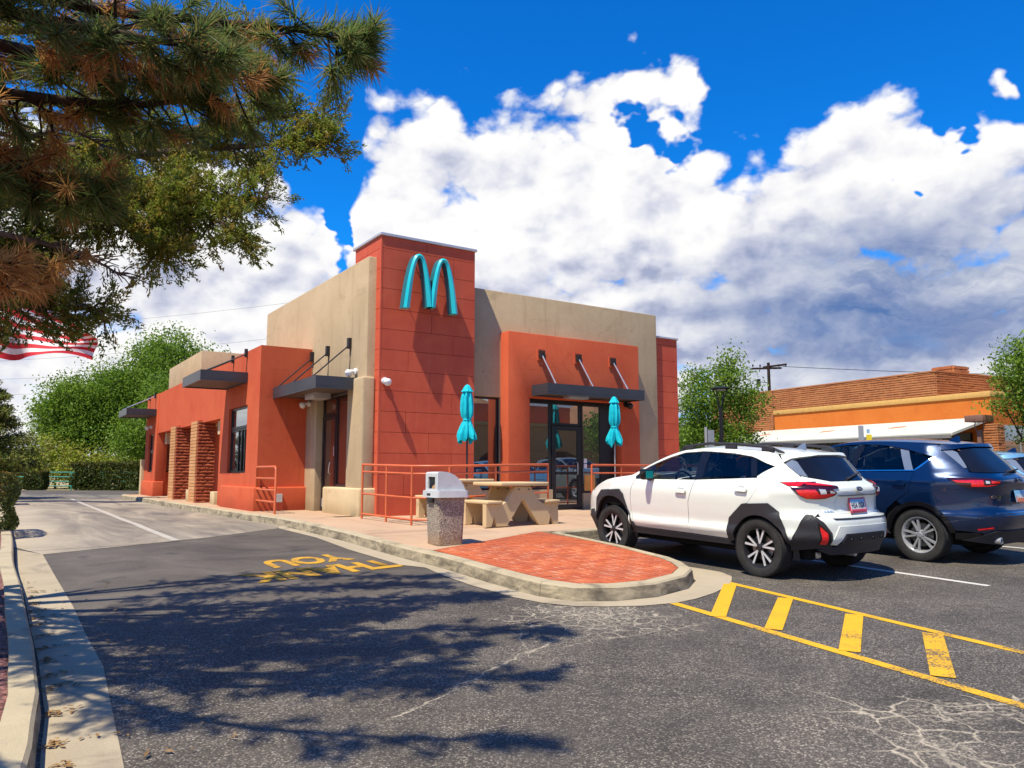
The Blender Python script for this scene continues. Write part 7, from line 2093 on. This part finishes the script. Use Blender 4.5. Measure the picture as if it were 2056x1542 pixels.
def wire(label, p, q, sag, r=.022, grp='overhead wires'):
    p, q = Vector(p), Vector(q); pts = []
    for k in range(25):
        s = k / 24; c = p.lerp(q, s); c.z -= sag * 4 * s * (1 - s); pts.append(c)
    return tag(MB().tube(pts, r, 5).build('overhead_wire', M_lamp, smooth=True), label, 'power line', grp)
wire('thin overhead wire running right from the power pole crossarm', (21.2, 60, zf + ph - .3), (75, 66, 10.3), .6)
wire('lower overhead wire running right from the power pole', (20.1, 60, zf + ph - 3.3), (75, 66, 6.9), .5)
for i, (za, zb) in enumerate([(13.6, 15.4), (10.9, 12.6), (9.6, 10.6), (8.3, 9.2)]):
    wire(['highest thin wire crossing the sky behind the left trees', 'second wire from the top behind the left trees', 'third wire down behind the left trees', 'lowest wire behind the left conifer'][i], (-62, 68, za), (-17.5, 62, zb), 0.6, .009)
# teal pipe fence
M_teal2 = plain('teal_fence_paint', (.03, .26, .22), .5)
t = thing('teal_fence', 'teal pipe fence along the far end of the lane', 'fence', (-33.3, 48.2, zf), R(-2))
for k in range(7): MB().tube([(k * 2.05, 0, -.05), (k * 2.05, 0, 1.08)], .045, 8).build('post', M_teal2, t, smooth=True)
for h in (.22, .5, .78, 1.06): MB().tube([(0, 0, h), (12.3, 0, h)], .034, 8).build('rail', M_teal2, t, smooth=True)
# flag on a pole off to the left
M_fr = plain('flag_red', (.50, .006, .018), .8); M_fw = plain('flag_white', (.70, .68, .66), .8); M_fb = plain('flag_blue', (.03, .05, .25), .8)
t = thing('flag', 'red and white striped national flag with blue canton flying behind the boughs', 'flag', (-20.55, 26.0, 8.85), 0)
nx_, ny_ = 40, 26
def flag_pt(a, b):
    """a along the fly 0..1, b down the hoist 0..1"""
    x = a * 6.15; zt_f = -2.2 * a ** 1.3; zb_f = -3.35 - .12 * a; z = zt_f + (zb_f - zt_f) * b
    y = .55 * math.sin(a * 10 - b * 3.0) * (.25 + a) + .2 * math.sin(a * 17 + b * 3) * a
    z += .13 * math.sin(a * 12 + b * 3.5) * a + .06 * math.sin(a * 23 + b * 5) * a; x += .16 * math.sin(b * 7 + a * 4) * a
    x -= .35 * a * b * math.sin(b * 3)
    return (x, y, z)
vs = [flag_pt(i / nx_, j / ny_) for j in range(ny_ + 1) for i in range(nx_ + 1)]
fs, mi = [], []
for j in range(ny_):
    for i in range(nx_):
        fs.append((j * (nx_ + 1) + i, j * (nx_ + 1) + i + 1, (j + 1) * (nx_ + 1) + i + 1, (j + 1) * (nx_ + 1) + i))
        mi.append(2 if (i < nx_ * .4 and j < 14) else (j // 2) % 2)
mb = MB(); mb.raw(vs, fs); mb.m = mi
mb.build('cloth', [M_fr, M_fw, M_fb], t, smooth=True, clean=False, angle=80)
st = MB()
for r_i in range(9):
    for c_i in range(6 if r_i % 2 == 0 else 5):
        a = (.03 + c_i * .066 + (.033 if r_i % 2 else 0)); b = (14 / 26) * (r_i + .6) / 9.6
        c = Vector(flag_pt(a, b)); q = [c + Vector((math.cos(k * math.pi / 5) * (.055 if k % 2 == 0 else .022), -.02, math.sin(k * math.pi / 5) * (.055 if k % 2 == 0 else .022))) for k in range(10)]
        st.raw(q, [tuple(range(10))])
tag(st.build('stars', M_fw, t), kind='stuff')
MB().tube([(-.1, 0, -8.6), (-.1, 0, .3)], [.07, .05], 10).build('flagpole', M_steel, t, smooth=True)

# pale blue car beyond the blue one, just its rear in view
GL = dict(GB); GL['paint'] = car_paint('pale_blue_paint', (0.16, 0.36, 0.55), 0.3)
lb, mr = build_car('pale_blue_car', 'pale blue car at the right edge beyond the dark blue car', BLUE, GL, 8.15, -8.6)
mm = lb.matrix_world.copy(); lb.matrix_world = mm @ Matrix.Diagonal((1, 1, 0.90, 1))

# ------------------------------------------------------------------ what the shop glass mirrors: the far side of the lot
def Wz(u, v): x, y = W(u, v); return (x, y, gz(y))
OB = thing('arcade_shop_building', 'ochre arcade shop building across the lot, mirrored in the entrance glass', 'building', Wz(10, -33), ROT)
M_och = stucco('ochre_stucco', (0.58, 0.29, 0.10), (0.64, 0.34, 0.13), (0.42, 0.20, 0.08), 0.3)
wl = MB()
x = 0.0
for k in range(9):
    wl.box(x, x + 1.6, -1.2, 0.0, 0, 3.4)
    a0 = [(x + 1.6, 3.4)] + [(x + 3.6 - 2.0 * math.cos(math.pi * i / 10), 2.0 + 1.9 * math.sin(math.pi * i / 10) * .7) for i in range(11)] + [(x + 5.6, 3.4)]
    wl.prism([(x + 1.6, 3.42), (x + 1.6, 2.0)] + [(x + 3.6 - 2.0 * math.cos(math.pi * i / 10), 2.0 + 1.35 * math.sin(math.pi * i / 10)) for i in range(1, 10)] + [(x + 5.6, 2.0), (x + 5.6, 3.42)], -1.2, 0.0, 'xz')
    x += 5.6
wl.box(0, x, -1.2, 0.0, 3.42, 5.2)
wl.build('arcade_wall', M_och, OB)
MB().box(0, x, -9, -4.0, 0, 5.0).build('shop_wall', M_orange, OB)
MB().box(-.2, x + .2, -9, 0.15, 5.2, 5.45).build('cornice', M_band, OB)
MB().box(8, 22, -6, -1.0, 5.45, 6.9).build('upper_storey', M_red, OB)
MB().box(.5, x - .5, -3.98, -3.9, 0.2, 2.9).build('shop_window', M_glassF, OB)
for i, (uu, vv, L) in enumerate(((20, -27, 9.0), (32, -27, 8.0))):
    p_ = Wz(uu, vv)
    bush('clipped_hedge', ['green hedge across the lot before the ochre arcade', 'second green hedge across the lot before the ochre arcade'][i], 'hedge', p_[0], p_[1], p_[2], L, 1.2, 1.1, ROT, 3000, .2, M_leaf, 60 + i)
for i, (uu, vv) in enumerate(((14.0, -25.5), (29, -26), (38, -26.5))):
    p_ = Wz(uu, vv)
    tree('parking_lot_tree', ['leafy tree across the lot left of the arcade', 'leafy tree across the lot before the middle arches', 'leafy tree across the lot at the far arches'][i], 'tree', p_[0], p_[1], p_[2], [(0, 0, 3.6, 1.6, 1.5, 1.4), (.9, .2, 4.6, 1.1, 1.1, 1.1), (-1, 0, 4.2, 1.1, 1, 1)], 3000, .26, M_leaf, M_bark, 70 + i, .1, 1.6, (16, .35), 'trees across the lot')
GG = dict(GB); GG['paint'] = car_paint('grey_green_paint', (0.20, 0.235, 0.22), 0.3); GG['rail'] = None
gcar, mr = build_car('grey_green_car', 'grey green car in the next row, mirrored in the entrance glass', BLUE, GG, 13.2, -11.2)
hm = MB(); r_ = random.Random(9); N = 60; vs = []
for i in range(N + 1):
    a = R(40 + 110 * i / N)
    h = 34 + 14 * math.sin(i * .37) + 9 * math.sin(i * 1.1 + 1) + r_.uniform(-4, 4)
    for d, z in ((430, -4), (455, h * .45), (480, h * .8 + r_.uniform(-4, 4)), (520, h), (620, -4)):
        vs.append((math.sin(a) * d, math.cos(a) * d, z))
fs = [(i * 5 + j, (i + 1) * 5 + j, (i + 1) * 5 + j + 1, i * 5 + j + 1) for i in range(N) for j in range(4)]
hm.raw(vs, fs)
tag(hm.build('hills', concrete('red_rock', (0.34, 0.15, 0.075), (0.42, 0.22, 0.12), (0.10, 0.11, 0.05), 1.0, 0.02)), kind='structure')

# ------------------------------------------------------------------ dry leaf litter caught along the planter kerb
M_lit = piece('dry_leaf', (0.26, 0.15, 0.06), (0.40, 0.25, 0.11), (0.14, 0.075, 0.035))
r_ = random.Random(21); lt = MB()
base_line = offset_path(LK, 0.05)
near = [q for q in base_line if 3.2 < q[1] < 9.5]
for _ in range(330):
    q = near[int(r_.random() ** .7 * (len(near) - 1))]
    d = abs(r_.gauss(0, .07)) + .01 if r_.random() < .75 else r_.uniform(0, .9)
    x, y = q[0] + d * .87 + r_.uniform(-.02, .02), q[1] + d * .45 + r_.uniform(-.08, .08)
    s = r_.uniform(.012, .034); a = r_.uniform(0, 6.28); z = gz(y) + .010 + r_.uniform(0, .012); ca, sa = math.cos(a), math.sin(a)
    lt.raw([(x - ca * s, y - sa * s, z), (x + sa * s * .4, y - ca * s * .4, z + s * .3), (x + ca * s, y + sa * s, z + s * .15), (x - sa * s * .4, y + ca * s * .4, z + s * .25)], [(0, 1, 2), (0, 2, 3)])
tag(lt.build('leaf_litter', M_lit, clean=False), 'dry brown leaves and twigs caught along the foot of the planter kerb', 'leaf litter', kind='stuff')
gv = MB()
for _ in range(2600):
    q = LKi[r_.randrange(len(LKi))]
    if not 2.6 < q[1] < 13: continue
    d = r_.uniform(.02, 1.3); x, y = q[0] - d * .85 + r_.uniform(-.1, .1), q[1] - d * .5 + r_.uniform(-.2, .2)
    if not inside((x, y), LKi + [(-40, -9), (-60, 43.5)]): continue
    s = r_.uniform(.010, .026); z = gz(y) + .128
    p6 = [Vector((r_.uniform(.6, 1) * s * dx, r_.uniform(.6, 1) * s * dy, r_.uniform(.5, .9) * s * dz)) for dx, dy, dz in ((1, 0, 0), (-1, 0, 0), (0, 1, 0), (0, -1, 0), (0, 0, 1), (0, 0, -.4))]
    gv.raw([(x + v.x, y + v.y, z + v.z) for v in p6], [(0, 2, 4), (2, 1, 4), (1, 3, 4), (3, 0, 4), (2, 0, 5), (1, 2, 5), (3, 1, 5), (0, 3, 5)])
tag(gv.build('gravel', M_gravel, clean=False), 'red crushed gravel in the planter behind the kerb', 'gravel', kind='stuff')
